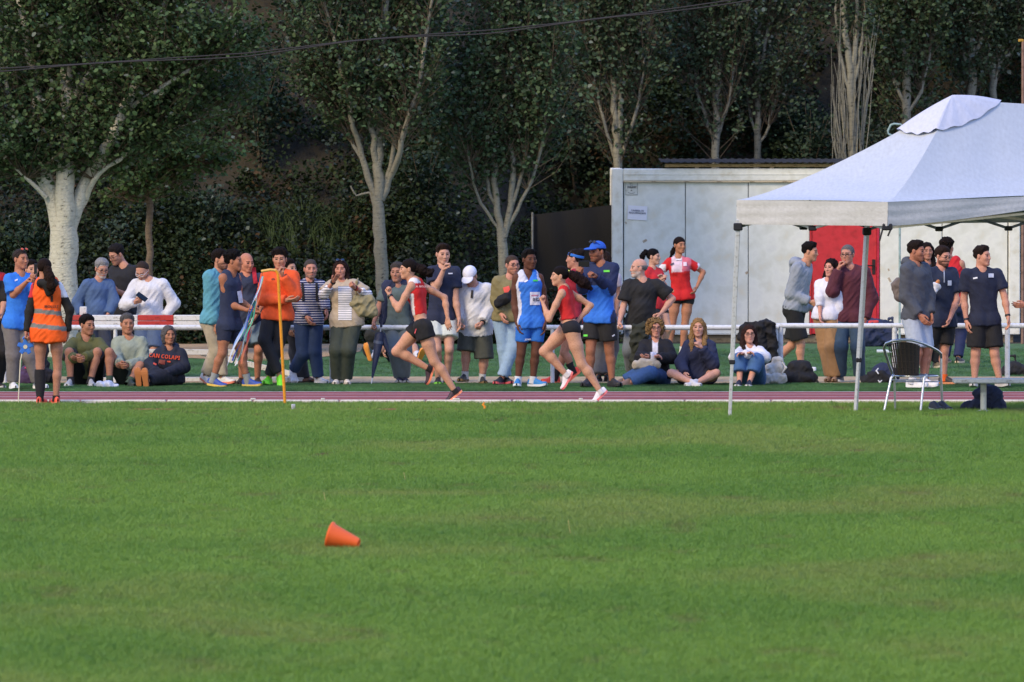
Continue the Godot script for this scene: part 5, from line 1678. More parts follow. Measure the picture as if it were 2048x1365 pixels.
func grow_grass() -> void:
	var rng := RandomNumberGenerator.new()
	rng.seed = 77
	var tufts := []
	for v in 1:
		var st := new_st()
		for i in 15:
			var a := rng.randf() * TAU
			var r := sqrt(rng.randf()) * 0.075
			var p := Vector3(cos(a) * r, -0.005, sin(a) * r)
			var h := rng.randf_range(0.022, 0.05)
			var lean := Vector3(rng.randfn(0, 0.45), 0, rng.randfn(0, 0.45)) * h
			var w := rng.randf_range(0.0016, 0.0030)
			var side := Vector3(cos(a * 3.0), 0, sin(a * 3.0)) * w
			var mid := p + Vector3(0, h * 0.6, 0) + lean * 0.4
			var tip := p + Vector3(0, h, 0) + lean
			quad(st, p - side, mid - side * 0.8, mid + side * 0.8, p + side)
			for q in [mid - side * 0.8, tip, mid + side * 0.8]:
				st.add_vertex(q)
		tufts.append(st.commit())
	var m := StandardMaterial3D.new()
	m.vertex_color_use_as_albedo = true
	m.roughness = 0.6
	m.backlight_enabled = true
	m.backlight = Color(0.35, 0.4, 0.15)
	var patch_noise := FastNoiseLite.new()
	patch_noise.seed = 12
	patch_noise.frequency = 0.35
	patch_noise.fractal_octaves = 4
	var fine := FastNoiseLite.new()
	fine.seed = 15
	fine.frequency = 1.6
	var n := 190000
	var buf := PackedFloat32Array()
	buf.resize(n * 16)
	var z_edge := 90.0 - dist(821.5)
	for i in n:
		var d := lerpf(42.0, 89.93, pow(rng.randf(), 0.92))
		var half := 1024.0 * d / FOCAL + 0.6
		var x := rng.randf_range(-half, half)
		var z := 90.0 - d
		# mower lanes run along the track; worn and yellowish spots lie between
		var q := patch_noise.get_noise_2d(x * 0.55, z * 0.35)
		var f := fine.get_noise_2d(x, z * 0.5)
		var dry := smoothstep(0.12, 0.5, patch_noise.get_noise_2d(x * 0.5 + 70.0, z * 0.28)) * 0.55
		var edge := z < 8.0 and z > 0.0
		if edge:
			dry += 0.22 * smoothstep(8.0, 2.0, z) * (0.6 + f)
		if z < z_edge:
			dry = 0.25 + 0.3 * f
		# the flattened dry streak and bare scrapes
		var streak := exp(-pow((x + 0.9) / 1.0, 2.0) - pow((z - 23.4) / 0.55, 2.0))
		dry = clampf(dry + streak * 0.8 + rng.randfn(0, 0.06), 0.0, 1.0)
		var bare := smoothstep(0.26, 0.40, f + 0.35 * patch_noise.get_noise_2d(x * 1.3 + 9.0, z * 0.9)) * (1.0 if z < 16.0 else 0.45) * smoothstep(0.0, 0.35, 0.25 + patch_noise.get_noise_2d(x * 3.0 - 30.0, z * 1.2))
		var sc := rng.randf_range(0.75, 1.25) * (1.0 - 0.55 * bare) * (1.0 - 0.25 * streak)
		if z < z_edge:
			sc *= 1.1
		if absf(z - z_edge) < 0.10:
			sc *= 0.35
		var a := rng.randf() * TAU
		var ca := cos(a) * sc
		var sa := sin(a) * sc
		var o := i * 16
		buf[o] = ca
		buf[o + 1] = 0.0
		buf[o + 2] = sa
		buf[o + 3] = x
		buf[o + 4] = 0.0
		buf[o + 5] = sc * rng.randf_range(0.8, 1.15)
		buf[o + 6] = 0.0
		buf[o + 7] = 0.0
		buf[o + 8] = -sa
		buf[o + 9] = 0.0
		buf[o + 10] = ca
		buf[o + 11] = z
		var g := Color(0.088, 0.215, 0.026).lerp(Color(0.150, 0.290, 0.040), clampf(0.5 + q * 0.9 + rng.randfn(0, 0.18), 0.0, 1.0))
		g = g.lerp(Color(0.30, 0.30, 0.10), dry * 0.55)
		g = g.lerp(Color(0.15, 0.10, 0.055), bare * 0.85)
		buf[o + 12] = g.r
		buf[o + 13] = g.g
		buf[o + 14] = g.b
		buf[o + 15] = 1.0
	var gr := multi("grass", tufts[0], m, buf, self)
	gr.set_meta("kind", "stuff")
	gr.set_meta("label", "mown green grass of the infield")
	gr.set_meta("category", "grass")
	# short fibres of the artificial turf beyond the track
	n = 60000
	buf = PackedFloat32Array()
	buf.resize(n * 16)
	for i in n:
		var z := rng.randf_range(-7.35, -4.5) if i % 3 else rng.randf_range(-24.0, -10.4)
		var half := 1024.0 * (90.0 - z) / FOCAL + 0.5
		var x := rng.randf_range(-half, half)
		var sc := rng.randf_range(0.45, 0.75)
		var a := rng.randf() * TAU
		var o := i * 16
		buf[o] = cos(a) * sc
		buf[o + 2] = sin(a) * sc
		buf[o + 3] = x
		buf[o + 5] = sc
		buf[o + 7] = 0.006
		buf[o + 8] = -sin(a) * sc
		buf[o + 10] = cos(a) * sc
		buf[o + 11] = z
		var k := 0.75 + 0.5 * patch_noise.get_noise_2d(x * 2.0, z) + rng.randfn(0, 0.1)
		if x < -2.0 and x > -7.8 and z < -18.5 and rng.randf() < 0.975:
			buf[o + 7] = -0.2
		buf[o + 12] = 0.072 * k
		buf[o + 13] = 0.195 * k
		buf[o + 14] = 0.060 * k
		buf[o + 15] = 1.0
	var tf := multi("artificial_grass", tufts[0], m, buf, self)
	tf.set_meta("kind", "stuff")
	tf.set_meta("label", "short green artificial grass beyond the track")
	tf.set_meta("category", "grass")
	# single dry stalks standing in the field
	for s in [[1142, 1072, 30, "tall dry stalk in the field below the second runner"], [652, 1008, 22, "dry stalk in the field above the orange cone"], [812, 966, 20, "thin pale stalk in the field below the leading runner"]]:
		var p := ground(s[0], s[1])
		var h: float = s[2] * dist(s[1]) / FOCAL
		var st := new_st()
		tube(st, [Vector3.ZERO, Vector3(-0.012, h * 0.5, 0), Vector3(-0.02, h, 0.01)], [0.0028, 0.0022, 0.0012], 5)
		tube(st, [Vector3(-0.018, h * 0.86, 0), Vector3(-0.021, h * 1.03, 0.01)], [0.004, 0.002], 5)
		var o := put("dry_stalk", st.commit(), plain(srgb(196, 180, 120), 0.8), self, Transform3D(Basis(), p))
		tag(o, s[3], "stalk", "dry stalks in the grass")

# ---------------------------------------------------------------- hillside and trees
var leaf: ArrayMesh
var leaf_mat: StandardMaterial3D
var hill_noise := FastNoiseLite.new()

func hill_y(x: float, d: float) -> float:
	var foot := 117.5 + (4.5 if x > 1.2 else lerpf(0.0, 4.5, smoothstep(-1.0, 1.2, x)))
	var y := maxf(0.0, d - foot) * (0.72 if x < 1.0 else 0.85)
	return y + (hill_noise.get_noise_2d(x, d) * 0.5 + 0.1) * smoothstep(0.0, 1.5, d - foot) - (0.02 if d < foot else 0.0)

func leaf_buf(buf: PackedFloat32Array, p: Vector3, sc: float, rng: RandomNumberGenerator, c: Color) -> void:
	var b := Basis.from_euler(Vector3(rng.randf_range(-1.0, 1.0), rng.randf() * TAU, rng.randf_range(-1.1, 1.1))).scaled(Vector3(sc, sc, sc))
	buf.append_array(PackedFloat32Array([b.x.x, b.y.x, b.z.x, p.x, b.x.y, b.y.y, b.z.y, p.y, b.x.z, b.y.z, b.z.z, p.z, c.r, c.g, c.b, 1.0]))

func make_leaf() -> void:
	var st := new_st()
	var p := [Vector3(0, -0.005, 0), Vector3(-0.030, 0.006, 0.024), Vector3(-0.022, 0.004, 0.056), Vector3(0, 0, 0.078), Vector3(0.022, 0.004, 0.056), Vector3(0.030, 0.006, 0.024), Vector3(0, -0.004, 0.035)]
	for t in [[0, 1, 6], [1, 2, 6], [2, 3, 6], [3, 4, 6], [4, 5, 6], [5, 0, 6]]:
		for i in t:
			st.add_vertex(p[i])
	st.generate_normals()
	leaf = st.commit()
	leaf_mat = StandardMaterial3D.new()
	leaf_mat.vertex_color_use_as_albedo = true
	leaf_mat.roughness = 0.8
	leaf_mat.metallic_specular = 0.25
	leaf_mat.backlight_enabled = true
	leaf_mat.backlight = Color(0.3, 0.4, 0.2)

func bark(c: Color, marks: float, key: String) -> StandardMaterial3D:
	var m := StandardMaterial3D.new()
	m.albedo_color = c
	m.albedo_texture = noise_tex("bark" + key, 0.016, 512, false, 1.0, ramp([[0.0, Color(marks, marks * 0.95, marks * 0.9)], [0.11, Color(marks + 0.1, marks + 0.1, marks + 0.08)], [0.17, Color(0.86, 0.86, 0.83)], [0.6, Color(1, 1, 0.97)], [1.0, Color(0.92, 0.93, 0.89)]]), 61, FastNoiseLite.TYPE_SIMPLEX_SMOOTH, 4)
	m.uv1_triplanar = true
	m.uv1_scale = Vector3(1.1, 1.9, 1.1)
	m.normal_enabled = true
	m.normal_texture = noise_tex("bark_relief", 0.03, 512, true, 8.0, null, 63)
	m.roughness = 0.85
	return m

func leaf_tone(rng: RandomNumberGenerator, base: Color, pale: float) -> Color:
	if rng.randf() < pale:
		return Color(0.13, 0.155, 0.125) * rng.randf_range(0.5, 1.2)
	var k := rng.randf_range(0.7, 1.75)
	var y := rng.randf_range(0.0, 0.25)
	return Color(base.r * k * (1.0 + y), base.g * k, base.b * k)

# limbs: [[points in the picture], radius at the start, radius at the end] in pixels
func tree(called: String, label: String, d: float, limbs: Array, mat: Material, crown: Dictionary, seed_no: int) -> void:
	var rng := RandomNumberGenerator.new()
	rng.seed = seed_no
	var px := d / FOCAL
	var foot: Vector3 = at(limbs[0][0][0][0], 0, d)
	foot.y = maxf(0.0, hill_y(foot.x, d)) - 0.05
	var o := thing(called, label, "tree", foot)
	var st := new_st()
	var ways := []
	for l in limbs:
		var pts := []
		for q in l[0]:
			pts.append(at(q[0], q[1], d) - foot + Vector3(0, 0, q[2] if q.size() > 2 else 0.0))
		if l == limbs[0]:
			pts[0].y = 0.0
		# finer, slightly crooked
		var fine := []
		var radii := []
		var curve := Curve3D.new()
		for i in pts.size():
			var t: Vector3 = (pts[mini(i + 1, pts.size() - 1)] - pts[maxi(i - 1, 0)]) * 0.16
			curve.add_point(pts[i], -t, t)
		var L := curve.get_baked_length()
		var n := maxi(6, int(L / 0.16))
		for i in n + 1:
			var f := float(i) / n
			var w := Vector3(rng.randfn(0, 1), 0, rng.randfn(0, 1)) * minf(0.012, l[2] * px)
			fine.append(curve.sample_baked(f * L) + (w if i > 0 else Vector3.ZERO))
			radii.append(lerpf(l[1], l[2], f) * px * rng.randf_range(0.94, 1.06))
		if l == limbs[0]:
			radii[0] *= 1.5
			radii[1] *= 1.15
		tube(st, fine, radii, 12 if l[1] > 12 else 8)
		ways.append([fine, l])
	var tw := new_st()
	var buf := PackedFloat32Array()
	var tone: Color = crown.get("tone", Color(0.045, 0.085, 0.035))
	var low: float = crown.low
	var made := 0
	var guard := 0
	while made < int(crown.twigs * (1.7 if d < 120.0 else 1.15)) and guard < 20000:
		guard += 1
		var w: Array = ways[rng.randi() % ways.size()]
		if w[1].size() > 3:
			continue
		var pts: Array = w[0]
		var i := int(rng.randf_range(0.25, 1.0) * (pts.size() - 1))
		var p: Vector3 = pts[i] + foot
		var row := HORIZON + (EYE - p.y) / px
		if row > low + 20.0:
			continue
		var a := rng.randf() * TAU
		var out := Vector3(cos(a), 0, sin(a) * 0.75 - 0.35)
		var rise: float = crown.get("rise", 0.8)
		var dir := (out + Vector3(0, rise * rng.randf_range(0.5, 1.6), 0)).normalized()
		var L: float = rng.randf_range(0.4, 1.0) * crown.get("reach", 1.0)
		var q := p + dir * L
		var col := 1024.0 + q.x / px
		if col < crown.x0 or col > crown.x1 or HORIZON + (EYE - q.y) / px > low + rng.randfn(-8.0, 26.0) or HORIZON + (EYE - q.y) / px < -260.0:
			continue
		made += 1
		var mid := p.lerp(q, 0.5) + Vector3(rng.randfn(0, 0.04), -0.03, rng.randfn(0, 0.04))
		tube(tw, [p - foot, mid - foot, q - foot], [0.008, 0.005, 0.002], 4, false)
		var count := int(crown.get("leaves", 34) * rng.randf_range(0.6, 1.4))
		var subs := 3
		for s in subs:
			var b0 := p.lerp(q, rng.randf_range(0.25, 0.9))
			var sd := (dir + Vector3(rng.randfn(0, 0.7), rng.randfn(0.1, 0.5), rng.randfn(0, 0.7))).normalized()
			var b1 := b0 + sd * L * rng.randf_range(0.25, 0.55)
			tube(tw, [b0 - foot, b1 - foot], [0.003, 0.0015], 3, false)
			for e in int(count / float(subs)):
				var c := b0.lerp(b1, rng.randf_range(0.1, 1.1)) + Vector3(rng.randfn(0, 0.055), rng.randfn(0, 0.055), rng.randfn(0, 0.055))
				leaf_buf(buf, c - foot, rng.randf_range(0.6, 1.2), rng, leaf_tone(rng, tone, crown.get("pale", 0.06)))
	for s in int(crown.get("shoots", 0)):        # upright bare shoots round the stem
		var x0: float = rng.randf_range(crown.sx0, crown.sx1)
		var y0 := rng.randf_range(240.0, 420.0)
		var y1 := y0 - rng.randf_range(120.0, 260.0)
		var cx: float = (crown.sx0 + crown.sx1) / 2.0
		var zz := rng.randf_range(-0.3, 0.3)
		var a0 := at(lerpf(x0, cx, 0.45), y0, d) - foot + Vector3(0, 0, zz * 0.3)
		var a1 := at(x0 + rng.randfn(0, 3), (y0 + y1) / 2.0, d) - foot + Vector3(0, 0, zz)
		var a2 := at(x0 + rng.randfn(0, 6), y1, d) - foot + Vector3(0, 0, zz)
		tube(st, [a0, a1, a2], [0.010, 0.007, 0.003], 4, false)
	put("trunk", st.commit(), mat, o)
	put("twigs", tw.commit(), mats["stem"], o).set_meta("kind", "stuff")
	multi("crown", leaf, leaf_mat, buf, o).set_meta("kind", "stuff")

func shrub(called: String, label: String, where: Vector3, h: float, w: float, n: int, tone: Color, seed_no: int, group := "") -> void:
	var rng := RandomNumberGenerator.new()
	rng.seed = seed_no
	var o := thing(called, label, "shrub", where, group)
	var st := new_st()
	var buf := PackedFloat32Array()
	var stems := 9
	for s in stems:
		var a := rng.randf() * TAU
		var r := sqrt(rng.randf()) * w
		var tip := Vector3(cos(a) * r, h * rng.randf_range(0.55, 1.0), sin(a) * r)
		var mid := tip * 0.5 + Vector3(0, h * 0.08, 0) - Vector3(tip.x, 0, tip.z) * 0.15
		tube(st, [Vector3(0, -0.05, 0), mid, tip], [0.014, 0.009, 0.003], 4, false)
		for i in int(n / float(stems)):
			var t := rng.randf_range(0.15, 1.05)
			var c := Vector3(0, 0, 0).lerp(mid, t * 2.0) if t < 0.5 else mid.lerp(tip, t * 2.0 - 1.0)
			c += Vector3(rng.randfn(0, 0.10), rng.randfn(0, 0.10), rng.randfn(0, 0.10)) * w * 2.2
			c.y = maxf(c.y, 0.02)
			leaf_buf(buf, c, rng.randf_range(0.6, 1.2), rng, leaf_tone(rng, tone, 0.03))
	put("stem", st.commit(), bark(srgb(96, 84, 70), 0.6, "stem") if not mats.has("stem") else mats["stem"], o)
	multi("foliage", leaf, leaf_mat, buf, o).set_meta("kind", "stuff")

func hillside() -> void:
	hill_noise.seed = 3
	hill_noise.frequency = 0.35
	hill_noise.fractal_octaves = 4
	var st := new_st()
	st.set_smooth_group(0)
	var nx := 90
	var nd := 50
	for i in nx:
		for j in nd:
			var q := []
			for e in [[0, 0], [0, 1], [1, 1], [1, 0]]:
				var x := lerpf(-13.0, 13.0, float(i + e[0]) / nx)
				var d := lerpf(116.5, 142.0, float(j + e[1]) / nd)
				q.append(Vector3(x, hill_y(x, d), 90.0 - d))
			for w in [0, 2, 1, 0, 3, 2]:
				st.add_vertex(q[w])
	st.index()
	st.generate_normals()
	var soil := ground_mat("hillside", srgb(58, 52, 36), 0.45, 0.5)
	structure("hillside", st.commit(), soil)
	make_leaf()
	mats["stem"] = bark(srgb(96, 84, 70), 0.6, "stem")
	# undergrowth: ivy, brambles and scrub that read as one mass
	var rng := RandomNumberGenerator.new()
	rng.seed = 101
	var buf := PackedFloat32Array()
	for c in 1550:
		var x := rng.randf_range(-9.5, 9.5)
		var d := rng.randf_range(117.5, 133.0)
		if x > 1.3:
			d = rng.randf_range(122.5, 133.0)
		if c >= 1200:
			x = rng.randf_range(-9.0, 1.4)
			d = rng.randf_range(117.3, 119.6)
		var g := Vector3(x, hill_y(x, d), 90.0 - d)
		if hill_noise.get_noise_2d(x * 2.0 + 40.0, d * 2.0) > 0.34:
			continue
		var r := rng.randf_range(0.25, 0.8)
		var h := rng.randf_range(0.25, 1.1)
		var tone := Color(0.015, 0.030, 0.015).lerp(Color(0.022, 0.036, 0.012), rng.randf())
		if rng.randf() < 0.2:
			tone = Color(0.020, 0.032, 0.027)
		var dry := rng.randf() < 0.10
		for i in 300:
			var v := Vector3(rng.randfn(0, 1), absf(rng.randfn(0, 1)), rng.randfn(0, 1)).normalized() * pow(rng.randf(), 0.4)
			var p := g + Vector3(v.x * r, v.y * h, v.z * r)
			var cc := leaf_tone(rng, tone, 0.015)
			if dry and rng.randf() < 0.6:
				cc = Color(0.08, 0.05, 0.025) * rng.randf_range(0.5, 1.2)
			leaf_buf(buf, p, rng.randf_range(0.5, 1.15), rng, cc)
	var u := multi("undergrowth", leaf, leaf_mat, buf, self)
	u.set_meta("kind", "stuff")
	u.set_meta("label", "dark leafy undergrowth covering the bank")
	u.set_meta("category", "undergrowth")
	# shrubs and saplings that stand out of it
	var n := 0
	for s in [[430, 470, 119.0, 1.5, 0.35, 900, "slender grey-green sapling on the bank right of the thin trunk"], [520, 430, 121.0, 2.2, 0.5, 1500, "tall dark shrub on the bank between the big tree and the middle tree"], [580, 300, 124.0, 2.6, 0.7, 2200, "high dark bush at the top of the bank left of the middle tree"],
			[845, 480, 119.5, 1.4, 0.5, 1100, "leafy bush on the bank right of the middle tree"], [905, 440, 121.0, 1.8, 0.5, 1300, "dark bush on the bank left of the twin stemmed tree"], [1090, 420, 121.0, 1.7, 0.45, 1100, "dark bush behind the black screen"], [1150, 300, 124.5, 2.0, 0.6, 1500, "broad bush on the bank behind the screen and cabin"],
			[60, 520, 118.5, 1.3, 0.5, 1100, "low bush on the bank left of the big white trunk"], [210, 520, 118.5, 1.2, 0.5, 1000, "low bush on the bank right of the big white trunk"], [1620, 300, 124.0, 1.8, 0.5, 1300, "dark bush behind the cabin roof left of the bare tree"], [1780, 330, 124.0, 1.6, 0.5, 1100, "dark bush behind the canopy right of the bare tree"]]:
		var d: float = s[2]
		var p := at(s[0], 0, d)
		p.y = hill_y(p.x, d)
		shrub("bank_shrub", s[6], p, s[3], s[4], s[5], Color(0.022, 0.042, 0.026) if n % 2 else Color(0.030, 0.052, 0.036), 300 + n)
		n += 1
	# a big tuft of tall grass on the bank
	var gp := at(625, 0, 119.0)
	gp.y = hill_y(gp.x, 119.0)
	var tuft := thing("grass_tussock", "large tussock of long green grass on the bank behind the striped sweater", "grass tussock", gp)
	var gs := new_st()
	for i in 900:
		var a := rng.randf() * TAU
		var r := sqrt(rng.randf()) * 0.75
		var p := Vector3(cos(a) * r, -0.1 + 0.5 * sin(a) * -r * 0.4, sin(a) * r * 0.6)
		var h := rng.randf_range(0.5, 1.25)
		var lean := Vector3(rng.randfn(0, 0.3), 0, rng.randfn(0, 0.3)) * h
		var wv := Vector3(cos(a * 5.0), 0, sin(a * 5.0)) * 0.006
		var mid := p + Vector3(0, h * 0.65, 0) + lean * 0.4
		var tip := p + Vector3(0, h * 0.9, 0) + lean * 1.2
		quad(gs, p - wv, mid - wv * 0.8, mid + wv * 0.8, p + wv)
		quad(gs, mid - wv * 0.8, tip, tip, mid + wv * 0.8)
	put("blades", gs.commit(), plain(srgb(66, 86, 46), 0.7), tuft)

func trees() -> void:
	var white := bark(srgb(196, 194, 184), 0.16, "white")
	var grey := bark(srgb(134, 132, 122), 0.30, "white")
	var dim := bark(srgb(140, 138, 126), 0.35, "white")
	var brown := bark(srgb(112, 98, 84), 0.5, "stem")
	tree("poplar_tree", "big white-barked poplar with a spreading crown at the left", 110.0, [
		[[[127, 720], [127, 560], [125, 455]], 30, 27, 0], [[[120, 480], [98, 405], [84, 365], [66, 320], [40, 260], [10, 160]], 13, 4], [[[120, 470], [106, 400], [88, 330], [80, 240], [60, 120], [40, 0], [30, -120]], 15, 6],
		[[[128, 480, 0.05], [132, 380, 0.1], [128, 300, 0.1], [137, 200, 0.05], [125, 80], [118, 0], [110, -160]], 21, 9], [[[135, 475], [156, 400], [180, 350], [215, 300, 0.3], [260, 200, 0.5], [300, 100, 0.4], [340, -40]], 15, 5], [[[140, 460], [168, 405], [196, 350, 0.2], [240, 320, 0.3], [310, 270, 0.2], [400, 240, 0.0]], 7, 2],
		[[[137, 210, 0.1], [190, 130, 0.2], [225, 60, 0.2], [260, -20]], 7, 3], [[[126, 90, 0.1], [165, 40], [190, -40]], 6, 3], [[[92, 395, 0.1], [50, 350, 0.2], [-20, 290, 0.2]], 5, 2], [[[260, 220, 0.4], [350, 160, 0.6], [440, 110, 0.6], [480, 60, 0.4]], 6, 2], [[[240, 260, -0.3], [340, 230, -0.6], [450, 220, -0.6]], 6, 2]],
		white, {twigs = 900, leaves = 38, low = 352.0, x0 = -60.0, x1 = 535.0, tone = Color(0.044, 0.082, 0.034), pale = 0.05, rise = 0.5, reach = 1.15}, 11)
	tree("young_tree", "thin brown-stemmed tree on the bank behind the man in the white sweatshirt", 114.0, [
		[[[299, 720], [298, 520], [296, 400], [293, 350]], 9, 6, 0], [[[294, 365], [260, 350], [230, 320]], 4, 2], [[[294, 370], [340, 340], [390, 330], [430, 300]], 4, 2], [[[293, 352], [310, 290], [330, 230]], 5, 2], [[[294, 402], [260, 400], [215, 375]], 3, 1.5]],
		brown, {twigs = 160, leaves = 26, low = 392.0, x0 = 190.0, x1 = 480.0, tone = Color(0.04, 0.08, 0.03), rise = 0.2, pale = 0.04}, 12)
	tree("poplar_tree", "pale-trunked poplar in the middle with branches forking low", 115.0, [
		[[[767, 700], [764, 560], [757, 450], [756, 390]], 14.5, 12, 0], [[[753, 400], [735, 350], [722, 300], [705, 240, 0.2], [680, 120, 0.3], [640, -30, 0.2]], 7, 2.5], [[[757, 400], [756, 300], [757, 200], [764, 100], [772, 0], [776, -150]], 11, 5], [[[757, 340], [741, 240, 0.1], [736, 100], [716, -30]], 7, 3],
		[[[762, 400], [785, 350], [800, 310, 0.2], [815, 240, 0.3], [842, 150, 0.3], [865, -20]], 7, 2.5], [[[760, 395], [776, 340], [790, 285], [800, 200, -0.3], [812, 60, -0.3], [820, -60]], 5, 2], [[[750, 405], [738, 385], [712, 392], [700, 372]], 3, 1.5], [[[730, 330], [690, 260], [650, 190], [610, 150]], 4, 1.5]],
		grey, {twigs = 430, leaves = 30, low = 338.0, x0 = 570.0, x1 = 905.0, tone = Color(0.045, 0.082, 0.040), pale = 0.08, rise = 1.1, reach = 1.2}, 13)
	tree("poplar_tree", "twin-stemmed poplar behind the athlete in royal blue", 116.0, [
		[[[1012, 700], [1010, 560], [1006, 500], [1003, 455]], 12, 10, 0], [[[1002, 470], [992, 400], [988, 330], [985, 200], [1000, 60], [1015, -100]], 7, 3], [[[1008, 475], [1018, 420], [1025, 340], [1020, 200], [1027, 60], [1042, -80]], 7, 3], [[[1000, 460], [970, 420], [950, 380], [935, 300, 0.2], [925, 200]], 3.5, 1.5],
		[[[1012, 460], [1045, 400], [1075, 330], [1095, 220, 0.2], [1110, 100]], 4, 1.5], [[[1004, 450], [975, 370], [960, 260], [950, 120]], 4, 1.5], [[[1015, 440], [1045, 340], [1055, 200], [1065, 40]], 4, 1.5]],
		grey, {twigs = 430, leaves = 30, low = 405.0, x0 = 870.0, x1 = 1160.0, tone = Color(0.045, 0.082, 0.042), pale = 0.08, rise = 1.3, reach = 1.2}, 14)
	tree("poplar_tree", "slim poplar rising behind the left end of the cabin", 123.0, [
		[[[1238, 700], [1236, 335], [1228, 200], [1224, 100], [1222, 0], [1218, -150]], 9, 5], [[[1237, 340], [1241, 200], [1240, 110], [1264, 20], [1278, -60]], 7, 3], [[[1236, 330], [1210, 250], [1185, 150], [1165, 40]], 4, 1.5], [[[1237, 320], [1270, 230], [1290, 130], [1300, 20]], 4, 1.5], [[[1229, 200], [1200, 120], [1190, 20]], 3, 1.5]],
		dim, {twigs = 330, leaves = 28, low = 345.0, x0 = 1095.0, x1 = 1360.0, tone = Color(0.045, 0.078, 0.042), pale = 0.09, rise = 1.5, reach = 1.2}, 15)
	tree("poplar_tree", "poplar with a straight grey stem above the middle of the cabin", 124.0, [
		[[[1431, 700], [1431, 300], [1433, 150], [1426, 60], [1421, -140]], 9, 5], [[[1432, 230], [1440, 100], [1446, -80]], 6, 3], [[[1431, 290], [1400, 200], [1380, 90], [1372, -20]], 4, 1.5], [[[1432, 280], [1462, 180], [1468, 50]], 4, 1.5]],
		dim, {twigs = 260, leaves = 28, low = 335.0, x0 = 1310.0, x1 = 1520.0, tone = Color(0.045, 0.078, 0.042), pale = 0.09, rise = 1.4, reach = 1.3}, 16)
	tree("poplar_tree", "slender poplar between the straight stem and the bare tree", 124.5, [
		[[[1516, 700], [1515, 250], [1516, 120], [1521, 0], [1526, -120]], 8, 4], [[[1517, 170], [1534, 60], [1546, -60]], 5, 2], [[[1515, 280], [1495, 200], [1488, 90]], 3, 1.5], [[[1516, 290], [1545, 230], [1560, 130]], 3, 1.5]],
		dim, {twigs = 200, leaves = 26, low = 325.0, x0 = 1450.0, x1 = 1640.0, tone = Color(0.05, 0.082, 0.044), pale = 0.12, rise = 1.4, reach = 1.3}, 17)
	tree("bare_poplar", "bare poplar with a sheaf of upright leafless shoots", 122.5, [
		[[[1706, 700], [1706, 330], [1704, 200], [1699, 120], [1689, 40], [1691, -120]], 11, 6], [[[1702, 150], [1713, 60], [1706, -80]], 6, 3], [[[1703, 190], [1724, 90], [1732, -30]], 4, 2], [[[1702, 200], [1680, 100], [1672, -20]], 4, 2]],
		dim, {twigs = 46, leaves = 24, low = 110.0, x0 = 1650.0, x1 = 1760.0, tone = Color(0.045, 0.078, 0.042), pale = 0.09, rise = 2.0, shoots = 62, sx0 = 1662.0, sx1 = 1748.0}, 18)
	tree("poplar_tree", "leafy poplar left of the canopy peak", 124.0, [
		[[[1812, 700], [1812, 220], [1809, 100], [1801, 50], [1790, 0], [1784, -120]], 11, 6], [[[1811, 180], [1830, 90], [1842, -40]], 5, 2], [[[1811, 220], [1775, 120], [1755, 20]], 4, 2], [[[1812, 240], [1850, 160], [1868, 40]], 4, 2]],
		dim, {twigs = 300, leaves = 28, low = 300.0, x0 = 1735.0, x1 = 1890.0, tone = Color(0.045, 0.078, 0.038), pale = 0.08, rise = 1.6}, 19)
	tree("poplar_tree", "poplar with a thick grey stem above the canopy vent", 125.0, [
		[[[1946, 700], [1944, 150], [1942, 60], [1940, -120]], 10, 6], [[[1944, 170], [1925, 90], [1915, -20]], 5, 2], [[[1944, 130], [1965, 60], [1975, -40]], 5, 2]],
		dim, {twigs = 230, leaves = 28, low = 260.0, x0 = 1868.0, x1 = 1990.0, tone = Color(0.045, 0.074, 0.038), pale = 0.08, rise = 1.8}, 20)
	tree("poplar_tree", "poplar with a pale stem at the right edge", 125.5, [
		[[[1985, 700], [1986, 200], [1988, 80], [1985, -120]], 8, 5], [[[1986, 160], [2010, 80], [2025, -20]], 5, 2], [[[1987, 120], [2020, 110], [2050, 40]], 4, 2]],
		dim, {twigs = 200, leaves = 28, low = 270.0, x0 = 1955.0, x1 = 2085.0, tone = Color(0.045, 0.074, 0.038), pale = 0.08, rise = 1.6}, 21)

# ---------------------------------------------------------------- cabin, screens, net, cable
func flat_text(words: String, height: float, mat: Material, parent: Node, where: Vector3, tilt := 0.0, called := "lettering") -> void:
	var t := text_mesh(words, height)
	put(called, t, mat, parent, Transform3D(Basis(Vector3.BACK, tilt), where))

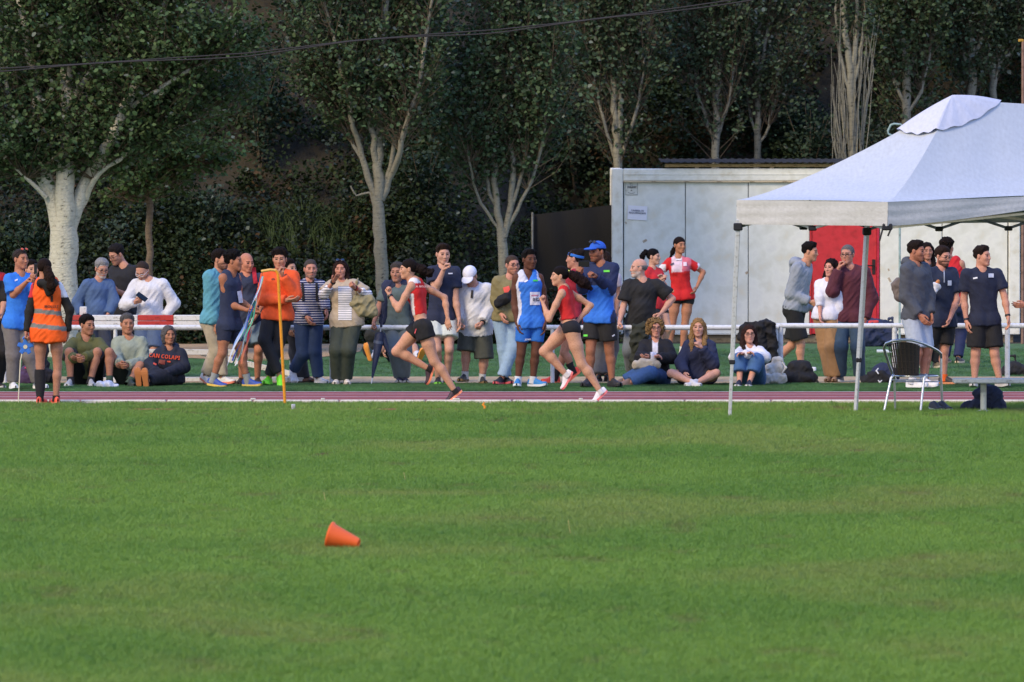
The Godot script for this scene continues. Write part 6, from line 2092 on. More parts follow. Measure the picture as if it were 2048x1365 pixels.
func cabin() -> void:
	var d := 118.9
	var zf := 90.0 - d
	var k := d / FOCAL
	var X := func(px: float) -> float: return (px - 1024.0) * k
	var Y := func(py: float) -> float: return EYE - (py - HORIZON) * k
	var o := thing("cabin", "white prefabricated site cabin with a red door", "cabin", Vector3(X.call(1632.0), 0, zf))
	var ox: float = o.position.x
	var white := worn(srgb(228, 230, 222), 0.5, 0.0, 0.90, 0.7)
	var wall := worn(srgb(226, 229, 222), 0.55, 0.0, 0.955, 0.45)
	var bar := func(called: String, x0: float, x1: float, y0: float, y1: float, z0: float, z1: float, mat: Material, bev := 0.006) -> MeshInstance3D:
		return put(called, box_mesh(Vector3(x1 - x0, y1 - y0, z1 - z0), bev), mat, o, Transform3D(Basis(), Vector3((x0 + x1) / 2.0 - ox, (y0 + y1) / 2.0, (z0 + z1) / 2.0)))
	var xl: float = X.call(1224.0)
	var xr: float = X.call(2041.0)
	var top: float = Y.call(337.0)
	var low := 0.10
	bar.call("plinth", xl + 0.1, xr - 0.1, -0.05, low - 0.004, -2.35, -0.06, worn(srgb(132, 120, 98), 0.95, 0.0, 0.5, 2.0))
	bar.call("post", xl, X.call(1246.0), low, top, -0.16, 0.02, white, 0.012)
	bar.call("post", X.call(2018.0), xr, low, top, -0.16, 0.02, white, 0.012)
	bar.call("post", xl, X.call(1246.0), low, top, -2.42, -2.26, white, 0.012)
	bar.call("post", X.call(2018.0), xr, low, top, -2.42, -2.26, white, 0.012)
	bar.call("roof_rail", X.call(1246.0) + 0.003, X.call(2018.0) - 0.003, Y.call(362.0), top - 0.002, -0.16, 0.016, white, 0.012)
	bar.call("roof_rail_lip", X.call(1246.0) + 0.003, X.call(2018.0) - 0.003, Y.call(350.0), Y.call(347.5), 0.016, 0.022, white, 0.002)
	bar.call("rain_edge", X.call(1246.0) + 0.003, X.call(2018.0) - 0.003, Y.call(365.0), Y.call(362.3), -0.10, 0.026, worn(srgb(206, 190, 160), 0.7, 0.0, 0.5, 2.0), 0.002)
	bar.call("base_rail", X.call(1246.0) + 0.003, X.call(1620.0), low, Y.call(668.0), -0.16, 0.008, white, 0.008)
	bar.call("base_rail", X.call(1759.0), X.call(2018.0) - 0.003, low, Y.call(668.0), -0.16, 0.008, white, 0.008)
	# wall panels, a narrow joint between them
	var seams := [1247.5, 1371.0, 1497.0, 1620.0]
	for i in 3:
		bar.call("wall_panel", X.call(seams[i]) + 0.006, X.call(seams[i + 1]) - 0.006, Y.call(668.0) + 0.004, Y.call(365.0) - 0.003, -0.12, -0.02, wall, 0.004)
	seams = [1760.0, 1885.0, 2016.5]
	for i in 2:
		bar.call("wall_panel", X.call(seams[i]) + 0.006, X.call(seams[i + 1]) - 0.006, Y.call(668.0) + 0.004, Y.call(365.0) - 0.003, -0.12, -0.02, wall, 0.004)
	bar.call("wall_panel", X.call(1622.0), X.call(1757.0), Y.call(440.0), Y.call(365.0) - 0.003, -0.12, -0.02, wall, 0.004)
	bar.call("joint_backing", X.call(1247.0), X.call(2017.0), low + 0.01, Y.call(366.0), -0.20, -0.125, worn(srgb(120, 140, 160), 0.7))
	bar.call("wall_panel", xl + 0.01, xl + 0.09, low, top - 0.1, -2.25, -0.17, wall)
	bar.call("wall_panel", xr - 0.09, xr - 0.01, low, top - 0.1, -2.25, -0.17, wall)
	bar.call("wall_panel", xl + 0.2, xr - 0.2, low, top - 0.1, -2.4, -2.3, wall)
	bar.call("roof_slab", xl + 0.02, xr - 0.02, top - 0.10, top - 0.02, -2.40, -0.17, white)
	var red := worn(srgb(200, 42, 50), 0.5, 0.0, 0.82, 0.8)
	bar.call("door_frame", X.call(1620.3), X.call(1624.0), low, Y.call(440.0), -0.12, -0.004, red)
	bar.call("door_frame", X.call(1754.5), X.call(1759.5), low, Y.call(440.0), -0.12, -0.004, worn(srgb(190, 34, 66), 0.5))
	var door: MeshInstance3D = bar.call("door", X.call(1624.3), X.call(1754.2), low + 0.01, Y.call(440.5), -0.09, -0.022, red, 0.006)
	var hp := Vector3(X.call(1748.0) - ox, Y.call(534.0), -0.015) - door.position
	put("lock_plate", box_mesh(Vector3(0.05, 0.23, 0.012), 0.004), plain(srgb(60, 50, 48), 0.4, 0.6), door, Transform3D(Basis(), hp))
	put("handle", tube_mesh([hp + Vector3(0, 0.02, 0.0), hp + Vector3(0, 0.02, 0.05), hp + Vector3(-0.12, 0.02, 0.05)], [0.011, 0.011, 0.009], 8), plain(srgb(52, 44, 42), 0.4, 0.6), door)
	# corrugated sheets on rusty purlins
	bar.call("purlin", X.call(1330.0), X.call(1760.0), top + 0.02, top + 0.07, -0.10, -0.02, worn(srgb(188, 158, 112), 0.8, 0.0, 0.4, 3.0))
	for px in [1390.0, 1540.0, 1690.0]:
		bar.call("purlin_block", X.call(px), X.call(px + 8.0), top - 0.02, top + 0.02, -0.10, -0.01, worn(srgb(196, 176, 140), 0.8))
	var st := new_st()
	var n := 150
	var x0: float = X.call(1322.0)
	var x1: float = X.call(1990.0)
	for i in n:
		var xa := lerpf(x0, x1, float(i) / n) - ox
		var xb := lerpf(x0, x1, float(i + 1) / n) - ox
		var ya := top + 0.095 + 0.008 * sin(i * 1.9)
		var yb := top + 0.095 + 0.008 * sin((i + 1) * 1.9)
		quad(st, Vector3(xa, ya, 0.10), Vector3(xa, ya + 0.05, -2.3), Vector3(xb, yb + 0.05, -2.3), Vector3(xb, yb, 0.10))
		quad(st, Vector3(xa, ya - 0.012, 0.10), Vector3(xa, ya, 0.10), Vector3(xb, yb, 0.10), Vector3(xb, yb - 0.012, 0.10))
	put("roof_sheet", st.commit(), worn(srgb(30, 29, 28), 0.9, 0.0, 0.5, 1.0), o)
	# logo plate: frame, ring and word
	var lp := Vector3(X.call(1263.0) - ox, Y.call(375.5), -0.017)
	var plate := put("maker_plate", box_mesh(Vector3(0.19, 0.23, 0.004), 0.001), worn(srgb(206, 210, 204)), o, Transform3D(Basis(), lp))
	var ink := plain(srgb(90, 92, 92), 0.7)
	for e in [[0.0, 0.111, 0.19, 0.005], [0.0, -0.111, 0.19, 0.005], [0.0925, 0.0, 0.005, 0.22], [-0.0925, 0.0, 0.003, 0.22]]:
		put("border", box_mesh(Vector3(e[2], e[3], 0.002), 0.0004), ink, plate, Transform3D(Basis(), Vector3(e[0], e[1], 0.003)))
	flat_text("IMAN", 0.036, plain(srgb(50, 52, 54)), plate, Vector3(0, 0.008, 0.004))
	var ring := []
	var rr := []
	for i in 10:
		var a := TAU * i / 11.0 + 0.6
		ring.append(Vector3(cos(a) * 0.020, 0.055 + sin(a) * 0.018, 0.004))
		rr.append(0.003)
	put("emblem", tube_mesh(ring, rr, 5), ink, plate)
	put("mark", box_mesh(Vector3(0.022, 0.018, 0.002), 0.0005), ink, plate, Transform3D(Basis(), Vector3(0, -0.045, 0.003)))
	var arc := []
	rr = []
	for i in 9:
		var a := PI * 1.2 + PI * 0.6 * i / 8.0
		arc.append(Vector3(cos(a) * 0.065, -0.03 + sin(a) * 0.06, 0.004))
		rr.append(0.0028)
	put("emblem", tube_mesh(arc, rr, 5), ink, plate)
	# scars and stains of bare filler on the panels
	for s in [[1290, 482, 9, 5], [1494, 546, 6, 5], [1252, 446, 3, 5], [1780, 560, 4, 10], [1778, 540, 3, 5]]:
		put("scar", box_mesh(Vector3(s[2] * k, s[3] * k, 0.003), 0.001), worn(srgb(186, 172, 152), 0.9, 0.0, 0.5, 6.0), o, Transform3D(Basis(Vector3.BACK, 0.5), Vector3(X.call(s[0]) - ox, Y.call(s[1]), -0.0185)))
	# the taped paper
	var paper := thing("paper_notice", "white paper notice with two lines of print taped to the cabin wall", "notice", Vector3(X.call(1275.0), Y.call(426.0), zf - 0.014))
	var ps := new_st()
	for i in 6:
		for j in 4:
			var q := []
			for e in [[0, 0], [0, 1], [1, 1], [1, 0]]:
				var u := (float(i + e[0]) / 6.0 - 0.5)
				var v := (float(j + e[1]) / 4.0 - 0.5)
				q.append(Vector3(u * 0.295, v * 0.215, 0.004 + 0.010 * u * u + (0.012 if u > 0.4 and v < -0.4 else 0.0)))
			quad(ps, q[0], q[1], q[2], q[3])
	var tiltb := Basis(Vector3.BACK, -0.06)
	put("sheet", ps.commit(), plain(srgb(228, 230, 240), 0.8), paper, Transform3D(tiltb, Vector3.ZERO))
	for w in [["CAMBRA DE", 0.035], ["REQUERIMENTS", -0.002]]:
		flat_text(w[0], 0.026, plain(srgb(70, 74, 92)), paper, tiltb * Vector3(0.0, w[1], 0.011), -0.06)
	# black screen on poles left of the cabin
	var sd := 120.2
	var s0 := at(1066, 428, sd)
	var scr := thing("black_screen", "black shade cloth screen beside the cabin", "screen", Vector3(s0.x, 0, s0.z))
	var ss := new_st()
	ss.set_smooth_group(0)
	for i in 24:
		for j in 16:
			for e in [[0, 0], [1, 1], [0, 1], [0, 0], [1, 0], [1, 1]]:
				var u := float(i + e[0]) / 24.0
				var v := float(j + e[1]) / 16.0
				var h: float = lerpf(0.05, lerpf(EYE - (430 - HORIZON) * sd / FOCAL, EYE - (409 - HORIZON) * sd / FOCAL, u), v)
				ss.add_vertex(Vector3(u * 1.28, h, 0.03 * sin(u * 16.0 + v * 5.0) + 0.02 * sin(v * 9.0)))
	ss.index()
	ss.generate_normals()
	put("cloth", ss.commit(), cloth(srgb(20, 21, 24)), scr)
	put("pole", rod(Vector3(-0.01, 0, 0.05), Vector3(-0.01, EYE - (425 - HORIZON) * sd / FOCAL, 0.05), 0.018), worn(srgb(150, 152, 150), 0.5, 0.5), scr)
	# a grey pole by the right end of the cabin
	var gp := at(2046, 700, 117.0)
	gp.y = 0.0
	var pole := thing("brown_post", "slim brown post rising behind the canopy at the right edge", "post", gp)
	put("shaft", rod(Vector3.ZERO, Vector3(0, EYE - (80 - HORIZON) * 117.0 / FOCAL, 0), 0.022), worn(srgb(140, 112, 100), 0.8), pole)
	put("bracket", box_mesh(Vector3(0.08, 0.04, 0.05), 0.006), worn(srgb(205, 160, 60), 0.6), pole, Transform3D(Basis(), Vector3(-0.03, EYE - (81 - HORIZON) * 117.0 / FOCAL, 0.0)))

func nets_on_bank() -> void:
	var d := 129.5
	var k := d / FOCAL
	for s in [[1120, 1345, 48, 190, "dark net draped on the bank behind the slim poplar"], [1350, 1545, 48, 170, "dark net on the bank above the cabin"], [1545, 1665, 50, 180, "dark net on the bank left of the bare tree"]]:
		var p := at(s[0], s[3], d)
		var o := thing("shade_net", s[4], "net", Vector3(p.x, hill_y(p.x, d) - 0.2, p.z), "nets on the bank")
		var st := new_st()
		st.set_smooth_group(0)
		var W: float = (s[1] - s[0]) * k
		var y0 := -0.6
		var y1: float = EYE - (s[2] - HORIZON) * k - o.position.y
		for i in 30:
			for j in 16:
				for e in [[0, 0], [1, 1], [0, 1], [0, 0], [1, 0], [1, 1]]:
					var u := float(i + e[0]) / 30.0
					var v := float(j + e[1]) / 16.0
					st.add_vertex(Vector3(u * W, lerpf(y0, y1, v) - 0.06 * sin(u * PI), 0.06 * sin(u * 21.0 + v * 3.0) * (1.0 - v * 0.5) + 0.4 * (1.0 - v)))
		st.index()
		st.generate_normals()
		put("mesh_cloth", st.commit(), cloth(srgb(24, 34, 40)), o)
		put("rail", rod(Vector3(-0.05, y1, 0.05), Vector3(W + 0.05, y1 + 0.02, 0.05), 0.035), worn(srgb(116, 92, 80), 0.8, 0.0, 0.5), o)
	var p0 := at(1120, 0, d + 0.6)
	var up := thing("green_fence_net", "dark green windbreak net along the top of the bank", "net", Vector3(p0.x, hill_y(p0.x, d + 0.6), p0.z), "nets on the bank")
	var st := new_st()
	st.set_smooth_group(0)
	for i in 40:
		for j in 14:
			for e in [[0, 0], [1, 1], [0, 1], [0, 0], [1, 0], [1, 1]]:
				var u := float(i + e[0]) / 40.0
				var v := float(j + e[1]) / 14.0
				var yy: float = lerpf(EYE - (46 - HORIZON) * k, 8.2, v) - up.position.y
				st.add_vertex(Vector3(u * 560 * k, yy, 0.05 * sin(u * 40.0) * sin(v * 3.0) + 0.04 * sin(v * 30.0)))
	st.index()
	st.generate_normals()
	put("mesh_cloth", st.commit(), cloth(srgb(30, 46, 46)), up)
	for i in 5:
		var x := 560 * k * i / 4.0
		put("post", rod(Vector3(x, -1.0, -0.06), Vector3(x, 8.2 - up.position.y, -0.06), 0.03), worn(srgb(90, 84, 76), 0.7), up)

func cable() -> void:
	var d := 103.0
	var pts := [[-60, 141], [0, 139], [150, 131], [330, 119], [500, 108], [700, 84], [870, 70], [1000, 61], [1150, 45], [1300, 26], [1500, -3], [1640, -26]]
	var o := thing("overhead_cable", "pair of dark cables crossing in front of the trees", "cable", at(-60, 141, d))
	for t in 2:
		var ps := []
		var rr := []
		for i in (pts.size() - 1) * 4 + 1:
			var f := i / 4.0
			var a: Array = pts[int(f)]
			var b: Array = pts[mini(int(f) + 1, pts.size() - 1)]
			var q: Vector3 = at(lerpf(a[0], b[0], f - int(f)), lerpf(a[1], b[1], f - int(f)), d)
			q += Vector3(0, (0.012 if t == 0 else -0.012 - 0.02 * sin(f * 2.1)) , 0.02 * t)
			ps.append(q - o.position)
			rr.append(0.011)
		put("cable", tube_mesh(ps, rr, 6), plain(srgb(38, 36, 36), 0.7), o)
	# the poles that carry it stand outside the picture
	for e in [[-60.0, 141.0, "wooden cable pole beyond the left edge"], [1640.0, -26.0, "wooden cable pole rising above the upper edge"]]:
		var p: Vector3 = at(e[0], e[1], d)
		if e[0] > 0.0:
			continue
		var pole := thing("cable_pole", e[2], "pole", Vector3(p.x, 0, p.z))
		put("shaft", tube_mesh([Vector3(0, -0.1, -0.03), Vector3(0, p.y + 0.4, -0.03)], [0.12, 0.09], 12), bark(srgb(110, 96, 80), 0.6, "stem"), pole)

# ---------------------------------------------------------------- rail, barrier, ribbon pole
func rails() -> void:
	var d := 97.6
	var z := 90.0 - d
	var k := d / FOCAL
	var X := func(px: float) -> float: return (px - 1024.0) * k
	var white := worn(srgb(218, 222, 226), 0.45, 0.0, 0.7, 2.0)
	var y := EYE - (655.5 - HORIZON) * k
	for s in [[-160, 1558, [-213, 8, 230, 663, 1105, 1553], "white tubular rail on short posts along the track"], [1553, 2200, [1562, 1790, 2016, 2190], "white tubular rail continuing on the right behind the canopy"]]:
		var o := thing("rail_fence", s[3], "rail", Vector3(X.call(s[0]), 0, z - (0.0 if s[0] < 0 else 0.02)), "rails along the track")
		var yy: float = y + (0.0 if s[0] < 0 else 0.022)
		put("rail", rod(Vector3(0, yy, 0), Vector3((s[1] - s[0]) * k, yy, 0), 0.033, 14), white, o)
		for px in s[2]:
			put("post", rod(Vector3((px - s[0]) * k, -0.05, 0), Vector3((px - s[0]) * k, yy - 0.02, 0), 0.026 if s[0] < 0 else 0.032, 12), white, o)

func barrier() -> void:
	var d := 98.5
	var k := d / FOCAL
	var o := thing("steeplechase_barrier", "long red and white steeplechase barrier behind the seated people", "barrier", Vector3((376.0 - 1024.0) * k, 0, 90.0 - d))
	var X := func(px: float) -> float: return (px - 376.0) * k
	var y0 := EYE - (654.0 - HORIZON) * k
	var y1 := EYE - (630.5 - HORIZON) * k
	var mid := (y0 + y1) / 2.0
	var cuts := [140.0, 180.0, 275.0, 347.0, 470.0, 610.0]
	var cols := [srgb(176, 58, 48), srgb(222, 222, 220), srgb(186, 52, 44), srgb(226, 226, 222), srgb(206, 208, 208)]
	for i in 5:
		for half in 2:
			var a: float = X.call(cuts[i])
			var b: float = X.call(cuts[i + 1])
			var lo: float = y0 if half == 0 else mid + 0.003
			var hi: float = mid - 0.003 if half == 0 else y1
			put("beam_board", box_mesh(Vector3(b - a - 0.001, hi - lo, 0.12), 0.006), worn(cols[i], 0.6, 0.0, 0.6, 2.5), o, Transform3D(Basis(), Vector3((a + b) / 2.0, (lo + hi) / 2.0, 0)))
	var white := worn(srgb(212, 214, 212), 0.55, 0.0, 0.6, 2.5)
	for px in [165.0, 586.0]:
		put("upright", box_mesh(Vector3(0.09, mid + 0.2, 0.07), 0.008), white, o, Transform3D(Basis(), Vector3(X.call(px), (mid + 0.2) / 2.0 - 0.02, -0.10)))
		put("foot", box_mesh(Vector3(0.12, 0.07, 1.5), 0.008), white, o, Transform3D(Basis(), Vector3(X.call(px), 0.05, 0.1)))
		put("brace", box_between(Vector3(X.call(px), 0.08, 0.7), Vector3(X.call(px), mid - 0.15, -0.05), 0.06, 0.06), white, o)
		put("brace", box_between(Vector3(X.call(px), 0.08, -0.6), Vector3(X.call(px), mid - 0.15, -0.12), 0.06, 0.06), white, o)
	put("lower_bar", box_between(Vector3(X.call(170.0), 0.38, -0.16), Vector3(X.call(470.0), 0.37, -0.16), 0.05, 0.07), white, o)
	put("diagonal_bar", box_between(Vector3(X.call(400.0), 0.36, -0.2), Vector3(X.call(580.0), 0.10, -0.12), 0.05, 0.07), white, o)
	put("ground_bar", box_between(Vector3(X.call(165.0), 0.05, 0.62), Vector3(X.call(610.0), 0.05, 0.62), 0.06, 0.05), white, o)

func ribbon_pole() -> void:
	var d := dist(812.0)
	var base := ground(570, 812)
	var o := thing("wind_pole", "yellow metal pole with a bent arm at the track edge", "pole", base)
	var P := func(px: float, py: float) -> Vector3: return at(px, py, d) - base
	var yel := worn(srgb(228, 150, 22), 0.45, 0.0, 0.75, 3.0)
	put("shaft", tube_mesh([P.call(570, 812) - Vector3(0, 0.04, 0), P.call(563, 690), P.call(556, 556), P.call(555, 546), P.call(550, 540)], [0.0175, 0.0175, 0.0172, 0.0172, 0.017], 14), yel, o)
	put("arm", tube_mesh([P.call(552, 541), P.call(540, 540), P.call(522, 543)], [0.0172, 0.017, 0.017], 14), worn(srgb(222, 178, 92), 0.45, 0.0, 0.75, 3.0), o)
	put("hook", tube_mesh([P.call(524, 544), P.call(524, 551), P.call(526, 556)], [0.005, 0.005, 0.004], 6), plain(srgb(150, 95, 40), 0.5), o)
	var rng := RandomNumberGenerator.new()
	rng.seed = 8
	var bunch := thing("streamer", "bunch of coloured ribbons hanging from the yellow pole", "streamer", at(524, 552, d))
	var top := bunch.position
	var tails := [[455, 722, srgb(110, 150, 215)], [463, 729, srgb(40, 130, 100)], [470, 732, srgb(220, 225, 235)], [476, 736, srgb(190, 40, 80)], [466, 722, srgb(60, 90, 190)], [482, 728, srgb(200, 120, 90)], [451, 734, srgb(190, 205, 230)], [474, 722, srgb(70, 160, 130)]]
	for i in tails.size():
		var t: Array = tails[i]
		var st := new_st()
		st.set_smooth_group(0)
		var n := 22
		var prev := []
		for j in n + 1:
			var f := float(j) / n
			var px := lerpf(525.0, t[0], pow(f, 1.0)) + 7.0 * sin(f * PI) * (0.3 + 0.1 * (i % 4)) + 2.0 * sin(f * 14.0 + i)
			var py := lerpf(553.0, t[1], f)
			var c := at(px, py, d) - top + Vector3(0, 0, 0.03 * sin(f * 9.0 + i * 1.3) * f + 0.008 * (i - 4))
			var w := lerpf(0.007, 0.011, f)
			var side := Vector3(cos(f * 5.0 + i), 0.15, sin(f * 5.0 + i) * 0.8) * w
			if j > 0:
				for v in [prev[0], c - side, c + side, prev[0], c + side, prev[1]]:
					st.add_vertex(v)
			prev = [c - side, c + side]
		st.index()
		st.generate_normals()
		put("ribbon", st.commit(), plain(t[2], 0.45), bunch)

# ---------------------------------------------------------------- pop-up canopy
func canopy() -> void:
	var A := at(1474, 400, 85.7)
	var B := at(1776, 404, 84.6)
	var C := at(2230, 386, 86.2)
	var E := at(2290, 399, 89.3)
	var D := at(1738, 402, 87.4)
	var P := at(1905, 199, 86.3)
	var P2 := at(2150, 214, 87.2)
	var o := thing("canopy_tent", "white pop-up canopy tent at the right", "tent", Vector3(A.x, 0, A.z))
	var org := o.position
	var white := cloth(srgb(190, 198, 208), 0.7)
	var roof := func(e0: Vector3, e1: Vector3, q0: Vector3, q1: Vector3, wave: float) -> ArrayMesh:
		var st := new_st()
		st.set_smooth_group(0)
		var n := 26
		var pt := func(i: int, j: int) -> Vector3:
			var t := float(i) / n
			var s := float(j) / n
			var a: Vector3 = e0.lerp(e1, t)
			var b: Vector3 = q0.lerp(q1, t)
			var p: Vector3 = a.lerp(b, s)
			p.y = lerpf(a.y, b.y, pow(s, 1.33))
			var sag := sin(t * PI) * sin(s * PI)
			p.y -= 0.07 * sag
			p.y += wave * 0.010 * sin(s * 26.0 + t * 3.0) * (1.0 - s) * sin(t * PI) + wave * 0.012 * sin(t * 22.0 + s * 4.0) * s * (1.0 - s) * 2.0
			return p - org
		for i in n:
			for j in n:
				for e in [[0, 0], [0, 1], [1, 1], [0, 0], [1, 1], [1, 0]]:
					st.add_vertex(pt.call(i + e[0], j + e[1]))
		st.index()
		st.generate_normals()
		return st.commit()
	put("roof_panel", roof.call(A, B, P, P, 1.0), white, o)
	put("roof_panel", roof.call(B, C, P, P2, 1.0), white, o)
	put("roof_panel", roof.call(C, E, P2, P2, 1.0), white, o)
	put("roof_panel", roof.call(E, D, P2, P, 1.0), white, o)
	put("roof_panel", roof.call(D, A, P, P, 1.0), white, o)
	var val := func(e0: Vector3, e1: Vector3, h0: float, h1: float, seed_no: float, curl: float) -> ArrayMesh:
		var st := new_st()
		st.set_smooth_group(0)
		var n := 34
		var out: Vector3 = (e1 - e0).cross(Vector3.UP).normalized()
		var pt := func(i: int, j: int) -> Vector3:
			var t := float(i) / n
			var s := float(j) / 10.0
			var p: Vector3 = e0.lerp(e1, t) + Vector3(0, -s * lerpf(h0, h1, smoothstep(0.0, 1.0, t)), 0)
			p += out * (0.003 + 0.0035 * sin(s * 15.0 + t * 2.5 + seed_no) * pow(1.0 - t, 0.8) + 0.005 * sin(t * 17.0 + s * 3.0 + seed_no) - curl * s * s * t)
			return p - org
		for i in n:
			for j in 10:
				for e in [[0, 0], [1, 1], [0, 1], [0, 0], [1, 0], [1, 1]]:
					st.add_vertex(pt.call(i + e[0], j + e[1]))
		st.index()
		st.generate_normals()
		return st.commit()
	var vmat := cloth(srgb(196, 198, 198), 0.75)
	put("valance", val.call(A, B, 0.27, 0.262, 0.0, 0.0), vmat, o)
	put("valance", val.call(B, C, 0.262, 0.09, 2.0, -0.02), vmat, o)
	put("valance", val.call(C, E, 0.09, 0.25, 3.0, 0.0), vmat, o)
	put("valance", val.call(E, D, 0.25, 0.26, 4.0, 0.0), vmat, o)
	put("valance", val.call(D, A, 0.26, 0.27, 5.0, 0.0), vmat, o)
	# vent cap over the peak, scalloped rim
	var st := new_st()
	st.set_smooth_group(0)
	var rim := []
	var tip := P + Vector3(0, 0.05, 0) - org
	var on_roof := func(e0: Vector3, e1: Vector3, q0: Vector3, q1: Vector3, t: float, s: float) -> Vector3:
		var a: Vector3 = e0.lerp(e1, t)
		var b: Vector3 = q0.lerp(q1, t)
		var p: Vector3 = a.lerp(b, s)
		p.y = lerpf(a.y, b.y, pow(s, 1.33)) - 0.07 * sin(t * PI) * sin(s * PI) + 0.04
		return p - org
	for i in 16:
		rim.append(on_roof.call(A, B, P, P, i / 16.0, 0.74))
	for i in 18:
		rim.append(on_roof.call(B, C, P, P2, 0.40 * i / 18.0, lerpf(0.74, 0.99, pow(i / 18.0, 1.6))))
	for i in 18:
		rim.append(on_roof.call(E, D, P2, P, 0.60 + 0.40 * i / 18.0, lerpf(0.99, 0.74, pow(i / 18.0, 0.6))))
	for i in 16:
		rim.append(on_roof.call(D, A, P, P, i / 16.0, 0.74))
	for i in rim.size():
		for j in 8:
			for e in [[0, 0], [0, 1], [1, 1], [0, 0], [1, 1], [1, 0]]:
				var r: Vector3 = rim[(i + e[0]) % rim.size()]
				var s := float(j + e[1]) / 8.0
				var p := tip.lerp(r, s)
				p.y += 0.02 * sin(s * PI) + 0.012 * s * sin(((i + e[0]) % rim.size()) * 1.3)
				st.add_vertex(p)
	st.index()
	st.generate_normals()
	put("vent_cap", st.commit(), cloth(srgb(206, 210, 226), 0.7), o)
	# frame
	var steel := worn(srgb(196, 200, 200), 0.4, 0.3, 0.7, 3.0)
	var dark := plain(srgb(40, 40, 44), 0.6)
	var black := plain(srgb(22, 22, 28), 0.5)
	for l in [[1477, 440, 1460, 835, 85.7, 727], [1735, 450, 1712, 826, 87.3, 724]]:
		var dl: float = l[4]
		var a := at(l[0], l[1], dl) - org
		var b := at(l[2], l[3], dist(l[3])) - org
		var leg := put("leg", box_between(a, a.lerp(b, 0.72), 0.050, 0.050, 0.006), steel, o)
		put("inner_tube", box_between(a.lerp(b, 0.72), b, 0.038, 0.038, 0.005), steel, leg)
		var c := a.lerp(b, 0.72)
		put("lock_collar", box_mesh(Vector3(0.066, 0.05, 0.066), 0.01), black, leg, Transform3D(Basis(), c))
		put("corner_joint", box_mesh(Vector3(0.10, 0.085, 0.10), 0.012), black, leg, Transform3D(Basis(), a.lerp(b, 0.035)))
		put("foot_plate", box_mesh(Vector3(0.09, 0.012, 0.09), 0.004), steel, leg, Transform3D(Basis(), b + Vector3(0, 0.006, 0)))
	var truss := func(e0: Vector3, e1: Vector3, drop: float, rise: float, bays: int, mat: Material) -> void:
		for i in bays:
			var a0 := e0.lerp(e1, float(i) / bays) - org
			var a1 := e0.lerp(e1, float(i + 1) / bays) - org
			put("truss_bar", box_between(a0 - Vector3(0, drop, 0), a1 - Vector3(0, rise, 0), 0.018, 0.03), mat, o)
			put("truss_bar", box_between(a0 - Vector3(0, rise, 0), a1 - Vector3(0, drop, 0), 0.018, 0.03), mat, o)
			if i > 0:
				put("truss_joint", box_mesh(Vector3(0.09, 0.055, 0.07), 0.01), black, o, Transform3D(Basis(), a0 - Vector3(0, drop, 0)))
				put("truss_joint", box_mesh(Vector3(0.06, 0.045, 0.06), 0.01), black, o, Transform3D(Basis(), a0 - Vector3(0, rise, 0)))
	var blue := worn(srgb(110, 120, 130), 0.45, 0.3, 0.7, 3.0)
	truss.call(A + Vector3(0.02, 0, -0.06), B + Vector3(0, 0, -0.06), 0.30, 0.06, 2, steel)
	truss.call(D + Vector3(0, 0, 0.05), E + Vector3(0, 0, 0.05), 0.32, 0.06, 4, blue)
	truss.call(D, A, 0.30, 0.06, 2, blue)
	put("edge_bar", box_between(B - org + Vector3(0.0, -0.28, -0.03), C - org + Vector3(0, -0.13, -0.03), 0.03, 0.03), worn(srgb(216, 200, 160), 0.5), o)
	put("edge_bar", box_between(at(1925, 424, 85.6) - org, at(2100, 446, 88.0) - org, 0.03, 0.03), worn(srgb(216, 208, 186), 0.5), o)
	var bj := put("corner_joint", box_mesh(Vector3(0.11, 0.075, 0.10), 0.012), black, o, Transform3D(Basis(), at(1775, 454, 84.66) - org))
	for sx in [-0.05, 0.04]:
		put("strap", box_between(Vector3(sx, -0.02, 0.03), Vector3(sx - 0.035, -0.15 if sx < 0 else -0.10, 0.03), 0.008, 0.02, 0.002), dark, bj)
	# hoop of a bent tube seen behind the canopy
	var hd := 115.0
	var h0 := at(1800, 300, hd)
	var hoop := thing("bent_tube_frame", "pale bent tube frame sticking up behind the canopy", "tube", Vector3(h0.x, 0, h0.z))
	var hp := []
	for q in [[1800, 700], [1800, 330], [1792, 275], [1777, 268], [1776, 262], [1782, 250], [1788, 248], [1802, 249], [1804, 252], [1800, 268], [1800, 300]]:
		var v := at(q[0], q[1], hd) - Vector3(h0.x, 0, h0.z)
		v.y = maxf(v.y, 0.0)
		hp.append(v)
	var hr := []
	for q in hp:
		hr.append(0.016)
	put("tube", tube_mesh(hp, hr, 8), worn(srgb(150, 176, 178), 0.5), hoop)

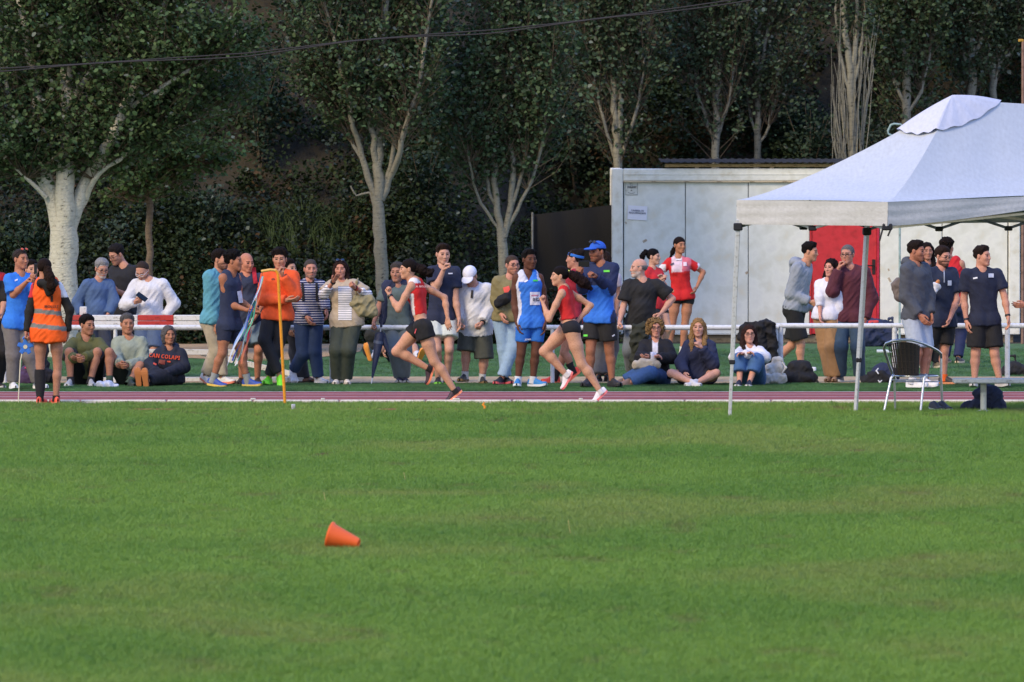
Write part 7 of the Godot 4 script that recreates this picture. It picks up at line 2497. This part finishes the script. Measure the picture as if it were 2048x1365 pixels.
# ---------------------------------------------------------------- small things on the ground
func bistro_chair() -> void:
	var d := 87.4
	var base := Vector3((1828.0 - 1024.0) * d / FOCAL, 0, 90.0 - d)
	var o := thing("bistro_chair", "aluminium chair with dark woven back on the grass under the canopy", "chair", base)
	var V := func(px: float, py: float, dz: float) -> Vector3:
		var v := at(px, py, d) - base + Vector3(0, 0, dz)
		return v
	var G := func(px: float, dz: float) -> Vector3:
		return Vector3((px - 1828.0) * d / FOCAL, 0.0, dz)
	var alu := worn(srgb(206, 212, 218), 0.28, 0.9, 0.8, 3.0)
	var r9 := []
	for i in 13:
		r9.append(0.016)
	var back_pts := [V.call(1794, 762, -0.26), V.call(1782, 735, -0.20), V.call(1772, 708, -0.05), V.call(1768, 697, 0.06), V.call(1772, 687, 0.12), V.call(1784, 682, 0.16), V.call(1802, 679.5, 0.18), V.call(1822, 680, 0.15), V.call(1844, 686, 0.06), V.call(1864, 695, -0.06), V.call(1878, 703, -0.18), V.call(1885, 709, -0.25), V.call(1886, 718, -0.28)]
	put("arm_frame", tube_mesh(back_pts, r9, 10), alu, o)
	put("leg", tube_mesh([V.call(1886, 716, -0.28), V.call(1886, 760, -0.28), G.call(1889, -0.30)], [0.015, 0.015, 0.015], 10), alu, o)
	put("leg", tube_mesh([V.call(1787, 750, 0.10), V.call(1782, 756, 0.13), G.call(1767, 0.20)], [0.015, 0.015, 0.014], 10), alu, o)
	put("leg", tube_mesh([V.call(1853, 749, 0.10), V.call(1848, 756, 0.13), G.call(1840, 0.20)], [0.015, 0.015, 0.014], 10), alu, o)
	put("leg", tube_mesh([V.call(1792, 750, -0.28), G.call(1794, -0.30)], [0.012, 0.012], 10), alu, o)
	put("stretcher", tube_mesh([V.call(1782, 760, 0.13), V.call(1848, 760, 0.13)], [0.008, 0.008], 8), alu, o)
	put("stretcher", tube_mesh([V.call(1793, 765.5, -0.28), V.call(1886, 765.5, -0.28)], [0.007, 0.007], 8), alu, o)
	# seat: dark woven round with a bright rim
	var seat_y: float = V.call(1830, 752, 0.0).y
	var rim := []
	var rr := []
	for i in 29:
		var a := TAU * i / 28.0
		rim.append(Vector3(0.03 + cos(a) * 0.245, seat_y - 0.004, -0.08 + sin(a) * 0.21))
		rr.append(0.011)
	put("seat_rim", tube_mesh(rim, rr, 8), alu, o)
	var weave := worn(srgb(64, 54, 46), 0.6, 0.0, 0.4, 9.0)
	put("seat", lathe([Vector2(0.001, 0.012), Vector2(0.19, 0.010), Vector2(0.225, 0.002), Vector2(0.225, -0.012), Vector2(0.001, -0.014)], 28), worn(srgb(40, 36, 36), 0.6, 0.0, 0.5, 9.0), o, Transform3D(Basis.from_scale(Vector3(1.06, 1, 0.9)), Vector3(0.03, seat_y + 0.004, -0.08)))
	# woven strands of the back, from the frame down to the seat
	for i in 15:
		var t := i / 14.0
		var tx := lerpf(1777.0, 1838.0, t)
		var bx := lerpf(1789.0, 1836.0, t)
		var ty := 688.0 - 6.0 * sin(t * PI) + 3.0 * t
		var tz := 0.08 + 0.09 * sin(t * PI)
		var strand := box_between(V.call(bx, 751.0, 0.06 + 0.05 * sin(t * PI)), V.call(tx, ty, tz), 0.027, 0.006, 0.002)
		put("woven_strand", strand, weave if i % 2 else worn(srgb(50, 44, 42), 0.6, 0.0, 0.4, 9.0), o)
	for j in 6:
		var f := j / 5.0
		var pts := []
		var r2 := []
		for i in 9:
			var t := i / 8.0
			var top: Vector3 = V.call(lerpf(1777.0, 1838.0, t), 690.0 - 6.0 * sin(t * PI), 0.088 + 0.09 * sin(t * PI))
			var bot: Vector3 = V.call(lerpf(1789.0, 1836.0, t), 749.0, 0.068 + 0.05 * sin(t * PI))
			pts.append(top.lerp(bot, f))
			r2.append(0.0035)
		put("cross_strand", tube_mesh(pts, r2, 5), weave, o)

func bench() -> void:
	var d := dist(826.0)
	var k := d / FOCAL
	var p := ground(1968, 826)
	var o := thing("bench", "pale bench top on a central post at the right edge", "bench", p)
	var y1 := EYE - (757.0 - HORIZON) * k
	put("top", box_mesh(Vector3(212 * k, 0.055, 0.36), 0.012), worn(srgb(196, 202, 200), 0.4, 0.0, 0.7, 2.0), o, Transform3D(Basis(), Vector3(45 * k, y1 - 0.028, 0)))
	put("post", rod(Vector3(0, 0.01, 0), Vector3(0, y1 - 0.056, 0), 0.034, 16), worn(srgb(190, 196, 188), 0.45, 0.2), o)
	put("base_plate", lathe([Vector2(0.0, 0.03), Vector2(0.05, 0.03), Vector2(0.11, 0.012), Vector2(0.115, 0.0), Vector2(0.0, 0.0)], 28), worn(srgb(182, 186, 184), 0.5, 0.2), o)
	var rods := [-1.0, 1.0]
	put("post", rod(Vector3(130 * k, 0.01, 0), Vector3(130 * k, y1 - 0.056, 0), 0.034, 16), worn(srgb(190, 196, 188), 0.45, 0.2), o)

func V3(x: float, y: float, z: float) -> Vector3:
	return Vector3(x, y, z)

func bags() -> void:
	var strap := cloth(srgb(30, 30, 34))
	soft_thing("backpack", "black backpack on the turf beside the white tote bag", "backpack", ground(1598, 769), [
		{name = "body", mat = cloth(srgb(24, 25, 30)), bones = [[V3(-0.15, 0.10, 0), V3(0.15, 0.08, 0), 0.10, 0.08], [V3(-0.05, 0.20, -0.02), V3(0.08, 0.19, -0.02), 0.10, 0.09], [V3(-0.12, 0.08, 0.06), V3(0.1, 0.07, 0.07), 0.07, 0.06]]},
		{name = "strap", mat = strap, cell = 0.008, fold = 0.004, bones = [[V3(-0.16, 0.2, 0.05), V3(-0.22, 0.05, 0.09), 0.014, 0.014], [V3(0.17, 0.14, 0.02), V3(0.24, 0.02, 0.05), 0.012, 0.014]]}])
	soft_thing("tote_bag", "white cloth tote bag leaning by the seated woman in white", "bag", ground(1548, 771), [
		{name = "body", mat = cloth(srgb(200, 196, 186)), fold = 0.03, bones = [[V3(-0.09, 0.08, 0), V3(0.08, 0.08, 0), 0.075, 0.07], [V3(-0.04, 0.20, -0.02), V3(0.06, 0.22, -0.02), 0.08, 0.07], [V3(0.02, 0.3, -0.03), V3(0.08, 0.31, -0.03), 0.035, 0.03]]},
		{name = "handle", mat = cloth(srgb(214, 210, 200)), cell = 0.006, fold = 0.002, bones = [[V3(0.10, 0.30, 0.0), V3(0.15, 0.22, 0.05), 0.010, 0.010], [V3(0.15, 0.22, 0.05), V3(0.10, 0.15, 0.07), 0.010, 0.010]]}])
	soft_thing("backpack", "navy and black backpack lying on the turf left of the chair", "backpack", ground(1760, 769), [
		{name = "body", mat = cloth(srgb(34, 44, 76)), bones = [[V3(-0.02, 0.13, 0), V3(0.14, 0.11, 0), 0.10, 0.10], [V3(0.02, 0.19, -0.02), V3(0.1, 0.18, -0.02), 0.07, 0.07]]},
		{name = "flap", mat = cloth(srgb(24, 26, 34)), bones = [[V3(-0.17, 0.06, 0.03), V3(0.1, 0.06, 0.07), 0.06, 0.07], [V3(-0.10, 0.12, 0.04), V3(0.04, 0.12, 0.08), 0.05, 0.05]]},
		{name = "emblem", mat = plain(srgb(205, 210, 218)), cell = 0.006, fold = 0.0, k = 0.01, bones = [[V3(-0.02, 0.20, 0.08), V3(-0.045, 0.17, 0.095), 0.009, 0.009], [V3(-0.045, 0.17, 0.095), V3(-0.02, 0.135, 0.125), 0.009, 0.009], [V3(-0.02, 0.05, 0.145), V3(-0.005, 0.025, 0.145), 0.009, 0.008], [V3(-0.005, 0.025, 0.145), V3(0.02, 0.05, 0.145), 0.008, 0.009]]}])
	soft_thing("sports_bag", "large navy sports bag standing against the cabin", "bag", ground(1757, 694), [
		{name = "body", mat = cloth(srgb(34, 46, 78)), fold = 0.04, cell = 0.016, bones = [[V3(-0.16, 0.13, 0), V3(0.18, 0.13, 0), 0.14, 0.12], [V3(-0.08, 0.28, 0), V3(0.17, 0.27, 0), 0.12, 0.10]]},
		{name = "handle", mat = cloth(srgb(60, 70, 100)), cell = 0.008, fold = 0.0, bones = [[V3(0.14, 0.36, 0.02), V3(0.16, 0.42, 0.02), 0.014, 0.014], [V3(0.16, 0.42, 0.02), V3(0.21, 0.43, 0.02), 0.014, 0.014], [V3(0.21, 0.43, 0.02), V3(0.22, 0.34, 0.02), 0.014, 0.014]]},
		{name = "trim", mat = cloth(srgb(205, 70, 70)), cell = 0.010, fold = 0.0, bones = [[V3(-0.12, 0.36, 0.09), V3(-0.02, 0.37, 0.09), 0.035, 0.03]]}])
	soft_thing("shoulder_bag", "black bag at the foot of the rail post at the right", "bag", ground(2026, 752), [
		{name = "body", mat = cloth(srgb(30, 31, 36)), bones = [[V3(-0.08, 0.06, 0), V3(0.16, 0.06, 0), 0.065, 0.065], [V3(-0.04, 0.13, 0), V3(0.08, 0.12, 0), 0.05, 0.05]]},
		{name = "handle", mat = strap, cell = 0.007, fold = 0.0, bones = [[V3(-0.06, 0.15, 0), V3(-0.05, 0.26, 0), 0.012, 0.012], [V3(-0.05, 0.26, 0), V3(0.03, 0.26, 0), 0.012, 0.012], [V3(0.03, 0.26, 0), V3(0.05, 0.14, 0), 0.012, 0.012]]}])
	soft_thing("duffel_bag", "dark blue soft bag slumped under the bench", "bag", ground(1972, 823), [
		{name = "body", mat = cloth(srgb(30, 40, 66)), fold = 0.035, bones = [[V3(-0.16, 0.06, -0.1), V3(0.16, 0.07, -0.1), 0.06, 0.07], [V3(-0.04, 0.18, -0.12), V3(0.10, 0.16, -0.12), 0.08, 0.09], [V3(0.0, 0.27, -0.12), V3(0.05, 0.24, -0.12), 0.05, 0.06], [V3(-0.24, 0.04, -0.08), V3(-0.16, 0.05, -0.1), 0.035, 0.05]]}])
	for s in [[1868, "left dark trainer of the pair standing under the chair"], [1884, "right dark trainer of the pair standing under the chair"]]:
		var p := ground(s[0], 823)
		var o := thing("trainer", s[1], "shoe", p, "trainers under the chair")
		var up := put("upper", shoe_upper, cloth(srgb(38, 44, 60), 0.6), o, Transform3D(Basis(Vector3.UP, 0.5) * Basis(Vector3.RIGHT, 0.1), Vector3(0, 0.012, 0)))
		put("sole", shoe_sole, plain(srgb(170, 185, 195)), up)
	soft_thing("backpack", "purple and pink backpack on the turf behind the steward", "backpack", ground(70, 771), [
		{name = "body", mat = cloth(srgb(70, 48, 84)), bones = [[V3(-0.14, 0.08, 0), V3(0.06, 0.08, 0), 0.08, 0.08], [V3(-0.1, 0.18, -0.02), V3(0.04, 0.17, -0.02), 0.08, 0.08]]},
		{name = "pocket", mat = cloth(srgb(28, 28, 40)), bones = [[V3(0.10, 0.12, 0), V3(0.16, 0.10, 0), 0.10, 0.09], [V3(0.06, 0.28, -0.03), V3(0.10, 0.24, -0.03), 0.07, 0.07]]},
		{name = "trim", mat = cloth(srgb(220, 60, 110)), cell = 0.008, fold = 0.0, bones = [[V3(-0.12, 0.22, 0.06), V3(-0.02, 0.20, 0.07), 0.014, 0.014], [V3(0.0, 0.14, 0.08), V3(0.03, 0.2, 0.07), 0.014, 0.014]]}])
	soft_thing("plastic_bag", "crumpled white plastic bag by the seated man in pale green", "bag", ground(218, 775), [
		{name = "body", mat = cloth(srgb(222, 226, 236), 0.5), fold = 0.04, bones = [[V3(-0.08, 0.03, 0.45), V3(0.10, 0.025, 0.45), 0.04, 0.035], [V3(-0.02, 0.05, 0.44), V3(0.05, 0.045, 0.44), 0.03, 0.03]]}])
	soft_thing("shoulder_bag", "beige canvas shoulder bag hanging from the woman in the beige vest", "bag", at(722, 612, dist(772)) + V3(0, 0, 0.06), [
		{name = "body", mat = cloth(srgb(150, 142, 108)), fold = 0.03, bones = [[V3(-0.10, 0.06, 0), V3(0.08, 0.04, 0), 0.08, 0.09], [V3(-0.04, -0.05, 0), V3(0.12, -0.06, 0), 0.08, 0.08]]},
		{name = "strap", mat = cloth(srgb(140, 132, 100)), cell = 0.008, fold = 0.0, bones = [[V3(-0.07, 0.10, 0.05), V3(-0.05, 0.30, 0.03), 0.012, 0.012], [V3(-0.05, 0.30, 0.03), V3(-0.04, 0.34, -0.06), 0.012, 0.012]]}])
	soft_thing("waist_bag", "black sling bag across the olive sweatshirt", "bag", at(1006, 604, dist(772)) + V3(0, 0, 0.17), [
		{name = "body", mat = cloth(srgb(24, 24, 28)), bones = [[V3(-0.06, -0.02, 0), V3(0.05, 0.04, 0), 0.045, 0.045], [V3(-0.04, 0.02, 0), V3(0.06, 0.08, 0), 0.04, 0.035]]},
		{name = "strap", mat = strap, cell = 0.008, fold = 0.0, bones = [[V3(0.06, 0.09, 0.0), V3(0.17, 0.26, -0.04), 0.014, 0.014]]}])
	soft_thing("waist_bag", "beige pouch on the lap of the curly haired woman", "bag", at(1292, 728, dist(772)) + V3(0, 0, 0.36), [
		{name = "body", mat = cloth(srgb(196, 182, 160)), bones = [[V3(-0.13, -0.01, 0), V3(0.13, 0.0, 0), 0.05, 0.045], [V3(-0.06, 0.03, 0), V3(0.08, 0.03, 0), 0.035, 0.035]]}])
	soft_thing("backpack", "taupe bag on the back of the man in the charcoal hoodie", "backpack", at(1797, 580, dist(781)) + V3(0, 0, -0.02), [
		{name = "body", mat = cloth(srgb(112, 104, 100)), bones = [[V3(0.0, 0.06, 0), V3(0.03, -0.08, 0), 0.075, 0.07], [V3(0.06, 0.08, -0.05), V3(0.06, -0.08, -0.05), 0.07, 0.06]]}])
	soft_thing("hanging_jacket", "dark olive jacket hanging over the rail behind the curly haired woman", "jacket", at(1278, 690, 97.5), [
		{name = "cloth", mat = cloth(srgb(44, 48, 38)), fold = 0.035, bones = [[V3(-0.05, 0.24, 0.05), V3(0.10, 0.24, 0.05), 0.035, 0.035], [V3(-0.05, 0.22, 0.05), V3(-0.06, -0.3, 0.06), 0.04, 0.05], [V3(0.06, 0.22, 0.05), V3(0.05, -0.28, 0.06), 0.045, 0.05], [V3(0.0, 0.22, 0.05), V3(0.0, -0.32, 0.06), 0.04, 0.05]]}])
	soft_thing("hanging_jacket", "black jacket draped over the rail behind the woman in white", "jacket", at(1520, 680, 97.5), [
		{name = "cloth", mat = cloth(srgb(22, 22, 26)), fold = 0.035, bones = [[V3(-0.16, 0.18, 0.04), V3(0.12, 0.2, 0.04), 0.045, 0.045], [V3(-0.2, 0.14, 0.05), V3(-0.22, 0.02, 0.06), 0.04, 0.04], [V3(0.0, 0.18, 0.05), V3(0.04, -0.3, 0.06), 0.07, 0.07], [V3(0.12, 0.18, 0.05), V3(0.17, -0.28, 0.06), 0.06, 0.06], [V3(-0.08, 0.16, 0.05), V3(-0.06, -0.25, 0.06), 0.05, 0.06]]}])
	soft_thing("dark_rucksack", "dark rucksack on the grass behind the umbrella", "backpack", ground(748, 716), [
		{name = "body", mat = cloth(srgb(30, 32, 30)), bones = [[V3(-0.05, 0.12, 0), V3(0.08, 0.12, 0), 0.11, 0.11], [V3(-0.04, 0.3, 0), V3(0.06, 0.3, 0), 0.10, 0.09]]}])
	soft_thing("sandwich", "sandwich in white paper held by the bearded man in navy", "sandwich", at(1868, 572, dist(772)) + V3(0, 0, 0.40), [
		{name = "paper", mat = cloth(srgb(222, 222, 224)), fold = 0.03, cell = 0.008, bones = [[V3(-0.02, -0.06, 0), V3(0.0, 0.0, 0), 0.035, 0.045]]},
		{name = "bread", mat = cloth(srgb(196, 130, 80)), cell = 0.007, fold = 0.008, bones = [[V3(0.01, 0.02, 0.0), V3(0.035, 0.06, 0), 0.028, 0.022]]}])
	# folding umbrella standing on its tip
	var ud := 97.0
	var tip := at(742, 772, ud)
	var um := thing("umbrella", "closed navy umbrella standing on its white tip", "umbrella", Vector3(tip.x, 0.004, tip.z))
	var U := func(px: float, py: float) -> Vector3:
		var v := at(px, py, ud) - um.position
		v.y = maxf(v.y, 0.0)
		return v
	put("canopy", tube_mesh([U.call(744.5, 756), U.call(748, 735), U.call(753, 708), U.call(757, 685), U.call(760, 670), U.call(761, 664)], [0.012, 0.028, 0.046, 0.062, 0.066, 0.02], 9), cloth(srgb(32, 44, 78), 0.6), um)
	put("flap", tube_mesh([U.call(764, 668), U.call(771, 690), U.call(779, 712)], [0.04, 0.035, 0.006], 5), cloth(srgb(30, 40, 70), 0.6), um)
	put("tip", tube_mesh([U.call(744.5, 756), U.call(742, 773)], [0.010, 0.006], 8), plain(srgb(220, 224, 232), 0.4), um)
	put("shaft", rod(U.call(760, 668), U.call(763, 640), 0.009, 8), plain(srgb(170, 180, 195), 0.3, 0.6), um)
	put("handle", tube_mesh([U.call(762, 655), U.call(764, 628)], [0.016, 0.016], 8), plain(srgb(34, 40, 66), 0.5), um)
	put("band", tube_mesh([U.call(756.4, 688), U.call(757.4, 682)], [0.0655, 0.067], 9), plain(srgb(70, 82, 110), 0.5), um)
	# orange cone lying in the field
	var cp := ground(682, 1101)
	var cone := thing("training_cone", "small orange cone tipped over in the field grass", "cone", cp)
	var cm := plain(srgb(255, 108, 40), 0.55)
	var tilt := Basis(Vector3.BACK, -1.83) * Basis(Vector3.RIGHT, 0.0)
	tilt = Basis(Vector3.UP, -0.22) * tilt
	put("shell", lathe([Vector2(0.105, 0.0), Vector2(0.104, 0.012), Vector2(0.092, 0.02), Vector2(0.040, 0.225), Vector2(0.030, 0.235), Vector2(0.026, 0.228), Vector2(0.088, 0.014), Vector2(0.098, 0.0)], 28), cm, cone, Transform3D(tilt, Vector3(-0.088, 0.108, 0)))
	# tape reel of the steward and the measuring tape
	var rp := at(50, 694, dist(811)) + V3(0, 0, 0.02)
	var reel := thing("tape_reel", "blue star-shaped tape reel in the steward's left hand", "tape reel", rp)
	var blue := plain(srgb(48, 112, 205), 0.5)
	var rs := new_st()
	for i in 5:
		var a := TAU * i / 5.0 + 0.3
		var dir := Vector3(cos(a), sin(a), 0)
		var t2 := Vector3(-sin(a), cos(a), 0)
		box(rs, Transform3D(Basis(t2, dir, Vector3.BACK), dir * 0.055), Vector3(0.05, 0.075, 0.022), 0.008)
	put("frame", rs.commit(), blue, reel)
	var hub := CylinderMesh.new()
	hub.top_radius = 0.024
	hub.bottom_radius = 0.024
	hub.height = 0.034
	put("hub", hub, plain(srgb(205, 196, 170), 0.5), reel, Transform3D(Basis(Vector3.RIGHT, PI / 2), Vector3.ZERO))
	var coil := CylinderMesh.new()
	coil.top_radius = 0.062
	coil.bottom_radius = 0.062
	coil.height = 0.016
	put("coil", coil, worn(srgb(60, 110, 190), 0.6), reel, Transform3D(Basis(Vector3.RIGHT, PI / 2), Vector3.ZERO))
	put("grip", tube_mesh([V3(-0.03, 0.09, 0), V3(0.0, 0.125, 0), V3(0.04, 0.10, 0)], [0.012, 0.012, 0.012], 8), blue, reel)
	var tp := []
	var tr := []
	for q in [[44, 704], [40, 722], [38, 760], [36, 795], [36, 808]]:
		var v := at(q[0], q[1], dist(811)) - rp + V3(0, 0, 0.02)
		v.y = maxf(v.y, -rp.y + 0.008)
		tp.append(v)
		tr.append(0.007)
	put("tape", tube_mesh(tp, tr, 6), plain(srgb(224, 216, 190), 0.6), reel)
	# litter
	var bp := ground(1768, 708)
	var bottle := thing("plastic_bottle", "clear plastic bottle lying on the turf near the sports bag", "bottle", bp)
	put("shell", tube_mesh([V3(-0.1, 0.03, 0), V3(0.05, 0.03, 0), V3(0.08, 0.022, 0), V3(0.11, 0.014, 0)], [0.03, 0.031, 0.018, 0.012], 12), plain(srgb(196, 206, 208), 0.2), bottle)
	for s in [[1875, 770, 0.10, "white paper scrap on the turf behind the bench, left one"], [1926, 770, 0.08, "white paper scrap on the turf behind the bench, right one"]]:
		var st := new_st()
		var q := ground(s[0], s[1])
		quad(st, V3(-s[2], 0.005, 0.05), V3(-s[2] * 0.8, 0.03, -0.05), V3(s[2], 0.045, -0.04), V3(s[2] * 0.9, 0.006, 0.05))
		quad(st, V3(-s[2] * 0.8, 0.03, -0.05), V3(-s[2], 0.005, 0.05), V3(s[2] * 0.9, 0.006, 0.05), V3(s[2], 0.045, -0.04))
		var o := put("paper_scrap", st.commit(), plain(srgb(220, 220, 220), 0.8), self, Transform3D(Basis(), q + V3(0, 0.012, 0)))
		tag(o, s[3], "paper")
